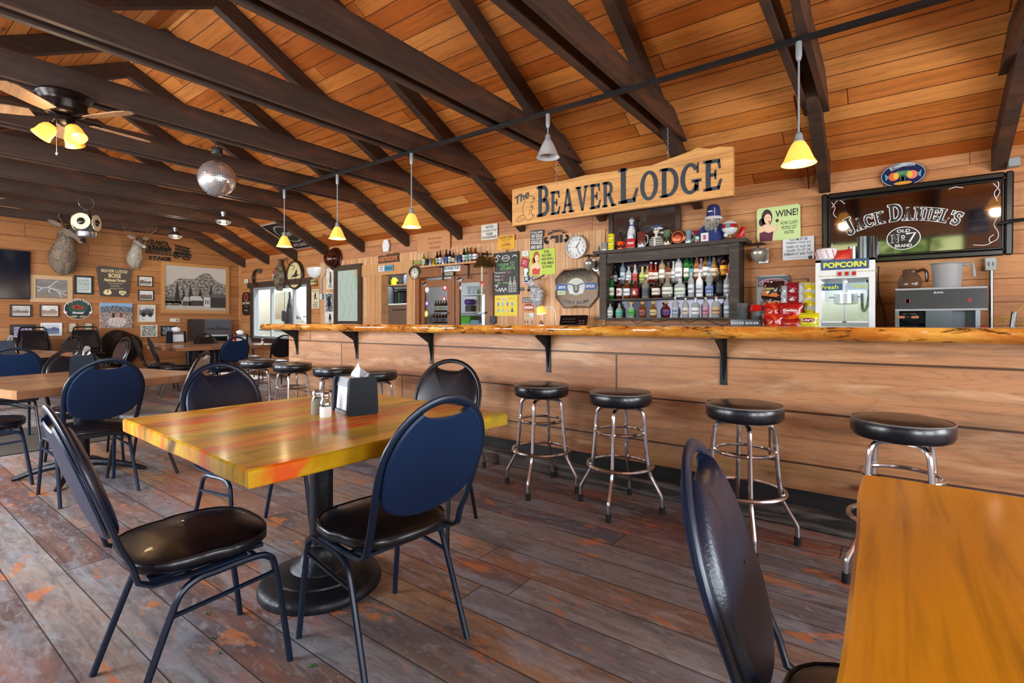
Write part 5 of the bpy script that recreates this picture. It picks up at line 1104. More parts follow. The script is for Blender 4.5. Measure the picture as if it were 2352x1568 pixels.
# store room
Ys = YB + .95; zt = az(908, 697, Ys)
m = MB(); m.b2((ax(868, Ys), Ys, 0), (ax(946, Ys), Ys + .65, zt), 'd4d8de', .03); m.b2((ax(902, Ys), Ys - .01, az(915, 712, Ys)), (ax(934, Ys), Ys, az(915, 710.5, Ys)), '50545a'); simple('upright_freezer', m, SATIN, 'tall white freezer behind the open doorway', 'freezer')
Yh = YB + 1.4; zsf = az(908, 655, Yh)
m = MB(); m.b2((ax(860, Yh), Yh - .15, zsf - .02), (ax(946, Yh), Yh + .2, zsf), 'c8a070'); simple('store_shelf', m, PAINT, 'wooden shelf over the clothes rail in the store room', 'shelf', smooth=False)
for k, (px, c, hh, rr, lab) in enumerate(((880, 'd8c820', .30, .05, 'tall yellow bottle on the store room shelf'), (893, '282c20', .27, .08, 'dark jar beside the yellow bottle in the store room'), (906, 'e0c830', .17, .08, 'short yellow tub on the store room shelf'), (920, '303438', .10, .09, 'low dark box on the store room shelf'), (933, '7080a0', .26, .05, 'blue bottle at the end of the store room shelf'))):
    m = MB(); m.lathe([(rr, 0), (rr * 1.05, hh * .7), (rr * .6, hh * .85), (rr * .6, hh)], (ax(px, Yh), Yh, zsf), 14, c); simple('store_bottle', m, GLOSS, lab, 'bottle')
zr = az(925, 664, Yh); m = MB(); m.cyl((ax(862, Yh), Yh + .1, zr), (ax(946, Yh), Yh + .1, zr), .012, 8); simple('clothes_rail', m, STEEL, 'steel clothes rail under the store room shelf', 'rail')
m = MB(); m.lathe([(.15, 0), (.17, .02), (.17, .34), (.15, .38), (.06, .40)], (ax(889, Ys + .3), Ys + .3, zt), 20); simple('clear_drum', m, plain('smoky clear plastic', '8c949c', .15, Transmission_Weight=.5, IOR=1.1), 'large clear plastic drum on the freezer', 'drum')
for k, (c, nm) in enumerate((('1c2028', 'black'), ('24303c', 'slate'), ('3c5444', 'green'), ('2c3c34', 'dark green'), ('18181c', 'jet black'))):
    x = ax(910 + k * 7, Yh); y_ = Yh + .1; m = MB(); m.tube([(x, y_, zr + .03), (x, y_, zr - .03), (x - .03, y_ - .1, zr - .08)], .006, 5, 'd0d0d0'); z_ = zr - .08
    m.add([(x - .03, y_ - .2, z_), (x + .03, y_ - .2, z_), (x + .03, y_, z_ + .06), (x - .03, y_, z_ + .06), (x + .03, y_ + .2, z_), (x - .03, y_ + .2, z_), (x + .04, y_ - .2, z_ - .3), (x - .04, y_ - .2, z_ - .3), (x + .04, y_ + .2, z_ - .3), (x - .04, y_ + .2, z_ - .3)], [(0, 1, 2, 3), (3, 2, 4, 5), (0, 7, 6, 1), (5, 4, 8, 9), (1, 6, 8, 4, 2), (0, 3, 5, 9, 7), (7, 9, 8, 6)], c)
    simple('hanging_shirt', m, CLOTH, '%s shirt on a hanger in the store room' % nm, 'shirt', 'shirts on the store room rail', False)
# ---------------------------------------------------------------- small signs along the bar wall
def T(rows, x0=.06, y0=.08, x1=.94, y1=.92, col='1c1c20', bold=.02, fill=.72): return lambda m, w, h, d: m.lines(rows, w * x0, h * y0, w * x1, h * y1, d, col, bold, fill)
P, w, h = bfr(870, 582, 918, 606)
panel('restrooms_sign', P, w, h, 'wavy edged brown wooden Restrooms sign', '4c2a1a', lambda m, w, h, d: m.text('RESTROOMS', w * .08, h * .28, w * .92, h * .72, d, 'c87a48', .03), th=.02, outline=[(w * a, h * b) for a, b in ((0, .12), (.3, .06), (.5, .0), (.7, .06), (1, .08), (.97, .5), (1, .9), (.85, 1), (.7, .92), (.5, .98), (.35, .84), (.1, .88), (0, .8), (.03, .5))])
P, w, h = bfr(874, 610, 907, 623)
panel('brewery_sticker', P, w, h, 'two tone white and blue sticker on the doorway lintel', 'd8dce4', lambda m, w, h, d: (m.rect(w * .42, 0, w, h, d, '3a8cac'), m.lines(['PABST', 'BLUE'], w * .03, h * .1, w * .4, h * .9, d, '2c3c70', .03), m.text('Ribbon', w * .46, h * .25, w * .96, h * .75, d + .001, '143c58', .03)), th=.004).location = (0, -.045, 0)
P, w, h = bfr(940, 599, 970, 614)
panel('happy_hour_sign', P, w, h, 'yellow green Happy Hour sign above the horseshoe clock', '1c2014', lambda m, w, h, d: (m.rect(w * .04, h * .1, w * .96, h * .9, d, 'b4c058'), m.text('HAPPY HOUR', w * .1, h * .3, w * .92, h * .8, d + .001, '24301c', .03)), th=.008)
P, w, h = bfr(941, 610, 970, 641); t = thing('horseshoe_clock', (0, 0, 0), label='black horseshoe framed clock with an oval white dial', cat='clock'); M = backM(P)
m = MB(M); m.prism([(w * (.5 + .5 * math.cos(R(a))), h * (.55 + .45 * math.sin(R(a)))) for a in range(-20, 201, 20)] + [(w * .3, 0), (w * .7, 0)], 0, .03); m.build('case', IRON, t)
m = MB(M); m.disc(w * .5, h * .42, w * .3, h * .4, .032, 'd8d4c8', 28); m.ring(w * .5, h * .42, w * .32, h * .42, w * .04, .033, 'a08c50')
for k in range(12): a = 2 * PI * k / 12; m.disc(w * .5 + w * .22 * math.cos(a), h * .42 + h * .3 * math.sin(a), .012, None, .034, '202020', 6)
m.stroke([(w * .5, h * .42), (w * .6, h * .55)], .01, .035, '101010'); m.stroke([(w * .5, h * .42), (w * .5, h * .7)], .008, .035, '101010'); m.build('dial', PAINT, t)
P, w, h = bfr(961, 537, 1035, 577)
panel('burned_plank_sign', P, w, h, 'plain pine plank with burned script ending in Allowed', 'c4885a', T(['No Horseplay', 'Dept. Politics', 'Allowed'], .25, .1, .85, .85, '5a3018', .0), th=.02)
P, w, h = bfr(1018, 607, 1060.6, 624)
panel('cabins_sign', P, w, h, 'white Cabins Available for Rent sign below the beer shelf', 'dfe4ec', T(['CABINS AVAILABLE FOR RENT'], .03, .15, .97, .85, '28303c', .03, .7), th=.006).location = (0, -.03, 0)
def no21(px, lab, dy=0):
    P, w, h = bfr(*px); panel('age_sign', P, w, h, lab, '16120f', T(['No One Under 21', 'Allowed in the Bar'], .06, .1, .94, .9, 'f0e8d8', .03), th=.012, outline=[(w * a, h * b) for a, b in ((.04, 0), (.96, 0), (1, .3), (.96, .5), (1, .75), (.96, 1), (.04, 1), (0, .75), (.04, .5), (0, .3))]).location = (0, dy, 0)
no21((1027, 624, 1049, 634), 'small black No One Under 21 sign on the cooler header', -.06); no21((1200, 682.5, 1228, 694.5), 'black No One Under 21 sign over the red notice')
P, w, h = bfr(1106, 515, 1143, 550)
panel('notice_sign', P, w, h, 'white metal Notice sign asking to pay in advance', 'dcdcd4', lambda m, w, h, d: (m.text('NOTICE!', w * .28, h * .74, w * .75, h * .92, d, '5a2430', .03), m.text("IF YOU'RE DRINKING TO FORGET", w * .05, h * .52, w * .95, h * .66, d, '3c3c44', .01), m.text('PLEASE', w * .32, h * .28, w * .7, h * .46, d, '4a2c38', .03), m.text('PAY IN ADVANCE', w * .06, h * .07, w * .94, h * .24, d, '5a2430', .04)), th=.004)
P, w, h = bfr(1144, 540, 1182, 573)
panel('hours_sign', P, w, h, 'orange yellow Hours Open and Closed sign above the chalkboard', 'e8a81c', lambda m, w, h, d: (m.text('HOURS OPEN', w * .1, h * .78, w * .9, h * .93, d, '3c2c0c', .03), m.text('When we feel like', w * .2, h * .65, w * .8, h * .74, d, '3c2c0c'), m.text('being here', w * .3, h * .54, w * .7, h * .62, d, '3c2c0c'), m.text('and', w * .42, h * .44, w * .58, h * .51, d, '3c2c0c'), m.text('CLOSED', w * .22, h * .27, w * .78, h * .41, d, '3c2c0c', .03), m.text('When we feel like being', w * .12, h * .16, w * .88, h * .24, d, '3c2c0c'), m.text('somewhere else', w * .2, h * .05, w * .8, h * .13, d, '3c2c0c')), r=.02, th=.005)
P, w, h = bfr(1135, 579.5, 1193, 677)
def chalk(m, w, h, d):
    m.rect(w * .03, h * .02, w * .97, h * .98, d, '232424'); W_ = 'dce0dc'; d += .001
    m.ring(w * .5, h * .86, w * .16, h * .07, .008, d, W_); m.text('BRAGGIN', w * .38, h * .85, w * .62, h * .88, d, W_, .02)
    m.text('Welcome TO', w * .1, h * .68, w * .84, h * .77, d, '7cc07c', 0, .2); m.text('ATLANTA', w * .28, h * .585, w * .86, h * .665, d, '88cc70', 0, .2)
    for s, a, b, c, y in (('Population', .05, .5, 'dce0dc', .5), ('Dogs', .05, .28, 'dce0dc', .42), ('Cats', .05, .28, 'dce0dc', .34)): m.text(s, w * a, h * y, w * b, h * (y + .055), d, c, 0, .2)
    for s, a, b, y in (('31', .55, .68, .5), ('21', .32, .44, .42), ('6', .32, .4, .34)): m.text(s, w * a, h * y, w * b, h * (y + .055), d, 'd0609c', .0)
    m.text('Elk   2,051', w * .18, h * .26, w * .6, h * .31, d, '88cc70')
    for pts in ([(.06, .88), (.14, .9), (.2, .84), (.12, .79), (.1, .83)], [(.94, .88), (.84, .92), (.76, .88)], [(.08, .14), (.2, .1), (.26, .16), (.3, .08), (.36, .16), (.42, .08), (.48, .16), (.54, .1)], [(.06, .22), (.18, .24), (.12, .18)], [(.28, .9), (.2, .94), (.12, .92)]): m.stroke([(w * p.x, h * p.y) for p in smooth_path([(a, b, 0) for a, b in pts], 5)], .012, d, W_)
    for x in (.68, .84): m.poly([(w * (x - .07), h * .06), (w * (x + .07), h * .06), (w * (x + .07), h * .26), (w * (x + .02), h * .34), (w * (x + .02), h * .42), (w * (x - .02), h * .42), (w * (x - .02), h * .34), (w * (x - .07), h * .26)], d, '9ca09c')
    for x in (.68, .84):
        for y in (.1, .15, .2): m.rect(w * (x - .05), h * y, w * (x + .05), h * (y + .02), d + .001, '303030')
panel('chalkboard', P, w, h, 'framed chalkboard welcoming guests to Atlanta with population figures', '0e0c0b', chalk, cat='chalkboard', th=.02)
P, w, h = bfr(1137, 678, 1189, 725.5)
def yel(m, w, h, d):
    m.disc(w * .42, h * .84, w * .16, h * .07, d, 'e8e0c0'); m.text('Twisted Tea', w * .3, h * .80, w * .54, h * .88, d + .001, '7a5a10', .02); m.text('Hard Iced', w * .07, h * .80, w * .24, h * .86, d, '3c5c30'); m.text('refreshing', w * .6, h * .82, w * .88, h * .88, d, '3c5c30')
    for k, c in enumerate(('5a7080', '78b0b8', 'b8483c', '6898a8')): x = w * (.16 + k * .205); m.rect(x - w * .06, h * .5, x + w * .06, h * .7, d, 'c8d0cc'); m.rect(x - w * .035, h * .48, x + w * .035, h * .66, d + .001, c); m.poly([(x - w * .07, h * .2), (x + w * .07, h * .2), (x, h * .42)], d, ('88a8b0', '98b8bc', 'c8b4a8', '30446c')[k])
panel('iced_tea_poster', P, w, h, 'yellow drinks poster with four bottles below the chalkboard', 'e0c81c', yel, cat='poster', r=.02, th=.006)
P, w, h = bfr(1127, 726, 1141, 743); m = MB(backM(P)).b2((0, 0, 0), (w, h, .03), '1c2024', .004); simple('dark_card_box', m, PAINT, 'small dark box pinned beside the yellow drinks poster', 'box')
P, w, h = bfr(1218, 528, 1247, 573)
panel('giggles_sign', P, w, h, 'dark blue tin sign about giggles above the pin-up sign', '20283a', lambda m, w, h, d: [m.text(s, w * .06, h * y0, w * .94, h * y1, d, 'e8e4dc', .03) for s, y0, y1 in (("IT'S ALL SHITS", .83, .95), ('AND GIGGLES', .63, .80), ('UNTIL SOMEONE', .51, .60), ('GIGGLES', .29, .48), ('AND SHITS', .05, .24))], th=.006, rot=-.04)
P, w, h = bfr(1249, 527, 1309, 561); t = MB(backM(P + Vector((0, -.012, 0)))).pc('2a1c18'); arc2 = lambda x, y: (w / 2 + (w * .36 + (y - h * .8) * .8) * math.sin((x / w - .5) * 2.2), h * .32 + (h * .5 + (y - h * .8)) * math.cos((x / w - .5) * 2.0))
t.text("We Don't Call", w * .05, h * .8, w * .95, h * 1.0, 0, None, .03, f=arc2, th=.004); t.text('911', w * .27, h * .06, w * .72, h * .62, 0, None, .08, th=.006)
for sx in (-1, 1): t.ell((w * (.5 + sx * .38), h * .22, .003), (w * .09, h * .1, .004), 10, 5); t.tube(smooth_path([(w * (.5 + sx * .34), h * .1, .003), (w * (.5 + sx * .44), h * .35, .003), (w * (.5 + sx * .38), h * .55, .003)], 4), .014, 5)
t.build('metal_sign', IRON, None, True, label="rusty cut metal sign reading We Don't Call 911", cat='sign')
def pinup(m, w, h, d, hair='b0502c', dress='c83420', x=.27, low=.04):
    m.disc(w * x, h * .70, w * .13, h * .25, d, hair); m.disc(w * (x - .12), h * .58, w * .07, h * .12, d, hair); m.disc(w * (x + .02), h * .66, w * .085, h * .15, d + .001, 'f0c8a8'); m.disc(w * (x + .05), h * .58, w * .025, h * .02, d + .002, 'b83030')
    m.poly([(w * (x - .2), h * low), (w * (x + .16), h * low), (w * (x + .18), h * .36), (w * (x + .04), h * .52), (w * (x - .06), h * .50), (w * (x - .22), h * .38)], d + .0005, 'f0c8a8'); m.poly([(w * (x - .17), h * low), (w * (x + .12), h * low), (w * (x + .15), h * .28), (w * (x + .03), h * .24), (w * (x - .06), h * .30), (w * (x - .18), h * .26)], d + .0015, dress)
    m.disc(w * (x - .0), h * .69, w * .01, h * .012, d + .002, '302018'); m.disc(w * (x + .055), h * .69, w * .01, h * .012, d + .002, '302018')
P, w, h = bfr(1218, 573, 1276, 632)
panel('pinup_sign', P, w, h, 'lime green tin sign with a red haired woman in a red top', 'b8d040', lambda m, w, h, d: (pinup(m, w, h, d), [m.text(s, w * a, h * y, w * b, h * (y + .1), d, '3a2414', .03) for s, a, b, y in (('THE', .56, .78, .84), ('BOOBS', .5, .86, .7), ('ARE REAL.', .46, .95, .56), ('THE SMILE', .46, .95, .40), ('IS FAKE', .52, .88, .26))]), r=.02, th=.006, rot=.02)
P, w, h = bfr(1199, 576, 1214, 588); panel('note_card', P, w, h, 'small cream card pinned above the red can sleeve', 'd4dcd4', T(['cash', 'only'], .2, .2, .8, .8, '7c9090', 0), cat='card', th=.002)
P, w, h = bfr(1195, 589, 1212, 611); panel('can_sleeve', P, w, h, 'red can sleeve pinned at a tilt beside the pin-up sign', 'a8182c', T(['Atlanta', 'Idaho'], .2, .3, .8, .8, 'f0c0c8', .02), cat='can sleeve', th=.008, rot=-.3)
P, w, h = bfr(1202, 613, 1215, 633); panel('horse_emblem', P, w, h, 'white and green horse head emblem on the pine boards', '284a3c', lambda m, w, h, d: (m.poly([(w * .2, 0), (w * .6, 0), (w * .7, h * .4), (w * .95, h * .5), (w * .8, h * .8), (w * .5, h), (w * .1, h * .7)], d, 'e0e8e8'),), th=.005, outline=[(w * a, h * b) for a, b in ((.1, 0), (.9, .1), (1, .6), (.9, 1), (.2, .95), (0, .5))])
P, w, h = bfr(1201, 632.5, 1228, 653); panel('sxs_sticker', P, w, h, 'S X S sticker lettered in blue over a red line', 'd8d4c8', lambda m, w, h, d: (m.text('S', w * .04, h * .25, w * .28, h * .92, d, '24508c', .04), m.text('S', w * .72, h * .25, w * .96, h * .92, d, '24508c', .04), m.stroke([(w * .36, h * .25), (w * .64, h * .9)], .02, d, '5a6a80'), m.stroke([(w * .64, h * .25), (w * .36, h * .9)], .02, d, '5a6a80'), m.rect(w * .04, h * .04, w * .96, h * .14, d, 'b83838')), th=.002, cat='sticker')
P, w, h = bfr(1194, 660, 1204, 668); panel('dark_sticker', P, w, h, 'tiny dark sticker beside the chalkboard frame', '241c24', T(['ROCK', 'BAR'], .1, .1, .9, .9, 'b8a8a0', .0), th=.002, cat='sticker')
P, w, h = bfr(1212, 656, 1220, 668); m = MB(backM(P)).pc('2a2420'); m.tube([(w / 2, 0, .006), (w / 2, h, .006)], .008, 6); m.tube(smooth_path([(0, h * .35, .006), (w * .2, h * .08, .006), (w * .5, 0, .006), (w * .8, h * .08, .006), (w, h * .35, .006)], 4), .008, 6); m.tube([(w * .2, h * .75, .006), (w * .8, h * .75, .006)], .007, 6); m.build('anchor_ornament', IRON, None, label='tiny dark anchor ornament left of the white fur mount', cat='ornament')
P, w, h = bfr(1205, 696, 1226, 717); panel('red_notice', P, w, h, 'red and yellow notice under the black age sign', 'c8503c', lambda m, w, h, d: (m.rect(w * .05, h * .38, w * .95, h * .62, d, 'e8e4d8'), m.lines(['WARNING', '', 'UP TO CODE', 'NO SMOKING'], w * .08, h * .06, w * .92, h * .94, d + .001, '5a1c14', .02), m.rect(w * .05, h * .04, w * .95, h * .2, d, 'e8b028')), th=.004)
P, w, h = bfr(1204, 718, 1226, 743); panel('mountain_stickers', P, w, h, 'pale mountain and tree stickers just above the bar top', 'd0a884', lambda m, w, h, d: ([m.poly([(w * x, h * .05), (w * (x + .16), h * .05), (w * (x + .08), h * .4)], d, '3c3834') for x in (.02, .3, .74)], m.poly([(w * .1, h * .6), (w * .9, h * .6), (w * .6, h * .72), (w * .4, h * .78)], d, 'a0b0a8'), m.rect(w * .55, h * .55, w * .98, h * .95, d - .0003, 'd0dce4')), th=.002, cat='sticker')
# white fur mount with antlers
P, w, h = bfr(1226, 634, 1256, 706); t = thing('fur_jackalope', (0, 0, 0), label='white grey fur mount with small antlers below the pin-up sign', cat='animal mount'); m = MB(backM(P)); pts = []
def jf(u, v):
    a = 2 * PI * u; prof = [(.0, .02), (.15, .30), (.4, .42), (.6, .36), (.74, .2), (.82, .22), (.92, .2), (1.0, .02)]
    for i in range(len(prof) - 1):
        if v <= prof[i + 1][0]: k = (v - prof[i][0]) / (prof[i + 1][0] - prof[i][0]); rr = prof[i][1] + (prof[i + 1][1] - prof[i][1]) * k; break
    x0 = w * (.55 - .25 * v) if v > .6 else w * .5
    return (x0 + w * rr * math.cos(a), h * v * .9, .1 + w * rr * .7 * math.sin(a) + (.06 if v > .72 else 0))
m.grid(18, 22, jf, lambda u, v: lerp(hx('8a8c94'), hx('e0e0e4'), max(0, min(1, .6 + nz(u * 7, v * 9)))))
Mi = backM(P); tufts(m, [(Vector(jf(a, b)), Vector((math.cos(2 * PI * a), 0, math.sin(2 * PI * a)))) for a, b in [(rnd.random(), rnd.random() * .8) for _ in range(500)]], .045, 500, ['d8dae0', 'a8aab4', 'f0f0f4', '888a92'], 5, .0, .005); m.build('fur_body', FUR, t)
m = MB(backM(P)); m.tube(smooth_path([(w * .3, h * .86, .15), (w * .1, h * .93, .14), (w * .0, h * 1.02, .14)], 4), .012, 6); m.tube(smooth_path([(w * .5, h * .86, .15), (w * .9, h * .92, .14), (w * 1.2, h * 1.0, .14)], 4), .012, 6); m.tube([(w * .85, h * .92, .14), (w * .95, h * .84, .14)], .008, 6); m.build('antlers', plain('small antler bone', '5a4a3c', .5), t)
m = MB(backM(P)); m.ell((w * .25, h * .8, .27), (.012, .012, .012)); m.build('eye', MT['dark glass eye'], t)
# octagonal spirits mirror
P, w, h = bfr(1278.5, 617, 1374.5, 706, 6.172); t = thing('octagon_mirror', (0, 0, 0), label='octagonal bar mirror with a blue Estate Distilled band and bull portrait', cat='mirror'); M = backM(P, .03); oc = [(w * a, h * b) for a, b in ((.2, 0), (.8, 0), (1, .27), (1, .76), (.8, 1), (.2, 1), (0, .76), (0, .27))]
MIRR = plain('bar mirror glass', '241c16', .1, 1.0)
m = MB(M); m.prism(oc, 0, .012); m.build('mirror_glass', MIRR, t, False)
m = MB(M); m.tube([(x, y, .012) for x, y in oc], .01, 6, closed=True); m.build('bevel', plain('bevel strip', 'c0b8a8', .2, .8), t)
m = MB(M); m.rect(0, h * .45, w, h * .62, .0135, '1f4f9c'); m.text('ESTATE', w * .08, h * .5, w * .24, h * .57, .0145, 'f0f0f0', .03); m.text('DISTILLED', w * .73, h * .5, w * .93, h * .57, .0145, 'f0f0f0', .03)
m.disc(w * .5, h * .54, w * .21, h * .22, .0145, 'c4ccc8', 32); 
for pts, c in (([(.42, .58), (.58, .58), (.56, .42), (.5, .36), (.44, .42)], '3c4644'), ([(.46, .56), (.54, .56), (.53, .44), (.47, .44)], 'a0a8a4'), ([(.3, .63), (.44, .6), (.44, .57), (.32, .6)], '3c4644'), ([(.7, .63), (.56, .6), (.56, .57), (.68, .6)], '3c4644'), ([(.33, .36), (.42, .36), (.40, .5), (.34, .5)], 'd8dcd8'), ([(.58, .36), (.67, .36), (.66, .5), (.6, .5)], 'd8dcd8')): m.poly([(w * a, h * b) for a, b in pts], .0155, c)
m.rect(w * .04, h * .34, w * .24, h * .45, .014, 'b8c89c'); m.text('vodka soda', w * .07, h * .38, w * .21, h * .42, .015, '5c8c5c')
def ao(x, y): a = (x / w - .5) * 2.3; r = (y / h); return (w * .5 + w * r * math.sin(a), h * .52 + h * r * math.cos(a))
m.text('CANAWAII', 0, h * .3, w, h * .44, .0145, '1c1824', .0, f=ao); m.text('DRY RUM', w * .2, h * .14, w * .78, h * .22, .0145, '20304c', .02, f=lambda x, y: (x, y - .06 * h * math.sin(PI * (x / w - .2) / .6))); m.build('print', PAINT, t, False)
# oil lamp style wall lights
def wall_lamp(px, lab):
    P, w, h = bfr(*px); t = thing('wall_lamp', (0, 0, 0), label=lab, cat='wall lamp'); M = backM(P)
    m = MB(M); m.b2((w * .35, -h * .05, 0), (w, h * .78, .01), 'c8ccd0', .004); m.build('back_plate', METAL, t, False)
    m = MB(M @ Matrix.Translation((w * .45, h * .42, .12)) @ Matrix.Rotation(-PI / 2, 4, 'X')); m.lathe([(.02, -h * .42), (w * .3, -h * .3), (w * .46, -.02), (w * .46, .02), (w * .34, h * .2), (w * .2, h * .32), (w * .12, h * .34)], n=24); m.build('glass_body', plain('smoky lamp glass', 'a8a49c', .2, .4), t)
    m = MB(M @ Matrix.Translation((w * .45, h * .9, .12)) @ Matrix.Rotation(-PI / 2, 4, 'X')); m.lathe([(w * .5, 0), (w * .52, .008), (w * .3, .02), (.02, .03)], n=24); m.cyl((0, 0, -h * .16), (0, 0, 0), .01, 8); m.build('smoke_cap', BRONZE, t)
wall_lamp((1352, 588, 1376, 622), 'globe wall lamp with a dark cap beside the silver clock'); wall_lamp((1730, 561, 1766, 603), 'globe wall lamp with a dark cap below the wine sign')
# ---------------------------------------------------------------- beer shelf, bell, cross
a, b = onY(968, 612, 6.06), onY(1103, 597, 6.06)
m = MB(); zs = onY(1035, 605, 6.06).z; m.b2((a.x, 6.02, zs - .03), (b.x, 6.18, zs)); m.build('beer_shelf', TRIM, None, False, label='narrow pine shelf carrying beer bottles over the cooler doors', cat='shelf')
for k, px in enumerate((1010, 1068)):
    p = onY(px, 610, 6.06); m = MB(); m.b2((p.x - .015, 6.02, zs - .045), (p.x + .015, 6.18, zs - .03)); m.b2((p.x - .015, 6.13, zs - .26), (p.x + .015, 6.145, zs - .03)); m.build('shelf_bracket', IRON, None, False, label='black iron beer shelf bracket, %s the white cabins sign' % ('left of' if k == 0 else 'right of'), cat='bracket')
P, w, h = bfr(1098, 582, 1132, 614, 6.1); t = thing('brass_bell', (P.x + w / 2, 6.02, P.z), label='old brass bell with a rope pull beside the chalkboard', cat='bell')
BRASS = plain('aged brass', '5c5028', .35, .8)
m = MB(); m.lathe([(w * .48, 0), (w * .46, .02), (w * .34, .06), (w * .26, h * .5), (w * .2, h * .72), (w * .08, h * .8), (.02, h * .82)], n=28); m.build('bell', BRASS, t)
m = MB(); m.tube([(0, 0, h * .8), (0, 0, h * .98), (0, .16, h * .98)], .014, 8); m.tube([(0, 0, h * .9), (w * .3, 0, h * .3), (w * .6, 0, .02), (w * .8, 0, .1)], .01, 6); m.build('yoke', IRON, t)
m = MB(); m.cyl((0, 0, .02), (0, 0, -.46), .014, 8, 'd8d0b8'); 
for z in (-.22, -.36): m.cyl((0, 0, z), (0, 0, z - .04), .018, 8, 'b84838' if z > -.3 else 'd0c8a8')
m.build('rope', CLOTH, t)
P, w, h = bfr(1109, 576, 1129, 603); m = MB(backM(P)); m.b2((w * .44, 0, 0), (w * .58, h, .02)); m.b2((0, h * .62, 0), (w, h * .74, .02)); m.build('wooden_cross', plain('reddish wood', '6a3420', .5), None, False, label='small brown wooden cross behind the brass bell', cat='cross')
# wine sign etc
P, w, h = bfr(1739, 474, 1839, 552)
panel('wine_sign', P, w, h, 'pale green tin Wine sign with a dark haired woman raising a glass', 'c4dc98', lambda m, w, h, d: (pinup(m, w, h, d, '3c1c24', '5c1830', .24, .0), m.stroke([(w * .40, h * .22), (w * .50, h * .34), (w * .48, h * .5)], w * .04, d + .002, 'e8bca0'), m.disc(w * .48, h * .58, w * .035, h * .05, d + .003, '5c1828'), m.text('WINE!', w * .44, h * .68, w * .95, h * .88, d, '2c2420', .02), m.text('HOW CLASSY', w * .56, h * .44, w * .95, h * .54, d, '38302c', .01), m.text('PEOPLE GET', w * .58, h * .3, w * .92, h * .4, d, '38302c', .01), m.text('WASTED', w * .63, h * .16, w * .86, h * .26, d, '38302c', .01)), r=.03, th=.006, rot=.01)
P, w, h = bfr(1798, 544, 1870, 596)
panel('age_limit_sign', P, w, h, 'white You Must Be Twenty-One sign beside the mirror frame', 'd8dce4', lambda m, w, h, d: ([m.text(s, w * a, h * y, w * b, h * (y + .12), d, '2c3440', .02) for s, a, b, y in (('YOU MUST BE', .2, .8, .84), ('TWENTY-ONE (21)', .1, .9, .68), ('YEARS OF AGE OR', .1, .9, .52), ('OLDER TO SIT OR', .12, .9, .36), ('REMAIN AT BAR TOP', .05, .95, .2))], m.rect(w * .2, h * .1, w * .8, h * .115, d, '7c8490'), m.disc(w * .88, h * .07, .02, None, d, '2c3440')), th=.004)
P, w, h = bfr(1739, 632, 1814, 740)
panel('warning_sign', P, w, h, 'white Warning sign with a pink oval, half hidden by snack bags', 'c4cad4', lambda m, w, h, d: (m.rect(w * .02, h * .76, w * .98, h * .98, d, '56626c'), m.disc(w * .5, h * .84, w * .43, h * .09, d + .001, 'e8d0d8', 36), m.disc(w * .5, h * .84, w * .41, h * .08, d + .0015, 'a85c74', 36), m.text('WARNING', w * .15, h * .80, w * .86, h * .88, d + .002, 'f0e8ec', .03), [m.text(s, w * .12, h * y, w * b, h * (y + .07), d, '3c444c', .01) for s, b, y in (('COWBOYS', .7, .58), ('WILL BE', .7, .48), ('BELIEVED', .8, .38), ('WHEN', .6, .28), ('ASSES', .6, .18))]), r=.05, th=.006)
# Bienvenidos oval
P, w, h = bfr(2022, 374, 2127.5, 430); 
def bien(m, w, h, d):
    m.disc(w / 2, h / 2, w * .47, h * .46, d, '1c2850', 40); m.ring(w / 2, h / 2, w * .485, h * .485, .006, d + .001, 'b8c0d0', 40)
    m.poly([(w * .24, h * .70), (w * .5, h * .82), (w * .76, h * .80), (w * .76, h * .92), (w * .5, h * .96), (w * .2, h * .84)], d + .002, 'b4c0c8'); m.text('Bienvenidos', w * .25, h * .76, w * .74, h * .88, d + .003, '203050', .01, .3, f=lambda x, y: (x, y + .10 * (x - w * .5)))
    for sx, c in ((-1, 'e07048'), (1, 'e8806c')): cx = w * (.5 + sx * .2); m.disc(cx, h * .46, w * .12, h * .17, d + .002, c, 20); m.disc(cx - sx * w * .05, h * .48, w * .06, h * .14, d + .003, 'e0c050', 16); m.poly([(cx + sx * w * .1, h * .46), (cx + sx * w * .2, h * .62), (cx + sx * w * .18, h * .32)], d + .002, '5aa0c0')
    for k in range(5): m.stroke([(w * .5, h * .18), (w * (.5 + .03 * (k - 2)), h * .5), (w * (.5 + .06 * (k - 2)), h * .66)], .014, d + .002, '5c9870')
    m.disc(w * .5, h * .16, w * .2, h * .07, d + .0025, 'e0a040')
panel('fish_plaque', P, w, h, 'oval navy plaque with two orange fish above the black framed mirror', '141c38', bien, cat='plaque', th=.02, mat=GLOSS, outline=[(w / 2 + w * .5 * math.cos(2 * PI * i / 44), h / 2 + h * .5 * math.sin(2 * PI * i / 44)) for i in range(44)])
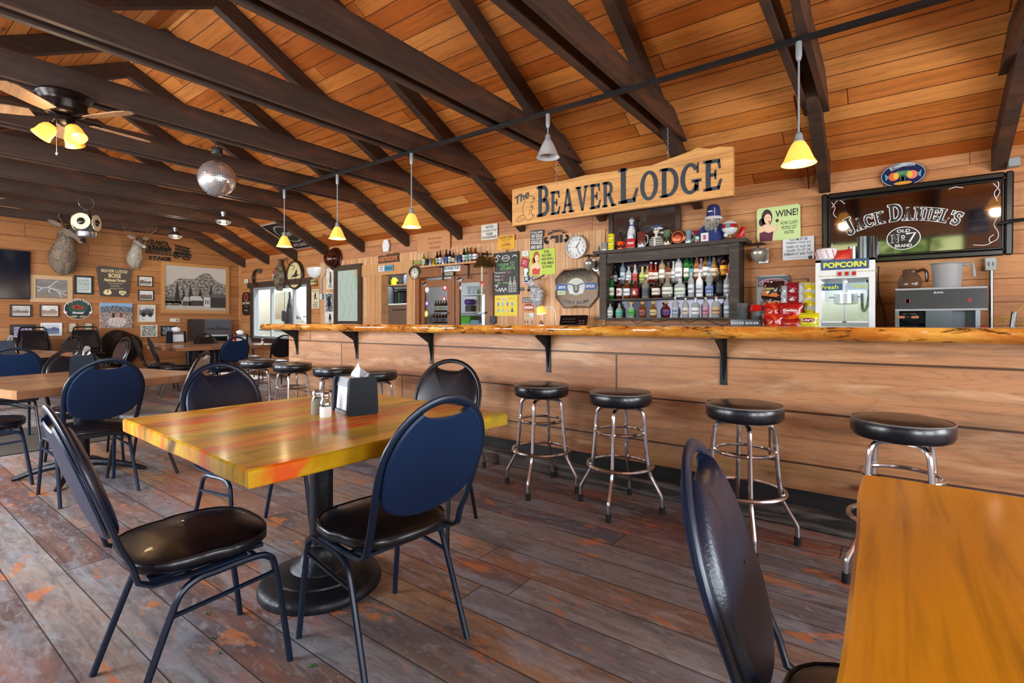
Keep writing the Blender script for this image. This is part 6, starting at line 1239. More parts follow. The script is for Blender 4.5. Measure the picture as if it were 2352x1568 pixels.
# MacNaughton mirror
P, w, h = bfr(1400, 471, 1564, 585); t = thing('whisky_mirror', (0, 0, 0), label='wood framed MacNaughton whisky mirror behind the shelf ornaments', cat='mirror'); M = backM(P)
m = MB(M); fw = .06; m.b2((0, 0, 0), (fw, h, .03)); m.b2((w - fw, 0, 0), (w, h, .03)); m.b2((fw, 0, 0), (w - fw, fw, .03)); m.b2((fw, h - fw, 0), (w - fw, h, .03)); m.build('frame', DARKX, t, False)
m = MB(M); m.b2((fw, fw, 0), (w - fw, h - fw, .012)); m.build('mirror_glass', plain('grey bar mirror', '8a8684', .12, .9), t, False)
m = MB(M); m.text('IMPORTED', w * .16, h * .6, w * .32, h * .64, .014, '2c2020'); m.text('MacNAUGHTON', w * .14, h * .44, w * .86, h * .58, .014, '2e1c1a', .03); m.text('CANADIAN WHISKY', w * .22, h * .29, w * .8, h * .38, .014, '2e1c1a', .02); m.disc(w * .5, h * .74, .05, .05, .014, '4a3a34'); m.build('lettering', PAINT, t, False)
# ---------------------------------------------------------------- the big black framed mirror
P0 = onY(1889, 604, 6.15); P1 = onY(2325, 592, 6.15); zb = (P0.z + onY(2318, 592, 6.15).z) / 2; zt = onY(1895, 447, 6.1).z
wM = P1.x - P0.x; hM = zt - zb; t = thing('whiskey_mirror', (0, 0, 0), label="wide black framed Jack Daniel's mirror tilted over the coffee machine", cat='mirror'); M = backM(Vector((P0.x, 6.15, zb)), MTILT)
BLK = plain('black moulded frame', '0e0f12', .25); fw = .055
m = MB(M)
for a, b in (((0, 0, 0), (fw, hM, .05)), ((wM - fw, 0, 0), (wM, hM, .05)), ((fw, 0, 0), (wM - fw, fw, .05)), ((fw, hM - fw, 0), (wM - fw, hM, .05))): m.b2(a, b, None, .012)
for a, b in (((fw, fw, 0), (fw + .02, hM - fw, .03)), ((wM - fw - .02, fw, 0), (wM - fw, hM - fw, .03)), ((fw, fw, 0), (wM - fw, fw + .02, .03)), ((fw, hM - fw - .02, 0), (wM - fw, hM - fw, .03))): m.b2(a, b, None, .006)
m.build('frame', BLK, t, True, 30)
m = MB(M); m.b2((fw + .015, fw + .015, 0), (wM - fw - .015, hM - fw - .015, .012)); m.build('mirror_glass', plain('dark tinted mirror', '76747f', .05, 1.0), t, False)
m = MB(M); cxm, rj = wM * .455, .95
def arcj(x, y): a = (x - cxm) / rj; r = rj + y; return (cxm + r * math.sin(a), hM * .30 - rj + .17 + r * math.cos(a))
for gr, dd, cc in ((.006, .0135, 'e4e4e8'), (0, .0145, '08080a')):
    serif(m, '*JACK *DANI*EL\'S'.replace('NI*', 'NI').replace(' ', ' '), cxm - .42, 0, cxm + .42, .16, .115, .008, dd, cc, f=arcj, grow=gr)
m.build('etched_lettering', PAINT, t, False); m = MB(M)
m.ring(cxm + .02, hM * .30, .13, .11, .007, .014, 'e4e4e8', 40); m.disc(cxm + .02, hM * .30, .118, .098, .0138, '0a0a0c', 36); m.text('OLD', cxm - .03, hM * .30 + .055, cxm + .07, hM * .30 + .085, .0148, 'e4e4e8', .02)
serif(m, 'N', cxm - .08, hM * .30 - .04, cxm - .005, .08, .08, .01, .0148, 'e4e4e8'); serif(m, 'N', cxm - .072, hM * .30 - .034, cxm - .013, .068, .068, .01, .0152, '0a0a0c'); m.text('o', cxm + .002, hM * .3 - .005, cxm + .032, hM * .3 + .03, .0148, 'e4e4e8', .02); m.stroke([(cxm + .0, hM * .3 - .016), (cxm + .034, hM * .3 - .016)], .004, .0148, 'e4e4e8'); m.stroke([(cxm + .04, hM * .3 + .04), (cxm + .11, hM * .3 + .045), (cxm + .065, hM * .3 - .04)], .016, .0148, 'e4e4e8'); m.text('BRAND', cxm - .045, hM * .30 - .085, cxm + .085, hM * .30 - .055, .0148, 'e4e4e8', .03)
m.build('round_badge', PAINT, t, False)
for _i, pts in enumerate(([(.72, .88), (.76, .91), (.8, .9), (.86, .93), (.92, .92), (.935, .84), (.915, .76), (.93, .66)], [(.70, .87), (.73, .89), (.77, .87)], [(.91, .88), (.94, .78), (.925, .70)], [(.93, .46), (.915, .38), (.935, .28), (.93, .2), (.90, .17), (.895, .22), (.915, .26)], [(.93, .2), (.88, .14), (.82, .15)], [(.06, .88), (.08, .8), (.07, .72), (.09, .66)], [(.06, .8), (.1, .9), (.14, .84)], [(.2, .9), (.25, .93), (.28, .9)], [(.06, .3), (.07, .2), (.08, .14)])):
    m = MB(M); m.stroke([(wM * p.x, hM * p.y) for p in smooth_path([(a, b, 0) for a, b in pts], 5)], .006, .0135, 'c4c4cc'); m.build('etched_scroll', PAINT, t, False)
# the small mirrored neighbour: a vodka sign hung on the window wall, seen back to front in the glass
m = MB(Matrix.Translation((1.62, YF + .01, 2.02)) @ Matrix(((-1, 0, 0, 0), (0, 0, 1, 0), (0, 1, 0, 0), (0, 0, 0, 1)))); m.b2((0, 0, 0), (.34, .5, .02), '9aa4ac'); m.b2((.02, .02, .02), (.32, .48, .024), '141c20'); m.ring(.17, .37, .05, .05, .008, .025, 'd8dce0'); m.text("Seagram's", .04, .23, .3, .28, .025, 'e0e0e0', .02, .2); m.text('IMPORTED', .06, .17, .28, .2, .025, 'c8c8c8'); m.text('VODKA', .04, .06, .3, .14, .025, 'e8e8e8', .02)
m.build('vodka_sign', PAINT, None, False, label="dark Seagram's vodka sign on the window wall, seen reversed in the mirror", cat='sign')
# ================================================================ bottle shelves behind the bar
CG = attr('bottle glass', .05, Transmission_Weight=.55, IOR=1.35, Specular_IOR_Level=.6)
SHELFW = planks('weathered dark shelf wood', 0, 2, 9, 30, [hx('463a32'), hx('3c322c')], gapw=.001, knots=.15, rough=.6, bump=.5, stain=[(hx('6a6058'), 5, .5, .7, .5, .5, 4)])
YFs = 5.92
def sx_(px, Y=YFs): q = ray(px, 600); return q.x / q.y * Y
L0, L1 = sx_(1377), sx_(1697)
t = thing('bottle_shelf', ((L0 + L1) / 2, 6.05, 1.0), label='dark weathered wooden bottle shelf unit below the hanging lodge board', cat='shelf unit'); off = Matrix.Translation((-(L0 + L1) / 2, -6.05, -1.0))
for a_, b_ in ((L0, L0 + .09), (L1 - .1, L1)): m = MB(off); m.b2((a_, YFs, 1.255), (b_, 6.18, 2.08)); m.build('side_post', SHELFW, t, False)
m = MB(off); m.b2((L0 - .07, YFs - .05, 2.08), (L1 + .08, 6.18, 2.12)); m.build('top_board', SHELFW, t, False)
m = MB(off); m.b2((L0 + .09, YFs + .02, 1.96), (L1 - .1, YFs + .05, 2.08)); m.build('top_rail', SHELFW, t, False)
for nm, z, y in (('bottom_board', 1.262, YFs - .02), ('middle_shelf', 1.505, 6.0), ('upper_shelf', 1.70, 6.08)): m = MB(off); m.b2((L0 - (.06 if z < 1.3 else -.09), y, z - .02), (L1 + (.05 if z < 1.3 else -.1), 6.18, z)); m.build(nm, SHELFW, t, False)
m = MB(off); m.b2((L0 + .09, 6.165, 1.26), (L1 - .1, 6.178, 2.0)); m.build('mirror_back', plain('dark shelf mirror', '2a2730', .15, .7), t, False)
area('shelf_light', ((L0 + L1) / 2, 6.0, 1.95), (1.4, .06), 1.2, (1, .85, .7), (0, 0, 0))
PR = {
 'round': [(.9, 0), (1, .02), (1, .60), (.9, .68), (.42, .78), (.32, .84), (.30, .93)],
 'tall': [(.92, 0), (1, .02), (1, .66), (.8, .73), (.36, .80), (.32, .94)],
 'slim': [(.9, 0), (1, .02), (.98, .5), (.6, .66), (.38, .76), (.36, .94)],
 'square': [(.92, 0), (1, .02), (1, .64), (.85, .70), (.36, .76), (.34, .92)],
 'crown': [(.7, 0), (.85, .04), (1, .3), (.95, .52), (.7, .66), (.34, .72), (.3, .84)],
 'flask': [(.8, 0), (1, .05), (1, .5), (.8, .62), (.4, .70), (.34, .9)],
 'ball': [(.7, 0), (.95, .04), (1, .42), (.7, .5), (.62, .54), (.9, .66), (.95, .78), (.7, .9), (.4, .93)],
 'beer': [(.95, 0), (1, .02), (1, .54), (.8, .66), (.42, .78), (.38, .95)],
 'can': [(.85, 0), (1, .03), (1, .95), (.85, 1)],
 'jug': [(.9, 0), (1, .04), (1, .5), (.75, .62), (.5, .72), (.36, .82), (.36, .95)],
}
BM = {}
def bottle(x, y, z, shape, h, r, body, lab, cap, desc, group, name='liquor_bottle', mark=None, mcol='20202a', cat='bottle', lz=(.14, .5)):
    o = thing(name, (x, y, z), label=desc, cat=cat, group=group); pr = [(a * r, b * h) for a, b in PR[shape]]; key = (shape, h, r, body)
    sq = 4 if shape in ('square', 'flask') else 0
    if key not in BM: m = MB(); m.lathe(pr, n=24 if sq else 18, col=body, sq=sq, ph=PI / 24 if sq else 0); BM[key] = m.mesh('bottle_body', True, 45); BM[key].materials.append(METAL if shape == 'can' else (GLOSS if body in OPQ else CG))
    b = bpy.data.objects.new('bottle_body', BM[key]); COL.objects.link(b); b.parent = o
    if lab:
        k2 = ('lab', shape, h, r, lab, lz)
        if k2 not in BM:
            m = MB()
            def rr(v):
                for i in range(len(pr) - 1):
                    if pr[i][1] <= v <= pr[i + 1][1]: t_ = (v - pr[i][1]) / max(1e-6, pr[i + 1][1] - pr[i][1]); return pr[i][0] + (pr[i + 1][0] - pr[i][0]) * t_
                return pr[-1][0]
            def lp(u, v):
                a = -PI / 2 + (u - .5) * PI * 1.15; zz = h * (lz[0] + (lz[1] - lz[0]) * v); q = rr(zz) + .0012
                if sq: q /= (abs(math.cos(a)) ** sq + abs(math.sin(a)) ** sq) ** (1 / sq)
                return (q * math.cos(a), q * math.sin(a), zz)
            c2 = hx(lab); dk = tuple(x * .35 for x in c2[:3]) + (1,)
            m.grid(12, 8, lp, lambda u, v: dk if (.42 < v < .58 and .25 < u < .75) or v < .1 else c2); BM[k2] = m.mesh('bottle_label', True); BM[k2].materials.append(PAINT)
        l = bpy.data.objects.new('bottle_label', BM[k2]); COL.objects.link(l); l.parent = o
        if mark: m = MB(Matrix.Translation((0, -r - .003, 0)) @ backM((0, 0, 0))); m.text(mark, -r * .5, h * .2, r * .5, h * .42, 0, mcol, .05); m.build('label_mark', PAINT, l, False)
    if cap:
        k3 = ('cap', shape, h, r, cap)
        if k3 not in BM:
            m = MB(); a, b_ = pr[-1]; ball = shape == 'crown'
            m.lathe([(a * 1.15, 0), (a * (1.9 if ball else 1.2), (h - b_) * .4), (a * (1.7 if ball else 1.15), (h - b_) * .9), (a * .6, h - b_ + .002)], (0, 0, b_ - .001), 14, cap); BM[k3] = m.mesh('bottle_cap', True, 45); BM[k3].materials.append(GLOSS)
        c = bpy.data.objects.new('bottle_cap', BM[k3]); COL.objects.link(c); c.parent = o
    return o
OPQ = {'eceef0', 'd8dce4', '101012', '1a2a8c', 'f0f0ee', '16161a'}
CL = 'dfe6ea'
R1 = [(197, 'round', .19, .038, CL, 'd8d8cc', '3c3c40', 'clear squat bottle with a dark stopper and grey label'), (297, 'flask', .19, .04, 'c8d8b0', '48b0a0', '2c2c2c', 'bottle with a teal and yellow label'), (428, 'crown', .2, .045, 'e0e8d8', '40b030', 'c8a850', 'ornate bottle with a bright green label'), (550, 'crown', .2, .045, 'a05a28', '8c4a38', 'd0a860', 'ornate amber bottle with a copper brown label'), (668, 'crown', .2, .045, 'b0702c', 'c8b080', 'd0b070', 'ornate amber bottle with a cream label'), (810, 'crown', .2, .048, '8a2418', '5a3078', 'c0a060', 'ornate red bottle with a purple label'),
      (908, 'tall', .25, .036, CL, 'a0b0c4', 'd8d8dc', 'tall clear bottle with a blue grey label beside the purple one'), (1020, 'round', .23, .036, CL, 'd8c8b8', 'd0d0d4', 'clear bottle with a cream and lilac label'), (1130, 'square', .23, .043, CL, 'e4e4e8', 'b0b4b8', 'clear square bottle with a white rum label'), (1240, 'round', .23, .036, 'e8d8dc', 'd080a0', 'd0d0d0', 'clear bottle with a pink label'), (1355, 'square', .24, .045, CL, 'c8a078', 'a86c40', 'bottle with a tan and copper label'), (1480, 'tall', .26, .042, CL, 'c0cfe0', 'e0e0e4', 'tall clear bottle with a pale blue label by the right post')]
R2 = [(210, 'tall', .30, .037, '1c7a2c', 'd0d8c0', '9a2420', 'green whiskey bottle by the left post', None), (297, 'round', .27, .037, '5a2410', 'e8e4dc', 'e0e0dc', 'brown bottle with a white label and red 7', '7'), (383, 'square', .26, .04, '8a4a1c', 'e4e4e8', 'e8e8ea', 'amber square bottle with a white label', None), (473, 'flask', .25, .042, '7a2818', 'a82038', 'b81c24', 'bottle with a crimson label marked 46', '46'), (585, 'square', .25, .042, 'b0a898', '3c4450', '1c1c1e', 'square bottle with a grey black label', None), (700, 'flask', .24, .048, '4a2818', 'e0d8c8', '101012', 'dark bottle with a cream label and black cap', None), (825, 'flask', .25, .06, 'b8b0a0', 'e0e0d8', '6a4a30', 'wide clear bottle with a white label', None), (960, 'square', .22, .058, CL, 'd4e0cc', 'c8c8c8', 'wide squat bottle with a pale green label', None), (1080, 'tall', .29, .034, CL, 'd8dce4', 'c0c4c8', 'tall clear bottle next to the white one', None), (1172, 'round', .28, .040, 'eceef0', 'd0d4dc', 'e8e8ec', 'solid white coconut rum bottle', None), (1280, 'ball', .26, .045, 'c8c8d0', '7890c8', 'c0c0c8', 'frosted bottle with a ball shaped shoulder', None), (1390, 'round', .28, .04, '16161a', '2a2c38', '1c1c1c', 'black bottle with a dark label', None), (1480, 'round', .26, .044, CL, 'd0d8e4', 'd0d0d8', 'clear bottle with a silver label by the right post', None)]
R3 = [(250, 'tall', .24, .034, '20242c', '8c90a0', '16161a', 'dark bottle with a grey label'), (335, 'tall', .30, .036, '90a8c0', 'a8bcd0', '283040', 'tall pale blue bottle'), (400, 'round', .22, .036, CL, 'c8ccd0', 'c0c0c8', 'clear bottle beside the tall pale blue one'), (470, 'slim', .25, .034, 'e0dcd8', 'b84040', 'c02828', 'slim bottle with a red band'), (550, 'flask', .21, .036, 'd8e0a0', 'a8c050', 'd8b860', 'pale bottle with a lime label and gold stopper'), (605, 'round', .21, .034, 'c8a070', 'e0d4c0', 'b8a070', 'tan bottle with a cork'), (645, 'slim', .26, .036, 'b82820', 'd8c0b0', 'e8e4e0', 'bright red liqueur bottle'), (695, 'slim', .25, .034, 'a03028', 'e0d8d0', 'e8e4e4', 'second red bottle with a white cap'), (765, 'tall', .31, .038, 'd0b090', 'e4e2dc', 'c89870', 'tall bottle with a long white label and copper cap'), (835, 'round', .24, .04, '8a5030', 'b0a090', '404040', 'brown bottle behind the wide ones'), (890, 'slim', .25, .034, CL, 'c8ccd4', 'c8c8cc', 'clear slim bottle'), (945, 'tall', .33, .042, CL, 'e4e6ea', 'd8b080', 'tallest clear bottle with a white label'), (1035, 'tall', .31, .038, '2c8c34', 'd8dcd0', 'd8dcd8', 'bright green bottle with a pale label'), (1085, 'tall', .29, .036, '1c6030', '4c8c9c', '5080a0', 'darker green bottle'), (1145, 'tall', .28, .038, 'b87848', 'd8c4b0', 'b06038', 'copper topped bottle'), (1192, 'round', .26, .034, 'b09cb8', 'c8c0d0', 'a898b8', 'lilac tinted bottle'), (1240, 'tall', .31, .038, '8c6418', 'e8e4d8', '28201c', 'amber bottle with an oval white label'), (1283, 'tall', .30, .034, '4870b0', 'a8b8d8', '3860a8', 'blue capped bottle'), (1330, 'jug', .27, .048, 'b08c50', 'd8ccb0', '2c2c2c', 'broad amber bottle with a tan label'), (1440, 'tall', .32, .045, '3c1c08', 'e8a020', '1c1008', 'dark coffee liqueur bottle with a yellow label'), (1520, 'round', .26, .034, 'e0d0d8', 'c84878', 'd0c0c8', 'bottle with a magenta label by the right post')]
for row, Y, z, nm in ((R1, 5.975, 1.262, 'bottom'), (R2, 6.045, 1.505, 'middle'), (R3, 6.125, 1.70, 'top')):
    for e in row:
        px = 1360 + e[0] / 4.7526; mk = e[8] if len(e) > 8 else None
        bottle(sx_(px, Y), Y, z, *e[1:7], e[7] + ', %s shelf' % nm, 'liquor bottles on the bar shelves', mark=mk, mcol='c01c1c' if mk == '7' else 'f0e0c0')
# things on top of the shelf unit
TOPZ = 2.12
def tx(c, Y=6.0): return sx_(1360 + c / 4.7526, Y)
def lab(o, label, cat, group=None): return tag(o, label, cat, group)
def mug(c, h, r, col, col2, desc, nm='mug', Y=6.0, z=TOPZ, cat='mug', band=None):
    t = thing(nm, (tx(c, Y), Y, z), label=desc, cat=cat); m = MB(); m.lathe([(r * .92, 0), (r, .01), (r, h * .45)], n=20, col=col); m.lathe([(r, h * .45), (r * 1.0, h), (r * .9, h), (r * .88, h * .5)], n=20, col=col2, cap=False)
    for k in range(5): a = -PI / 2 + (k - 2) * .45; m.box((r * math.cos(a) * 1.01, r * math.sin(a) * 1.01, h * (.35 + .1 * (k % 2))), (.018, .006, h * .3), band or col2, a + PI / 2)
    m.build('cup', GLOSS, t); m = MB(); m.tube(smooth_path([(r * .95, 0, h * .8), (r * 1.5, 0, h * .75), (r * 1.6, 0, h * .4), (r * .95, 0, h * .22)], 4), .007, 6, col); m.build('mug_handle', GLOSS, t); return t
m = MB(); m.ell((0, 0, .03), (.016, .016, .03), col='6a6c6c'); m.ell((.0, 0, .07), (.014, .014, .016), col='7c7c7c'); o = m.build('small_figurine', GLOSS, None, label='tiny grey figurine at the left end of the shelf top', cat='figurine'); o.location = (tx(75), 6.0, TOPZ)
mug(140, .12, .042, 'd8dade', '8a8c98', 'white mug with grey pattern next to the tiny figurine')
for k in range(3):
    m = MB(); m.lathe([(.038, 0), (.041, .008), (.041, .064), (.037, .072)], n=20, col='e0d428'); m.stroke([(-.02, .03), (0, .036), (.02, .03)], .005, 0) if 0 else m.box((0, -.041, .03), (.036, .004, .007), '40380c'); o = m.build('yellow_can', GLOSS, None, label='yellow can with a moustache mark, %s of the stack of three' % ('bottom', 'middle', 'top')[k], cat='can', group='stacked yellow cans'); o.location = (tx(215), 5.98, TOPZ + .073 * k)
mug(312, .11, .046, 'e8481c', 'e8481c', 'bright orange mug with black print', band='20140c')
t = thing('ceramic_bottle', (tx(410), 6.06, TOPZ), label='tall blue and white swirled ceramic bottle with a round stopper', cat='bottle')
m = MB(); m.lathe([(.05, 0), (.055, .02), (.04, .06), (.03, .085), (.055, .13), (.058, .18), (.045, .25), (.024, .31)], n=24, col='dce2ec'); m.tube([(.05 * math.cos(a), -.05 + .012 * abs(math.cos(a)), .14 + .06 * math.sin(a)) for a in [2 * PI * i / 12 for i in range(10)]], .006, 5, '3858a8'); m.build('body', GLOSS, t)
m = MB(); m.lathe([(.026, .30), (.027, .32)], n=16, col='3050a8'); m.lathe([(.024, .32), (.02, .35), (.034, .37), (.03, .385)], n=16, col='d4dce8'); m.ell((0, 0, .40), (.026, .026, .02), col='707a80'); m.build('stopper', GLOSS, t)
t = thing('red_beer_sign', (tx(442), 5.95, TOPZ), R(-6), 'small square red beer sign leaning before the swirled bottle', 'sign'); m = MB(); m.b2((-.055, -.01, .02), (.055, .01, .13), 'b41828'); m.build('sign_face', GLOSS, t, False); m = MB(Matrix.Translation((0, -.0112, 0)) @ backM((0, 0, 0))); m.text('Pabst', -.045, .06, .045, .09, .001, 'f0e8e8', .03, .3); m.build('lettering', PAINT, t, False); m = MB(); m.b2((-.05, -.02, 0), (.05, .02, .02), '8a6a4c'); m.build('stand', PAINT, t, False)
mug(540, .2, .05, 'b8c0cc', '6a2c20', 'stein with blue white base and red brown top', 'beer_stein')
# skeleton with sombrero
t = thing('skeleton_bust', (tx(700), 6.0, TOPZ), label='skeleton bust with a blue and white sombrero', cat='figurine')
m = MB(); m.lathe([(.085, 0), (.09, .05), (.085, .10), (.06, .125), (.02, .13)], n=24, col='e4e0d4', sy=.6)
for k in range(5):
    for sx in (-1, 1): m.tube([(sx * .012, -.056, .1 - k * .02), (sx * .05, -.05, .102 - k * .02), (sx * .08, -.025, .098 - k * .02)], .0055, 6, '14141a')
m.build('torso', GLOSS, t); m = MB(); m.cyl((0, 0, .12), (0, 0, .165), .015, 8, 'e0dcc8'); m.ell((0, 0, .2), (.034, .038, .042), col='e6e2d0')
for sx in (-1, 1): m.ell((sx * .013, -.034, .205), (.009, .006, .010), 8, 5, '14100c')
m.ell((0, -.037, .192), (.004, .004, .006), 6, 4, '14100c')
for k in range(6): m.box((-.0125 + k * .005, -.035, .176), (.0035, .004, .008), 'f4f0e4')
m.build('skull', GLOSS, t); m = MB(); n = 24
for k in range(12): a0, a1 = 2 * PI * k / 12, 2 * PI * (k + 1) / 12; m.add([(.03 * math.cos(a0), .03 * math.sin(a0), .236), (.085 * math.cos(a0), .085 * math.sin(a0), .232), (.092 * math.cos((a0 + a1) / 2), .092 * math.sin((a0 + a1) / 2), .244), (.085 * math.cos(a1), .085 * math.sin(a1), .232), (.03 * math.cos(a1), .03 * math.sin(a1), .236)], [(0, 1, 2, 3, 4)], '2c50a0' if k % 2 else 'dfe6f0')
m.lathe([(.034, .236), (.028, .262), (.01, .275)], n=16, col='3c64b0'); m.build('sombrero', GLOSS, t)
mug(822, .19, .046, 'c8b898', '5c7454', 'tall green and tan stein with figures', 'beer_stein', band='2c2418')
t = thing('copper_canteen', (tx(955), 5.98, TOPZ), label='round copper coloured canteen jug standing on edge', cat='jug'); m = MB(Matrix.Translation((0, 0, .088)) @ Matrix.Rotation(PI / 2, 4, 'X')); m.lathe([(.02, .045), (.06, .045), (.085, .028), (.09, 0), (.085, -.03), (.05, -.04)], n=28, col='a04c30'); m.ring(0, 0, .07, .07, .004, .0465, 'd89070'); m.build('body', METAL, t); m = MB(); m.tube([(-.06, 0, .14), (-.1, 0, .19)], .014, 8, '6a4434'); m.build('spout', METAL, t)
mug(1052, .16, .038, 'c8d0d8', '7c90a0', 'narrow pale blue mug beside the copper canteen')
mug(1155, .15, .048, '7c1c20', '8c1820', 'dark red mug with a green leaf emblem', band='1ca070')
m = MB(); m.b2((-.042, -.02, 0), (.042, .02, .105), 'dcd8dc'); m.poly([(0, 0)] * 0 or [(-.01, .02), (.012, .02), (.01, .08), (-.012, .08)], 0) if 0 else None; m.box((0, -.0205, .055), (.03, .002, .05), 'a05c70'); o = m.build('card_deck', GLOSS, None, False, label='white playing card box before the blue gnome', cat='card box'); o.location = (tx(1247), 5.95, TOPZ)
# blue gnome
t = thing('gnome_doll', (tx(1320), 6.02, TOPZ), label='large plush gnome in a blue suit and hat with a grey beard', cat='doll'); BL = '26306c'
m = MB(); m.lathe([(.105, 0), (.125, .04), (.12, .1), (.095, .16), (.07, .2), (.03, .22)], n=28, col=BL, sy=.75); m.tube([(.05, -.075, .02), (.045, -.08, .1), (.03, -.06, .19)], .004, 5, 'd8dce8'); m.build('body', CLOTH, t)
m = MB(); m.ell((0, -.02, .25), (.05, .045, .045), col='d0a890'); m.ell((0, -.07, .255), (.018, .016, .016), col='dca890'); m.build('head', CLOTH, t)
m = MB(); m.ell((0, -.04, .21), (.075, .045, .06), col='a8a49c'); q = []
for i in range(260): a = rnd.random() * PI; b = rnd.random(); q.append((Vector((.08 * math.cos(a) * (1 - .4 * b), -.06 - .02 * math.sin(a), .235 - .08 * b)), Vector((math.cos(a) * .4, -.4, -.5)).normalized()))
tufts(m, q, .05, 260, ['b4b0a8', '8c8880', 'd0ccc4'], 3, .3, .005); m.build('beard', FUR, t)
m = MB(); m.lathe([(.075, .27), (.08, .3), (.072, .36), (.066, .40), (.05, .425), (.02, .435)], n=24, col=BL); m.tube([(.03, -.07, .29), (.03, -.068, .37), (.015, -.03, .43)], .004, 5, 'd8dce8'); m.text('ooo', 0, 0, 1, 1) if 0 else m.box((-.015, -.076, .345), (.05, .006, .014), 'd8dce8'); m.build('hat', CLOTH, t)
m = MB()
for i in range(22): a = 2 * PI * i / 22; m.ell((.078 * math.cos(a), .078 * math.sin(a), .275), (.018, .018, .02), 8, 5, 'c8ccd4')
m.build('hat_trim', CLOTH, t)
for sx in (-1, 1): m = MB(); m.tube([(sx * .08, -.02, .18), (sx * .13, -.05, .12), (sx * .15, -.08, .07)], [.03, .028, .024], 8, BL); m.ell((sx * .155, -.09, .055), (.024, .024, .022), col='d0d4dc'); m.build('arm', CLOTH, t)
# globe dispenser, red shoe
t = thing('globe_dispenser', (tx(1512), 5.96, TOPZ), label='white globe sports ball on a stand with a red band', cat='ornament'); m = MB(); m.b2((-.06, -.04, 0), (.06, .04, .025), '4a1c14', .005); m.lathe([(.03, .025), (.012, .05), (.03, .065)], n=16, col='b09050'); m.build('stand', GLOSS, t); m = MB(); m.ell((0, 0, .14), (.082, .082, .082), 28, 16, 'd4d8dc'); m.build('globe', GLOSS, t); m = MB(); m.lathe([(.0825, -.022), (.0838, 0), (.0825, .022)], (0, 0, .15), 32, 'a02428', cap=False); m.box((0, -.082, .15), (.05, .01, .05), '7c8490'); m.build('band', GLOSS, t)
t = thing('red_shoe', (tx(1588), 6.05, TOPZ), label='glossy red high heeled shoe at the right end of the shelf top', cat='shoe'); m = MB(); m.tube(smooth_path([(-.07, -.03, .02), (-.03, -.02, .02), (.01, 0, .06), (.04, .01, .12), (.05, .01, .15)], 4), [.018 + .012 * math.sin(PI * i / 17) for i in range(17)], 8, 'c01c1c'); m.build('upper', GLOSS, t); m = MB(); m.tube([(.05, .01, .12), (.055, .01, .06), (.055, .01, 0)], [.012, .007, .006], 8, 'b01818'); m.build('heel', GLOSS, t)
# beer bottles
BX = [(660, 'beer', .235, .031, '8c9c48', 'c8ccb8', 'e8e8d8', 'olive beer bottle with a white foil neck'), (705, 'can', .12, .03, '4c5458', None, None, 'dark grey beer can'), (750, 'can', .125, .031, 'b8c0d0', None, None, 'silver beer can'), (795, 'can', .12, .03, 'd8b810', None, None, 'yellow beer can'), (838, 'beer', .23, .03, '2c1c14', '88a8b0', '2c2420', 'dark beer bottle with a teal label'), (880, 'beer', .24, .03, '5a2410', 'd8d0d0', '8c3c28', 'brown beer bottle with a red and white label'), (920, 'can', .13, .03, 'd0dce4', None, None, 'pale blue white beer can'), (960, 'beer', .24, .032, '4a2418', '2c4c98', '30241c', 'brown beer bottle with a strong blue label'), (1007, 'beer', .235, .032, '1c2030', 'b8ccd8', 'd0d0d4', 'black beer bottle with a pale round label'), (1055, 'beer', .18, .034, '5a2c14', 'd8c8a0', '402818', 'short stubby brown bottle'), (1095, 'can', .13, .031, 'a0b0d0', None, None, 'blue white can after the stubby bottle'), (1140, 'can', .135, .031, '6078b8', None, None, 'blue mountain can'), (1198, 'beer', .24, .031, '2c2018', 'c8d8e0', 'e0e0e0', 'dark bottle with a white foil top'), (1240, 'beer', .24, .031, '2c6c2c', '88a890', '3c6c30', 'green beer bottle'), (1285, 'beer', .245, .032, 'a04c28', 'a8b8d0', 'd8c0b0', 'orange amber bottle with a blue label'), (1348, 'flask', .235, .04, '9c4828', 'e0e4f0', 'c8a078', 'broad pink amber bottle at the bell end')]
for e in BX:
    px = 860 + e[0] / 5.808; bottle(sx_(px, 6.1), 6.1, zs, *e[1:7], e[7] + ' on the narrow shelf', 'bottles and cans on the narrow beer shelf', 'beer_can' if e[1] == 'can' else 'beer_bottle', cat='can' if e[1] == 'can' else 'bottle')
# cooler bottles
for k in range(5):
    bottle(ax(1001 + k * 6, YC), YC, z1, 'beer', .24, .03, ['20281c', '18301c', '28401c', '1c2420', '16181c'][k], ['d0d4d8', 'e0e0d0', 'c8d8a0', 'd8dce0', 'c0c8d8'][k], 'e0e4e8', 'dark beer bottle on the upper cooler shelf', 'cold bottles behind the left cooler door', 'beer_bottle')
    bottle(ax(997 + k * 7, YC), YC, z2, 'beer', .22, .03, '101420', ['c0c4d0', '8c98b8', 'd0d0dc', '98a0b0', 'b0b8d0'][k], 'c8ccd4', 'black beer bottle on the lower cooler shelf', 'cold bottles low behind the left cooler door', 'beer_bottle')
# ================================================================ the back counter and what stands on it
CZ = 1.0
m = MB(); m.b2((-4.9, 5.48, 0), (3.4, 6.17, CZ - .04)); m.b2((-4.95, 5.44, CZ - .04), (3.4, 6.18, CZ)); m.build('back_counter', planks('back counter wood', 0, 2, .3, 3, [hx('9a6a40'), hx('a87848')], rough=.4), None, False, label='low back counter along the wall behind the bar', cat='counter')
def at(px, Y): q = ray(px, 700); return q.x / q.y * Y
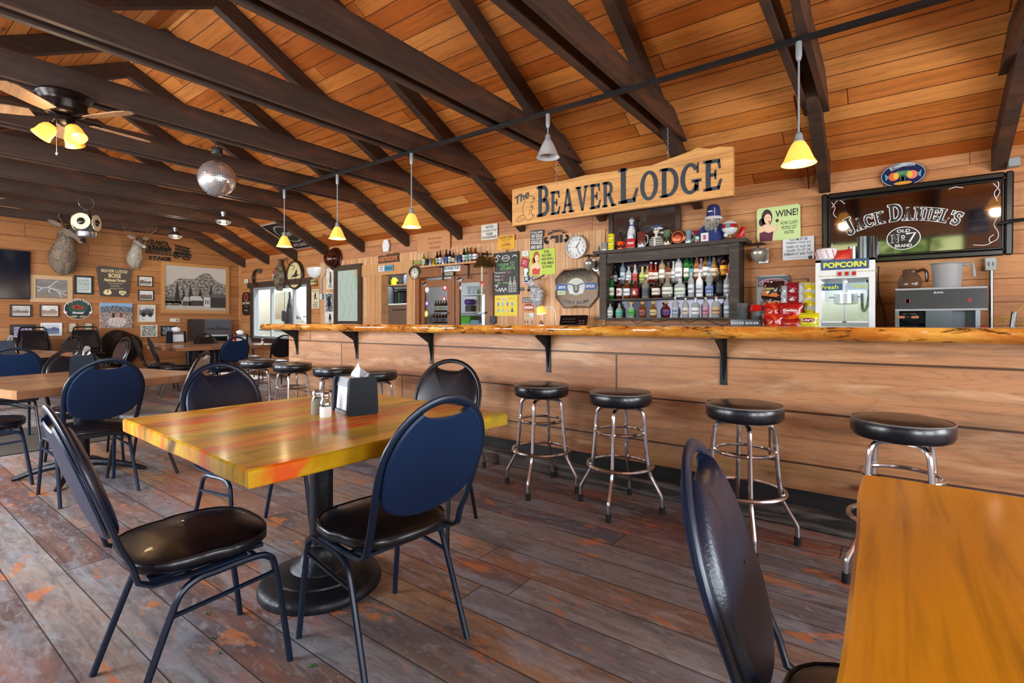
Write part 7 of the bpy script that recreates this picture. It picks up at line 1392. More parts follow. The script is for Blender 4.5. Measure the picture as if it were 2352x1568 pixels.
# till
t = thing('point_of_sale_screen', (at(1312, 5.75), 5.75, CZ), R(10), 'black touch screen till leaning back below the octagonal mirror', 'till'); m = MB(Matrix.Rotation(R(-22), 4, 'X')); m.b2((-.19, -.02, .02), (.19, .015, .32), bev=.01); m.build('housing', plain('black plastic', '0c0c0e', .4), t)
m = MB(Matrix.Rotation(R(-22), 4, 'X')); m.b2((-.18, -.0215, .03), (.18, -.0205, .31), '0e0a0a'); 
for i in range(2):
    for j in range(6): m.b2((.08 + i * .045, -.0225, .05 + j * .035), (.115 + i * .045, -.0215, .07 + j * .035), '5a3c3c' if j else '8c3c3c')
for j in range(2): m.b2((-.15, -.0225, .22 + j * .04), (.03, -.0215, .225 + j * .04), '6a5c5c')
m.build('screen', GLOSS, t, False); m = MB(); m.b2((-.17, -.12, 0), (.17, .12, .03), bev=.008); m.build('stand', MT['black plastic'], t)
m = MB(); m.b2((-.05, -.06, 0), (.05, .06, .16), '1c2028', .01); m.b2((-.035, -.062, .04), (.035, -.06, .14), '2c3440'); m.build('card_reader', GLOSS, None, label='small dark card terminal right of the till', cat='card reader').location = (at(1352, 5.7), 5.7, CZ)
# desk lamp
x = at(1243, 5.7); t = thing('desk_lamp', (at(1277, 5.7), 5.7, CZ), label='small curved desk lamp with a lit cream shade', cat='lamp'); zl = onY(1243, 712, 5.7).z - CZ; dx = x - at(1277, 5.7)
m = MB(); m.lathe([(.06, 0), (.055, .02), (.02, .03)], n=20); m.tube(smooth_path([(0, 0, .02), (.01, 0, .15), (-.01, 0, zl - .02), (-.06, 0, zl + .04), (dx + .02, 0, zl + .03)], 6), .006, 6); m.build('arm', STEEL, t)
m = MB(Matrix.Translation((dx, 0, zl)) @ Matrix.Rotation(R(-8), 4, 'Y')); m.lathe([(.03, .05), (.05, .045), (.062, .0), (.068, -.05), (.064, -.05), (.056, .0), (.03, .04)], n=24, cap=False); m.build('lamp_shade', SHADEL, t); m = MB(); m.ell((dx, 0, zl - .01), (.022, .022, .03)); m.build('bulb', BULB, t); point('desk_lamp_light', (x, 5.7, CZ + zl - .07), 2.5, (1, .8, .5), .03)
# wood carving beside lamp
m = MB(); m.lathe([(.035, 0), (.03, .05), (.04, .1), (.025, .15), (.03, .19), (.01, .23)], n=10, col='5a3424'); m.build('carved_figure', PAINT, None, label='small brown carved figure beside the lit desk lamp', cat='figurine').location = (at(1243, 5.9), 5.9, CZ)
m = MB(); m.lathe([(.05, 0), (.065, .02), (.07, .1), (.05, .15), (.045, .15), (.06, .1), (.05, .02)], n=18); m.build('glass_jar', plain('cup glass', 'dfe8f0', .05, Transmission_Weight=.85, IOR=1.3), None, label='clear glass jar under the arm of the desk lamp', cat='jar').location = (at(1268, 5.8), 5.8, CZ)
# clear cups, black boxes
for k, (px, n, hh) in enumerate(((1705, 5, .30), (1738, 3, .22))):
    t = thing('cup_stack', (at(px, 5.72), 5.72, CZ + .0), label='stack of clear plastic cups %s' % ('by the shelf post' if k == 0 else 'under the red bowl'), cat='cups'); m = MB()
    for j in range(n): m.lathe([(.04, .01), (.052, .13), (.049, .13), (.037, .012)], (0, 0, .1 + j * .045), 18)
    m.build('cups', MT['cup glass'], t); m = MB(); m.b2((-.07, -.07, 0), (.07, .07, .1), '2c3034'); m.build('cup_tray', PAINT, t, False)
m = MB(); m.lathe([(.085, 0), (.07, .01), (.055, .06), (.05, .065), (.001, .066)], n=24, col='c01418'); m.build('red_bowl', GLOSS, None, label='red bowl upside down on the shorter cup stack', cat='bowl').location = (at(1738, 5.72), 5.72, CZ + .1 + .225)
for k, px in enumerate((1697, 1730)):
    t = thing('wine_box', (at(px, 5.55), 5.55, CZ), label='black wine box lettered Black Box, %s' % ('nearer the bottle shelves' if k == 0 else 'nearer the snack bags'), cat='box', group='black wine boxes'); m = MB(); m.b2((-.072, -.05, 0), (.072, .05, .24), '20282e', .003); m.build('carton', GLOSS, t, False); m = MB(Matrix.Translation((0, -.0508, 0)) @ backM((0, 0, 0))); m.text('BLACK BOX', -.06, .19, .06, .215, .0005, 'e8e8e8', .02); m.build('lettering', PAINT, t, False)
m = MB(); m.lathe([(.025, 0), (.028, .05), (.02, .09), (.022, .12), (.012, .15)], n=14, col='7c3418'); m.build('wooden_pepper_mill', GLOSS, None, label='small reddish wooden mill beside the wine boxes', cat='mill').location = (at(1752, 5.6), 5.6, CZ + .1)
# snack bags
def bag(px, py, w, h, cols, desc, Y=5.8, txt=None, tcol='f4f4f4', rz=0, tilt=0):
    p = onY(px, py, Y); t = thing('snack_bag', (p.x, Y, p.z - h / 2), rz, desc, 'snack bag', 'snack bags on the clip rack'); c1, c2, c3 = [hx(c) for c in cols]
    def f(s):
        return lambda u, v: ((u - .5) * w * (1 + .04 * math.sin(v * 9)), s * (.045 * math.sin(PI * u) ** .6 * math.sin(PI * v) ** .5 + .006 * nz(u * 5, v * 5, px * .1)), v * h)
    def col(u, v):
        if v < .06 or v > .94: return c3
        k = nz(u * 4 + px, v * 4, 1); return c2 if (.18 < v < .45 and k > -.15) or k > .33 else c1
    m = MB(Matrix.Rotation(tilt, 4, 'Y')); m.grid(10, 12, f(-1), col); m.grid(10, 12, f(1), col); b = m.build('bag', GLOSS, t, True, 80)
    if txt: m = MB(Matrix.Translation((0, -.052, 0)) @ backM((0, 0, 0))); m.disc(0, h * .62, w * .36, h * .12, 0, txt[1], 20); m.text(txt[0], -w * .3, h * .56, w * .3, h * .68, .001, tcol, .03); m.build('brand_mark', PAINT, t, False)
RED = ('b01c18', 'd85020', 'c83028'); DK = ('2c1c1c', 'c87840', '30201c'); YL = ('d8c41c', 'c8ccd0', 'c0b838'); SV = ('8c1428', 'b0b4bc', 'a01c30')
bag(1768, 668, .16, .17, DK, 'black barbecue chip bag at the top of the rack', 5.8, ('Lays', '281818'), 'e8d060', tilt=.15)
bag(1775, 690, .17, .15, ('3c3028', 'd07038', '28201c'), 'second black snack bag just below the first', 5.84, tilt=-.1)
bag(1788, 664, .11, .17, ('3c1414', '7a2c20', '2c1010'), 'slim dark red bag beside the black chip bag', 5.86)
for k, y in enumerate((668, 688, 706)): bag(1806, y, .11, .13, ('a8acb4', 'd0d4d8', '8c1828'), 'silver backed snack bag, %s of the middle column' % ('top', 'second', 'third')[k], 5.84 - .01 * k); bag(1824, y - 4, .12, .14, SV, 'crimson snack bag, %s of its column' % ('top', 'second', 'third')[k], 5.8 - .01 * k, rz=.3)
for k, y in enumerate((663, 682, 700, 722)): bag(1846, y, .12, .14, ('c8ccd4', 'd8dce0', 'd8c820'), 'yellow edged silver snack bag, %s down its column' % ordn[k], 5.82 - .012 * k); bag(1864, y, .12, .14, YL, 'yellow snack bag, %s down beside the popcorn machine' % ordn[k], 5.74 - .012 * k, rz=.2)
bag(1776, 716, .16, .17, RED, 'upper red and orange snack bag in front', 5.66); bag(1776, 740, .17, .16, RED, 'lower red and orange snack bag just above the bar', 5.6)
bag(1817, 718, .2, .20, ('a81818', 'd85818', '8c1414'), 'large red tortilla chip bag lettered Doritos', 5.62, ('Doritos', 'a01414')); bag(1818, 745, .19, .12, ('a02020', 'c85020', '801010'), 'red bag tucked below the Doritos bag', 5.6)
bag(1857, 740, .17, .18, ('d8cc1c', 'd8d040', 'c8bc20'), "yellow bag with a round Lay's mark in front", 5.6, ("Lay's", '8c1c28'))
p = onY(1812, 642, 5.9); q = onY(1856, 642, 5.9); m = MB(); m.tube([(p.x - .18, 5.9, CZ), (p.x - .18, 5.9, p.z), (q.x, 5.9, p.z), (q.x + .01, 5.88, CZ)], .008, 6); m.tube([(p.x, 5.9, p.z), (p.x, 5.9, CZ)], .006, 6)
for k in range(6): m.box((q.x, 5.89, p.z - .05 - k * .08), (.02, .03, .03))
m.build('clip_rack', IRON, None, label='black wire clip rack holding the snack bags', cat='rack')
# popcorn machine
x0, x1 = at(1873, 5.6), at(2010, 5.6); zt_ = onY(1940, 595, 5.6).z; W = x1 - x0; H_ = zt_ - CZ; t = thing('popcorn_machine', ((x0 + x1) / 2, 5.6, CZ), label='white and blue popcorn machine with glass doors', cat='popcorn machine')
m = MB(); 
for sx in (-1, 1): m.b2((sx * W / 2 - sx * .045, 0, 0), (sx * W / 2, .45, H_), 'dfe2e6')
m.b2((-W / 2, .42, 0), (W / 2, .45, H_), 'c8ccd0'); m.b2((-W / 2, 0, H_ - .02), (W / 2, .45, H_), 'd8dce0'); m.build('cabinet', SATIN, t, False)
m = MB(); m.b2((-W / 2 + .045, -.005, H_ * .88), (W / 2 - .045, .01, H_), '2c4c7c'); m.build('header_panel', SATIN, t, False)
m = MB(backM((0, 0, 0))); m.text('POPCORN', -W * .36, H_ * .905, W * .36, H_ * .97, .0065, 'd8e048', .04); m.build('lettering', PAINT, t, False); m = MB(backM((0, 0, 0))); m.text('Fresh', -W * .40, H_ * .655, -W * .1, H_ * .705, .0085, 'c8d850', .02); m.build('lettering', PAINT, t, False); m = MB(backM((0, 0, 0))); m.text('Tasty', W * .1, H_ * .655, W * .38, H_ * .705, .0085, 'c8d850', .02); m.build('lettering', PAINT, t, False)
m = MB(); m.b2((-W / 2 + .045, -.003, H_ * .78), (W / 2 - .045, .01, H_ * .88), 'dfe2e4'); m.b2((-W * .14, -.006, H_ * .79), (W * .2, -.003, H_ * .87), 'b8bcc0')
for k in range(14): m.box((-W * .42 + .025 * (k % 7) + (0 if k < 7 else .28), -.004, H_ * (.81 + .04 * (k // 7))), (.014, .002, .01), 'a8b088')
m.build('control_panel', SATIN, t, False)
for k in range(3): m = MB(); m.box((-W * .08 + k * W * .12, -.008, H_ * .83), (.03, .01, .035), 'b8201c', bev=.003); m.build('rocker_switch', GLOSS, t)
m = MB(); m.b2((-W / 2 + .05, -.002, H_ * .64), (-.01, .0, H_ * .72), '2c5484'); m.b2((.01, -.002, H_ * .64), (W / 2 - .05, .0, H_ * .72), '9cb8cc'); m.build('door_band', SATIN, t, False)
for sx in (-1, 1): m = MB(); a, b = sorted((sx * .006, sx * (W / 2 - .05))); m.b2((a, .002, H_ * .27), (b, .006, H_ * .77)); m.build('glass_door', GLASS, t, False); m = MB(); m.b2((a, -.004, H_ * .26), (b, .004, H_ * .28), 'd8dce0'); m.b2((a if sx > 0 else b - .008, -.004, H_ * .26), (a + .008 if sx > 0 else b, .004, H_ * .77), 'c0c4c8'); m.build('door_edge', SATIN, t, False)
m = MB(); m.lathe([(.08, 0), (.1, .01), (.1, .1), (.085, .11)], (-.0, .22, H_ * .48), 24, 'b4b8bc'); m.tube([(0, .22, H_ * .62), (0, .22, H_ * .78)], .012, 8, 'b0b4b8'); m.b2((-.14, .2, H_ * .56), (.14, .24, H_ * .575), '9ca0a4'); m.build('kettle', METAL, t)
m = MB(); m.tube(smooth_path([(W * .36, .1, H_ * .75), (W * .4, .06, H_ * .6), (W * .37, .05, H_ * .45), (W * .3, .08, H_ * .4), (W * .28, .12, H_ * .6)], 6), .012, 6, '2c3440'); m.build('kettle_cord', GLOSS, t)
m = MB(); m.b2((-W / 2 + .045, 0, 0), (W / 2 - .045, .41, H_ * .26), 'a8b0b8'); m.build('lower_drawer', METAL, t, False); m = MB(backM((0, 0, 0))); m.disc(0, H_ * .13, .1, .05, .001, 'c8ccd4'); m.text('BEST POPCORN', -.08, H_ * .13, .08, H_ * .16, .002, '6c7480', .02); m.text('IN TOWN', -.06, H_ * .09, .06, H_ * .12, .002, '6c7480', .02); m.build('drawer_print', PAINT, t, False)
pt = zt_
area('popcorn_cabinet_light', ((x0 + x1) / 2, 5.82, CZ + H_ * .765), (.3, .2), 1.6, (1, .97, .92), (0, 0, 0))
# things on the popcorn machine
o = thing('wire_basket', (at(1899, 5.7), 5.72, pt), label='white cloth basket with red wire sides on the popcorn machine', cat='basket'); m = MB(); m.lathe([(.055, 0), (.09, .02), (.1, .09), (.09, .115), (.06, .125), (.001, .127)], n=24, col='dcdce2'); m.build('cloth', CLOTH, o); m = MB()
for k in range(12): a = 2 * PI * k / 12; m.tube([(.057 * math.cos(a), .057 * math.sin(a), 0), (.093 * math.cos(a + .25), .093 * math.sin(a + .25), .03), (.103 * math.cos(a), .103 * math.sin(a), .1)], .003, 5, 'b82838')
m.build('wires', GLOSS, o)
m = MB(); m.add([(-.07, -.05, 0), (.07, -.05, 0), (.07, .05, 0), (-.07, .05, 0), (-.035, -.04, .09), (.07, -.04, .1), (.07, .04, .1), (-.035, .04, .09)], [(0, 3, 2, 1), (4, 5, 6, 7), (0, 1, 5, 4), (1, 2, 6, 5), (2, 3, 7, 6), (3, 0, 4, 7)], 'b81420'); m.build('red_scoop', GLOSS, None, False, label='red plastic scoop between the wire basket and the tins', cat='scoop').location = (at(1936, 5.7), 5.7, pt)
for k, (px, r, h, c) in enumerate(((1958, .035, .125, '9a9890'), (1982, .043, .21, '5c6468'), (2003, .04, .205, '20242a'))): m = MB(); m.lathe([(r, 0), (r, h * .9), (r * 1.04, h * .9), (r * 1.04, h), (.001, h)], n=24, col=c); m.build('spice_tin', METAL if k < 2 else GLOSS, None, label=('short steel shaker on the popcorn machine', 'tall grey labelled canister on the popcorn machine', 'tall black canister at the edge of the popcorn machine')[k], cat='canister').location = (at(px, 5.72), 5.72, pt)
# coffee machine
x0, x1 = at(2056, 5.6), at(2268, 5.6); zt_ = onY(2160, 660, 5.6).z; W = x1 - x0; H_ = zt_ - CZ; t = thing('coffee_brewer', ((x0 + x1) / 2, 5.6, CZ), label='wide steel and black twin coffee brewer on the back counter', cat='coffee machine')
m = MB(); m.b2((-W / 2, 0, H_ - .19), (W / 2, .35, H_), '26282e'); m.b2((-W / 2, -.004, H_ - .015), (W / 2, .35, H_), '9a9ca2'); m.b2((-W / 2, -.004, H_ - .195), (W / 2, .35, H_ - .18), '9a9ca2'); m.build('top_housing', SATIN, t, False)
m = MB(); m.b2((-W / 2 + .01, .24, 0), (W / 2 - .04, .35, H_ - .19), '343a46'); m.b2((-W * .15, .02, 0), (W * .14, .3, H_ - .19), '5c6470'); m.b2((W * .16, .02, 0), (W / 2 - .04, .05, H_ - .19), '58606c') if 0 else m.b2((W * .16, .2, 0), (W / 2 - .04, .3, H_ - .19), '5c6470'); m.b2((-W / 2, .02, 0), (-W / 2 + .03, .3, H_ - .19), '7c828a'); m.b2((W / 2 - .07, .02, 0), (W / 2 - .04, .3, H_ - .19), '7c828a'); m.build('cabinet', METAL, t, False)
m = MB(); m.b2((-W * .45, .0, H_ - .30), (-W * .22, .22, H_ - .19), '16181c', .03); m.b2((-W * .42, -.03, H_ - .24), (-W * .25, .02, H_ - .21), '101216', .01); m.build('brew_head', SATIN, t, True, 50)
m = MB(backM((0, 0, 0))); m.text('BUNN', -W * .06, H_ - .05, W * .04, H_ - .035, .005, 'd8d8dc', .02); 
for a, c in ((-W * .36, 'a02030'), (-W * .35, 'b02838'), (W * .32, '8c2030')): m.box((a, H_ - .11, .003), (.03, .03, .006), c)
m.box((-W * .43, H_ - .25, .0), (.05, .02, .03), 'b0683c'); m.box((-W * .27, H_ - .25, .0), (.05, .02, .03), 'b0683c'); m.build('badges', PAINT, t, False)
m = MB(); m.lathe([(.07, 0), (.08, .01), (.08, .02)], (-W * .33, .1, 0), 24, '2a2c30'); m.build('hot_plate', SATIN, t)
SMOK = attr('coffee pot glass', .04, Transmission_Weight=.8, IOR=1.3)
def pot(x, y, z, col, glass, desc):
    t = thing('coffee_pot', (x, y, z), R(8), desc, 'coffee pot'); m = MB(); m.lathe([(.06, 0), (.085, .02), (.092, .06), (.075, .11), (.05, .14), (.052, .15), (.048, .15), (.045, .14), (.07, .11), (.086, .06), (.08, .024)], n=28, col=glass, cap=False); m.lathe([(.001, .003), (.06, .003)], n=20, col=glass, cap=False); m.build('glass_bowl', SMOK, t)
    m = MB(); m.lathe([(.053, .145), (.056, .165), (.04, .175), (.001, .178)], n=24, col=col); m.lathe([(.05, .11), (.078, .108), (.08, .118), (.053, .145)], n=24, col=col, cap=False) if col != '4a2c20' else None; m.build('collar', GLOSS, t); m = MB(); m.tube(smooth_path([(.05, 0, .155), (.09, 0, .17), (.115, 0, .15), (.12, 0, .09), (.115, 0, .06)], 5), .013, 8, col, flat=1.3); m.build('pot_handle', GLOSS, t)
pot(at(2090, 5.75), 5.75, CZ + H_, '4a2c20', 'b08c70', 'amber glass coffee pot on top of the brewer'); pot(at(2085, 5.66), 5.68, CZ + .02, '121418', '4c4440', 'black handled coffee pot in the brewer'); pot(at(2225, 5.5), 5.52, CZ, 'c81c18', 'a8b0b0', 'red handled coffee pot at the right of the brewer')
t = thing('plastic_pitcher', (at(2175, 5.75), 5.75, CZ + H_), R(0), 'translucent grey measuring pitcher on top of the brewer', 'pitcher'); FR = plain('frosted plastic', 'b8b8bc', .35, Transmission_Weight=.35, IOR=1.2); m = MB(); m.lathe([(.09, 0), (.093, .01), (.105, .2), (.12, .215), (.116, .215), (.10, .2), (.088, .012)], n=28); m.build('jug', FR, t); m = MB(); m.tube([(.10, 0, .195), (.165, 0, .2), (.17, 0, .15), (.175, 0, .09)], .013, 8, flat=1.4); m.build('jug_handle', FR, t)
# outlet, conduit, cords
P, w, h = bfr(2260, 592, 2287, 622); m = MB(backM(P)).b2((0, 0, 0), (w, h, .05), 'a0a6a8', .006); m.disc(w / 2, h / 2, w * .3, None, .051, '5c6266'); m.box((w / 2, h / 2, .052), (.012, .05, .004), 'b0b4b8'); o = m.build('outlet_box', SATIN, None, label='grey metal outlet box under the corner of the black framed mirror', cat='outlet')
m = MB(); m.cyl((P.x + w * .55, 6.14, CZ), (P.x + w * .55, 6.14, P.z), .016, 10); m.build('steel_conduit', STEEL, None, label='vertical steel conduit below the grey outlet box', cat='conduit')
m = MB(); p1 = onY(2018, 610, 6.1); m.tube(smooth_path([(p1.x, 6.14, p1.z), (p1.x + .0, 6.13, p1.z - .25), (p1.x + .05, 6.1, p1.z - .5), (p1.x + .02, 6.0, CZ + .01), (p1.x - .2, 5.95, CZ + .01)], 6), .006, 6, '3a2418'); m.build('power_cord', PAINT, None, label='thin brown cord hanging beside the popcorn machine', cat='cord')
m = MB(); q = lambda x, y: tuple(onY(x, y, 6.0)); m.tube(smooth_path([q(2290, 748), q(2284, 738), q(2300, 729), q(2330, 732), q(2350, 745), q(2356, 700), q(2330, 722), q(2308, 735), q(2304, 750)], 6), .004, 5, 'c8b030'); m.build('yellow_cable', PAINT, None, label='looping thin yellow cable right of the steel conduit', cat='cable')
p = onY(2330, 735, 5.9); m = MB(); m.tube([(p.x - .03, 5.9, CZ), (p.x + .0, 5.9, p.z + .07)], .018, 8, '141416'); m.tube([(p.x + .14, 5.9, CZ), (p.x + .14, 5.9, p.z + .02)], .03, 8, '14161a'); m.build('phone_antenna', GLOSS, None, label='black stub antenna standing before the yellow cable', cat='antenna')
p = onY(2325, 508, 6.0); m = MB(); m.tube([(p.x - .06, 6.1, p.z), (p.x - .02, 5.98, p.z + .0), (p.x + .3, 5.97, p.z + .01)], .016, 8); m.build('wall_hook', IRON, None, label='black iron arm reaching past the edge of the big mirror', cat='hook')
P, w, h = bfr(2312, 366, 2340, 386); m = MB(backM(P)).b2((0, 0, 0), (w, h, .08), '8c949a', .005); m.build('junction_box', SATIN, None, label='small grey junction box under the roof beside the last rafter', cat='junction box')
m = MB(); p = onY(1845, 300, 6.15); xx = sx_(1858, 6.15)
m.tube([(xx, 5.1, 3.22), (xx + .0, 5.6, 2.96), (xx + .0, 6.05, 2.72), (xx, 6.15, 2.62)], .01, 6, '9a5a38'); m.build('copper_pipe', METAL, None, label='thin copper pipe running down the ceiling behind the amber pendant', cat='pipe')
# small string lights / cables under the bottle shelf
m = MB(); pts = [tuple(onY(1360 + a / 4.7526, 440 + b / 4.7526, 5.9)) for a, b in ((430, 1400), (500, 1440), (600, 1405), (720, 1425), (860, 1390), (980, 1385), (1060, 1430), (1190, 1390), (1350, 1440), (1450, 1462), (1540, 1400))]
m.tube(smooth_path(pts, 5), .004, 5, '2a1c18'); m.build('tangled_cord', PAINT, None, label='dark tangled cord lying under the bottle shelves', cat='cord')
# stage poster by the gable window on the ceiling
p0 = onY(640, 556, 5.2)
m = MB(); c_ = Vector((-9.35, 5.05, HW + PITCH * (YB - 5.05) - .012)); ux = Vector((1, 0, 0)); uy = Vector((0, -1, PITCH)).normalized()
Mx = Matrix.Translation(Vector((-10.0, 5.65, HW + PITCH * (YB - 5.65) - .006))) @ Matrix(((1, 0, 0, 0), (0, uy.y, uy.z, 0), (0, uy.z, -uy.y, 0), (0, 0, 0, 1)))
Mx = Matrix.Translation(Vector((-10.42, 6.12, HW + PITCH * (YB - 6.12) - .010))) @ Matrix(((1, 0, 0, 0), (0, uy.y, -uy.z * -1 * -1, 0), (0, uy.z, uy.y, 0), (0, 0, 0, 1)))
m = MB(Mx); m.prism([(0, 0), (.9, 0), (.9, .9), (0, .9)], -.004, .004, 'b4aca4'); m.rect(.03, .03, .87, .87, .006, '24201e'); m.disc(.45, .52, .32, .28, .007, '8c847c'); m.disc(.45, .52, .28, .24, .008, '28231f'); m.text('ATLANTA', .12, .1, .78, .2, .008, 'b0a89c', .03); m.text('BREW', .3, .46, .6, .58, .009, 'b0a89c', .03)
m.build('ceiling_banner', PAINT, None, False, label='black and grey banner stapled to the sloping ceiling above the far pendants', cat='banner')
# ================================================================ on the tables
PAPER = plain('white paper napkin', 'e8ecf2', .8)
DISP = plain('black dispenser shell', '08121e', .55, 0, Specular_IOR_Level=.25); SILV = plain('dull silver frame', '9a9ea4', .35, .8)
def napkins(x, y, z, rz, desc, s=1.0):
    t = thing('napkin_dispenser', (x, y, z), rz, desc, 'napkin dispenser', 'napkin dispensers on the tables'); t.scale = (s, s, s * 1.15)
    o = [(-.06, 0), (-.066, .008), (-.060, .120), (-.055, .131), (-.044, .136), (.044, .136), (.055, .131), (.060, .120), (.066, .008), (.06, 0)]
    for sx in (-1, 1):
        m = MB(Matrix.Translation((sx * .085, 0, 0)) @ Matrix.Rotation(PI / 2, 4, 'Z') @ Matrix.Rotation(PI / 2, 4, 'X')); m.prism(o, -.012, .012); m.build('end_cap', DISP, t, True, 30)
    m = MB(); m.add([(sx * .08, y, z) for sx in (-1, 1) for y, z in ((-.052, .1), (-.04, .132), (.04, .132), (.052, .1))], [(0, 1, 5, 4)[::-1], (1, 2, 6, 5)[::-1], (2, 3, 7, 6)[::-1]]); m.b2((-.08, -.06, 0), (.08, .06, .012)); m.build('frame', SILV, t, False)
    m = MB(); m.add([(-.07, -.054, .014), (.07, -.054, .014), (.07, -.044, .12), (-.07, -.044, .12), (-.07, .054, .014), (.07, .054, .014), (.07, .044, .12), (-.07, .044, .12)], [(0, 1, 2, 3), (4, 7, 6, 5), (3, 2, 6, 7), (0, 3, 7, 4), (1, 5, 6, 2)]); m.build('napkin_stack', PAPER, t, False)
    m = MB(); m.grid(6, 6, lambda u, v: (-.04 + .085 * u + .02 * v * (u - .5), (.004 * math.sin(u * 7)) + .035 * v * v * (1 - u), .133 + .055 * v * (.6 + .4 * math.sin(PI * u)))); m.grid(5, 5, lambda u, v: (-.01 + .07 * u, .012 + .02 * v + .01 * u, .133 + .03 * v * (1 - u * .6))); m.build('loose_napkin', PAPER, t, True, 80); return t
def shaker(x, y, z, fill, lvl, desc):
    t = thing('shaker', (x, y, z), label=desc, cat='shaker', group=None); t.scale = (1.1, 1.1, 1.22); m = MB(); m.lathe([(.024, lvl), (.024, .055), (.017, .07), (.017, .078)], n=16, ph=PI / 16); m.build('glass_body', plain('shaker glass', 'f4f8fa', .03, Transmission_Weight=.95, IOR=1.07) if 0 else pane('shaker glass', 'dce6ea', .18), t)
    m = MB(); m.lathe([(.021, 0), (.024, .004), (.0239, lvl)], n=16, col=fill); 
    m.build('contents', attr('salt and pepper', .8), t); m = MB(); m.lathe([(.0195, .074), (.0205, .078), (.0205, .086), (.014, .096), (.001, .097)], n=20); m.build('lid', CHROME, t)
p = onZ(800, 950, .78); napkins(p.x - .02, p.y + .05, .78, R(-14), 'napkin dispenser with a loose napkin on the yellow striped table', 1.12)
p = onZ(728, 951, .78); shaker(p.x, p.y, .78, '8c8474', .062, 'pepper shaker behind the salt shaker on the yellow table'); p = onZ(748, 957, .78); shaker(p.x, p.y, .78, 'f4f4f2', .04, 'salt shaker with white salt on the yellow striped table')
p = onZ(186, 868, .78); napkins(p.x - .02, p.y + .02, .78, R(-18), 'napkin dispenser on the brown table, napkin curling up', 1.15)
p = onZ(16, 812, .78); napkins(-9.3, 1.42, .78, R(-20), 'napkin dispenser at the far left table by the picture edge', 1.2)
napkins(-11.7, 4.25, .78, R(95), 'black napkin dispenser on the farthest table, broad side showing', 1.5); napkins(-10.0, 4.72, .78, R(80), 'napkin dispenser on the long far table behind the ketchup', 1.25)
m = MB(); m.lathe([(.03, 0), (.033, .01), (.033, .1), (.012, .15), (.01, .19), (.001, .19)], n=16, col='a81c14'); m.build('ketchup_bottle', GLOSS, None, label='red ketchup bottle on the long far table', cat='bottle').location = (-9.75, 4.5, .78)
shaker(-9.6, 4.95, .78, 'd8d4cc', .05, 'shaker at the right end of the long far table')
p = onZ(152, 866, .78)
# leaf litter on the floor
for k, (px, py) in enumerate(((479, 1409), (492, 1463), (496, 1500), (717, 1531))):
    p = onZ(px, py, 0); m = MB(); r2 = random.Random(k)
    for j in range(7 if k == 3 else 3): a = r2.random() * 6.28; m.add([(0, 0, .002), (.01 * math.cos(a), .01 * math.sin(a), .006), (.018 * math.cos(a + .4), .018 * math.sin(a + .4), .003), (.01 * math.cos(a + .8), .01 * math.sin(a + .8), .005)], [(0, 1, 2, 3)], ('3c7830', '548c3c', '2c6428')[j % 3])
    m.build('green_leaf_scrap', CLOTH, None, False, label=('tiny green leaf scrap behind the near navy chair legs', 'green leaf scrap nearest the round iron table foot', 'green leaf scrap in front of the near chair leg', 'largest green leaf scrap at the bottom of the floor')[k], cat='leaf', group='leaf scraps on the floorboards').location = (p.x, p.y, 0)
p = onZ(1145, 1060, 0); m = MB(); m.b2((-.05, -.09, 0), (.05, .09, .09), None, .01); m.build('timber_block', MT['dark stained trim wood'], None, False, label='dark square timber block on the floor before the bar foot rail', cat='block').location = (p.x, p.y, 0)
# dark mat on the floor
m = MB(); m.b2((-7.9, -.6, .001), (-6.42, 2.3, .008), '50483c'); 
m.build('floor_mat', planks('ribbed dark mat', 1, 0, .02, 9, [hx('5c544a'), hx('4a443c')], gap=hx('1c1a18'), gapw=.006, knots=0, rough=.8), None, False, label='ribbed grey brown mat on the floor behind the brown table', cat='mat')
# ================================================================ outside the window
WHT = plain('white van paint', 'aab2b4', .25, Coat_Weight=.4); WG = plain('van window glass', '2a3a44', .06, .3)
t = thing('white_van', (-15.6, 9.9, -.3), R(-16), 'white van parked outside the bar-side window', 'van'); t.scale = (1.12, 1.12, 1.12)
bodyp = [(-3.2, .35), (3.1, .35), (3.15, .9), (3.0, 1.22), (2.1, 1.42), (1.0, 2.28), (.5, 2.42), (-3.2, 2.45)]
m = MB(Matrix.Translation((0, -1.0, 0)) @ backM((0, 0, 0))); m.prism(bodyp, -1.9, 0); m.build('body', WHT, t, True, 30)
m = MB(Matrix.Translation((0, -1.005, 0)) @ backM((0, 0, 0))); m.prism([(.55, 1.42), (1.75, 1.42), (.98, 2.12), (.55, 2.2)], -.01, .004); m.prism([(-.75, 1.42), (.40, 1.42), (.40, 2.2), (-.75, 2.2)], -.01, .004); m.build('side_window', WG, t, False)
m = MB(); m.add([(1.05, -.9, 2.22), (2.05, -.95, 1.46), (2.05, .85, 1.46), (1.05, .8, 2.22)], [(0, 1, 2, 3)]); m.build('windscreen', WG, t, False)
m = MB(); m.tube([(1.5, -1.0, 1.45), (1.55, -1.2, 1.45)], .03, 8); m.box((1.55, -1.28, 1.5), (.14, .14, .3), bev=.03); m.build('wing_mirror', plain('black trim plastic', '1c2024', .5), t)
for x in (-2.2, 2.2):
    m = MB(); m.cyl((x, -1.02, .36), (x, -.75, .36), .36, 28); m.build('wheel', MT['rubber tip'], t); m = MB(); m.cyl((x, -1.05, .36), (x, -1.02, .36), .22, 20); m.build('hub_cap', STEEL, t)
m = MB(); m.b2((-3.1, -1.012, 1.05), (3.05, -1.0, 1.09)); m.build('side_strip', MT['black trim plastic'], t, False)
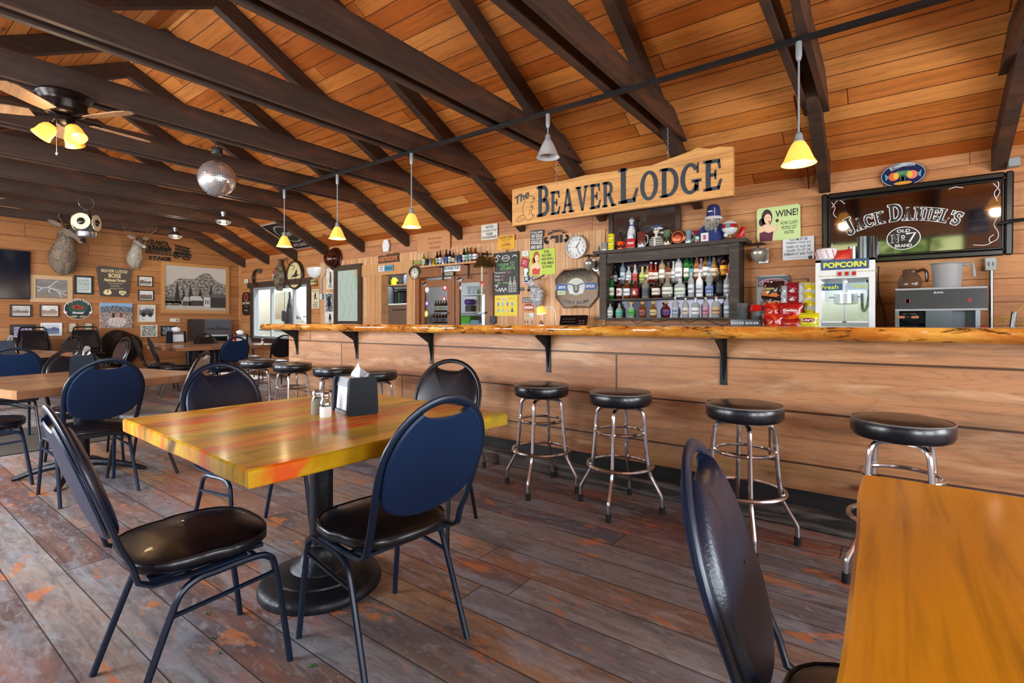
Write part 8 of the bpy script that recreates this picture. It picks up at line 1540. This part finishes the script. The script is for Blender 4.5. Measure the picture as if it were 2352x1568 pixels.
m = MB(); m.b2((-48, 16, -.3), (2, 16.2, 5.2)); m.build('neighbour_shed', planks('weathered shed boards', 2, 0, .2, 4, [hx('a8987c'), hx('988668')], rough=.8, knots=0), None, False, label='weathered board shed beyond the white van', cat='shed')
t = thing('patio_umbrella', (-12.75, 7.3, -.3), label='closed dark patio umbrella just outside the window', cat='umbrella'); m = MB(); m.lathe([(.001, 2.25), (.05, 2.0), (.14, 1.45), (.16, 1.35), (.06, 1.3)], n=10, col='20242c'); m.build('folded_canopy', CLOTH, t, False); m = MB(); m.cyl((0, 0, 0), (0, 0, 2.3), .025, 8, '2c3038'); m.build('pole', GLOSS, t)
# trees and bushes seen in the mirror through the window wall
LEAF = plain('leaf green', '5c8a34', .6, Transmission_Weight=.0)
for k, (x, y, s) in enumerate(((-9, -13, 3.2), (-4.5, -15, 3.6), (.5, -14, 3.4), (5, -16, 4.2), (9, -12, 3.4), (-14, -12, 3.5), (13, 2, 3.5), (12, -5, 3.8), (14, 8, 3.6))):
    t = thing('leafy_tree', (x, y, -.3), label='leafy green tree in the yard, %s along from the gable end' % ordn[k], cat='tree', group='trees in the yard'); m = MB(); m.tube([(0, 0, 0), (.05, 0, s * .5), (0, .1, s * .8)], [.16, .12, .05], 8, '4a3c30'); m.build('trunk', CLOTH, t)
    m = MB(); q = random.Random(k)
    for j in range(420):
        a, b, r = q.random() * 2 * PI, q.uniform(-1, 1), q.random() ** .4; c = Vector((math.sqrt(1 - b * b) * math.cos(a), math.sqrt(1 - b * b) * math.sin(a), b * .9)) * r * s * .42 + Vector((0, 0, s * .62)); u_ = Vector((q.uniform(-1, 1), q.uniform(-1, 1), q.uniform(-1, 1))).normalized(); v_ = u_.orthogonal().normalized(); d = .16
        m.add([tuple(c + u_ * d), tuple(c + v_ * d * .6), tuple(c - u_ * d), tuple(c - v_ * d * .6)], [(0, 1, 2, 3)], ('6c9a3c', '86ac4c', '4c7c30', '9cb85c')[j % 4])
    m.build('foliage', CLOTH, t, False)
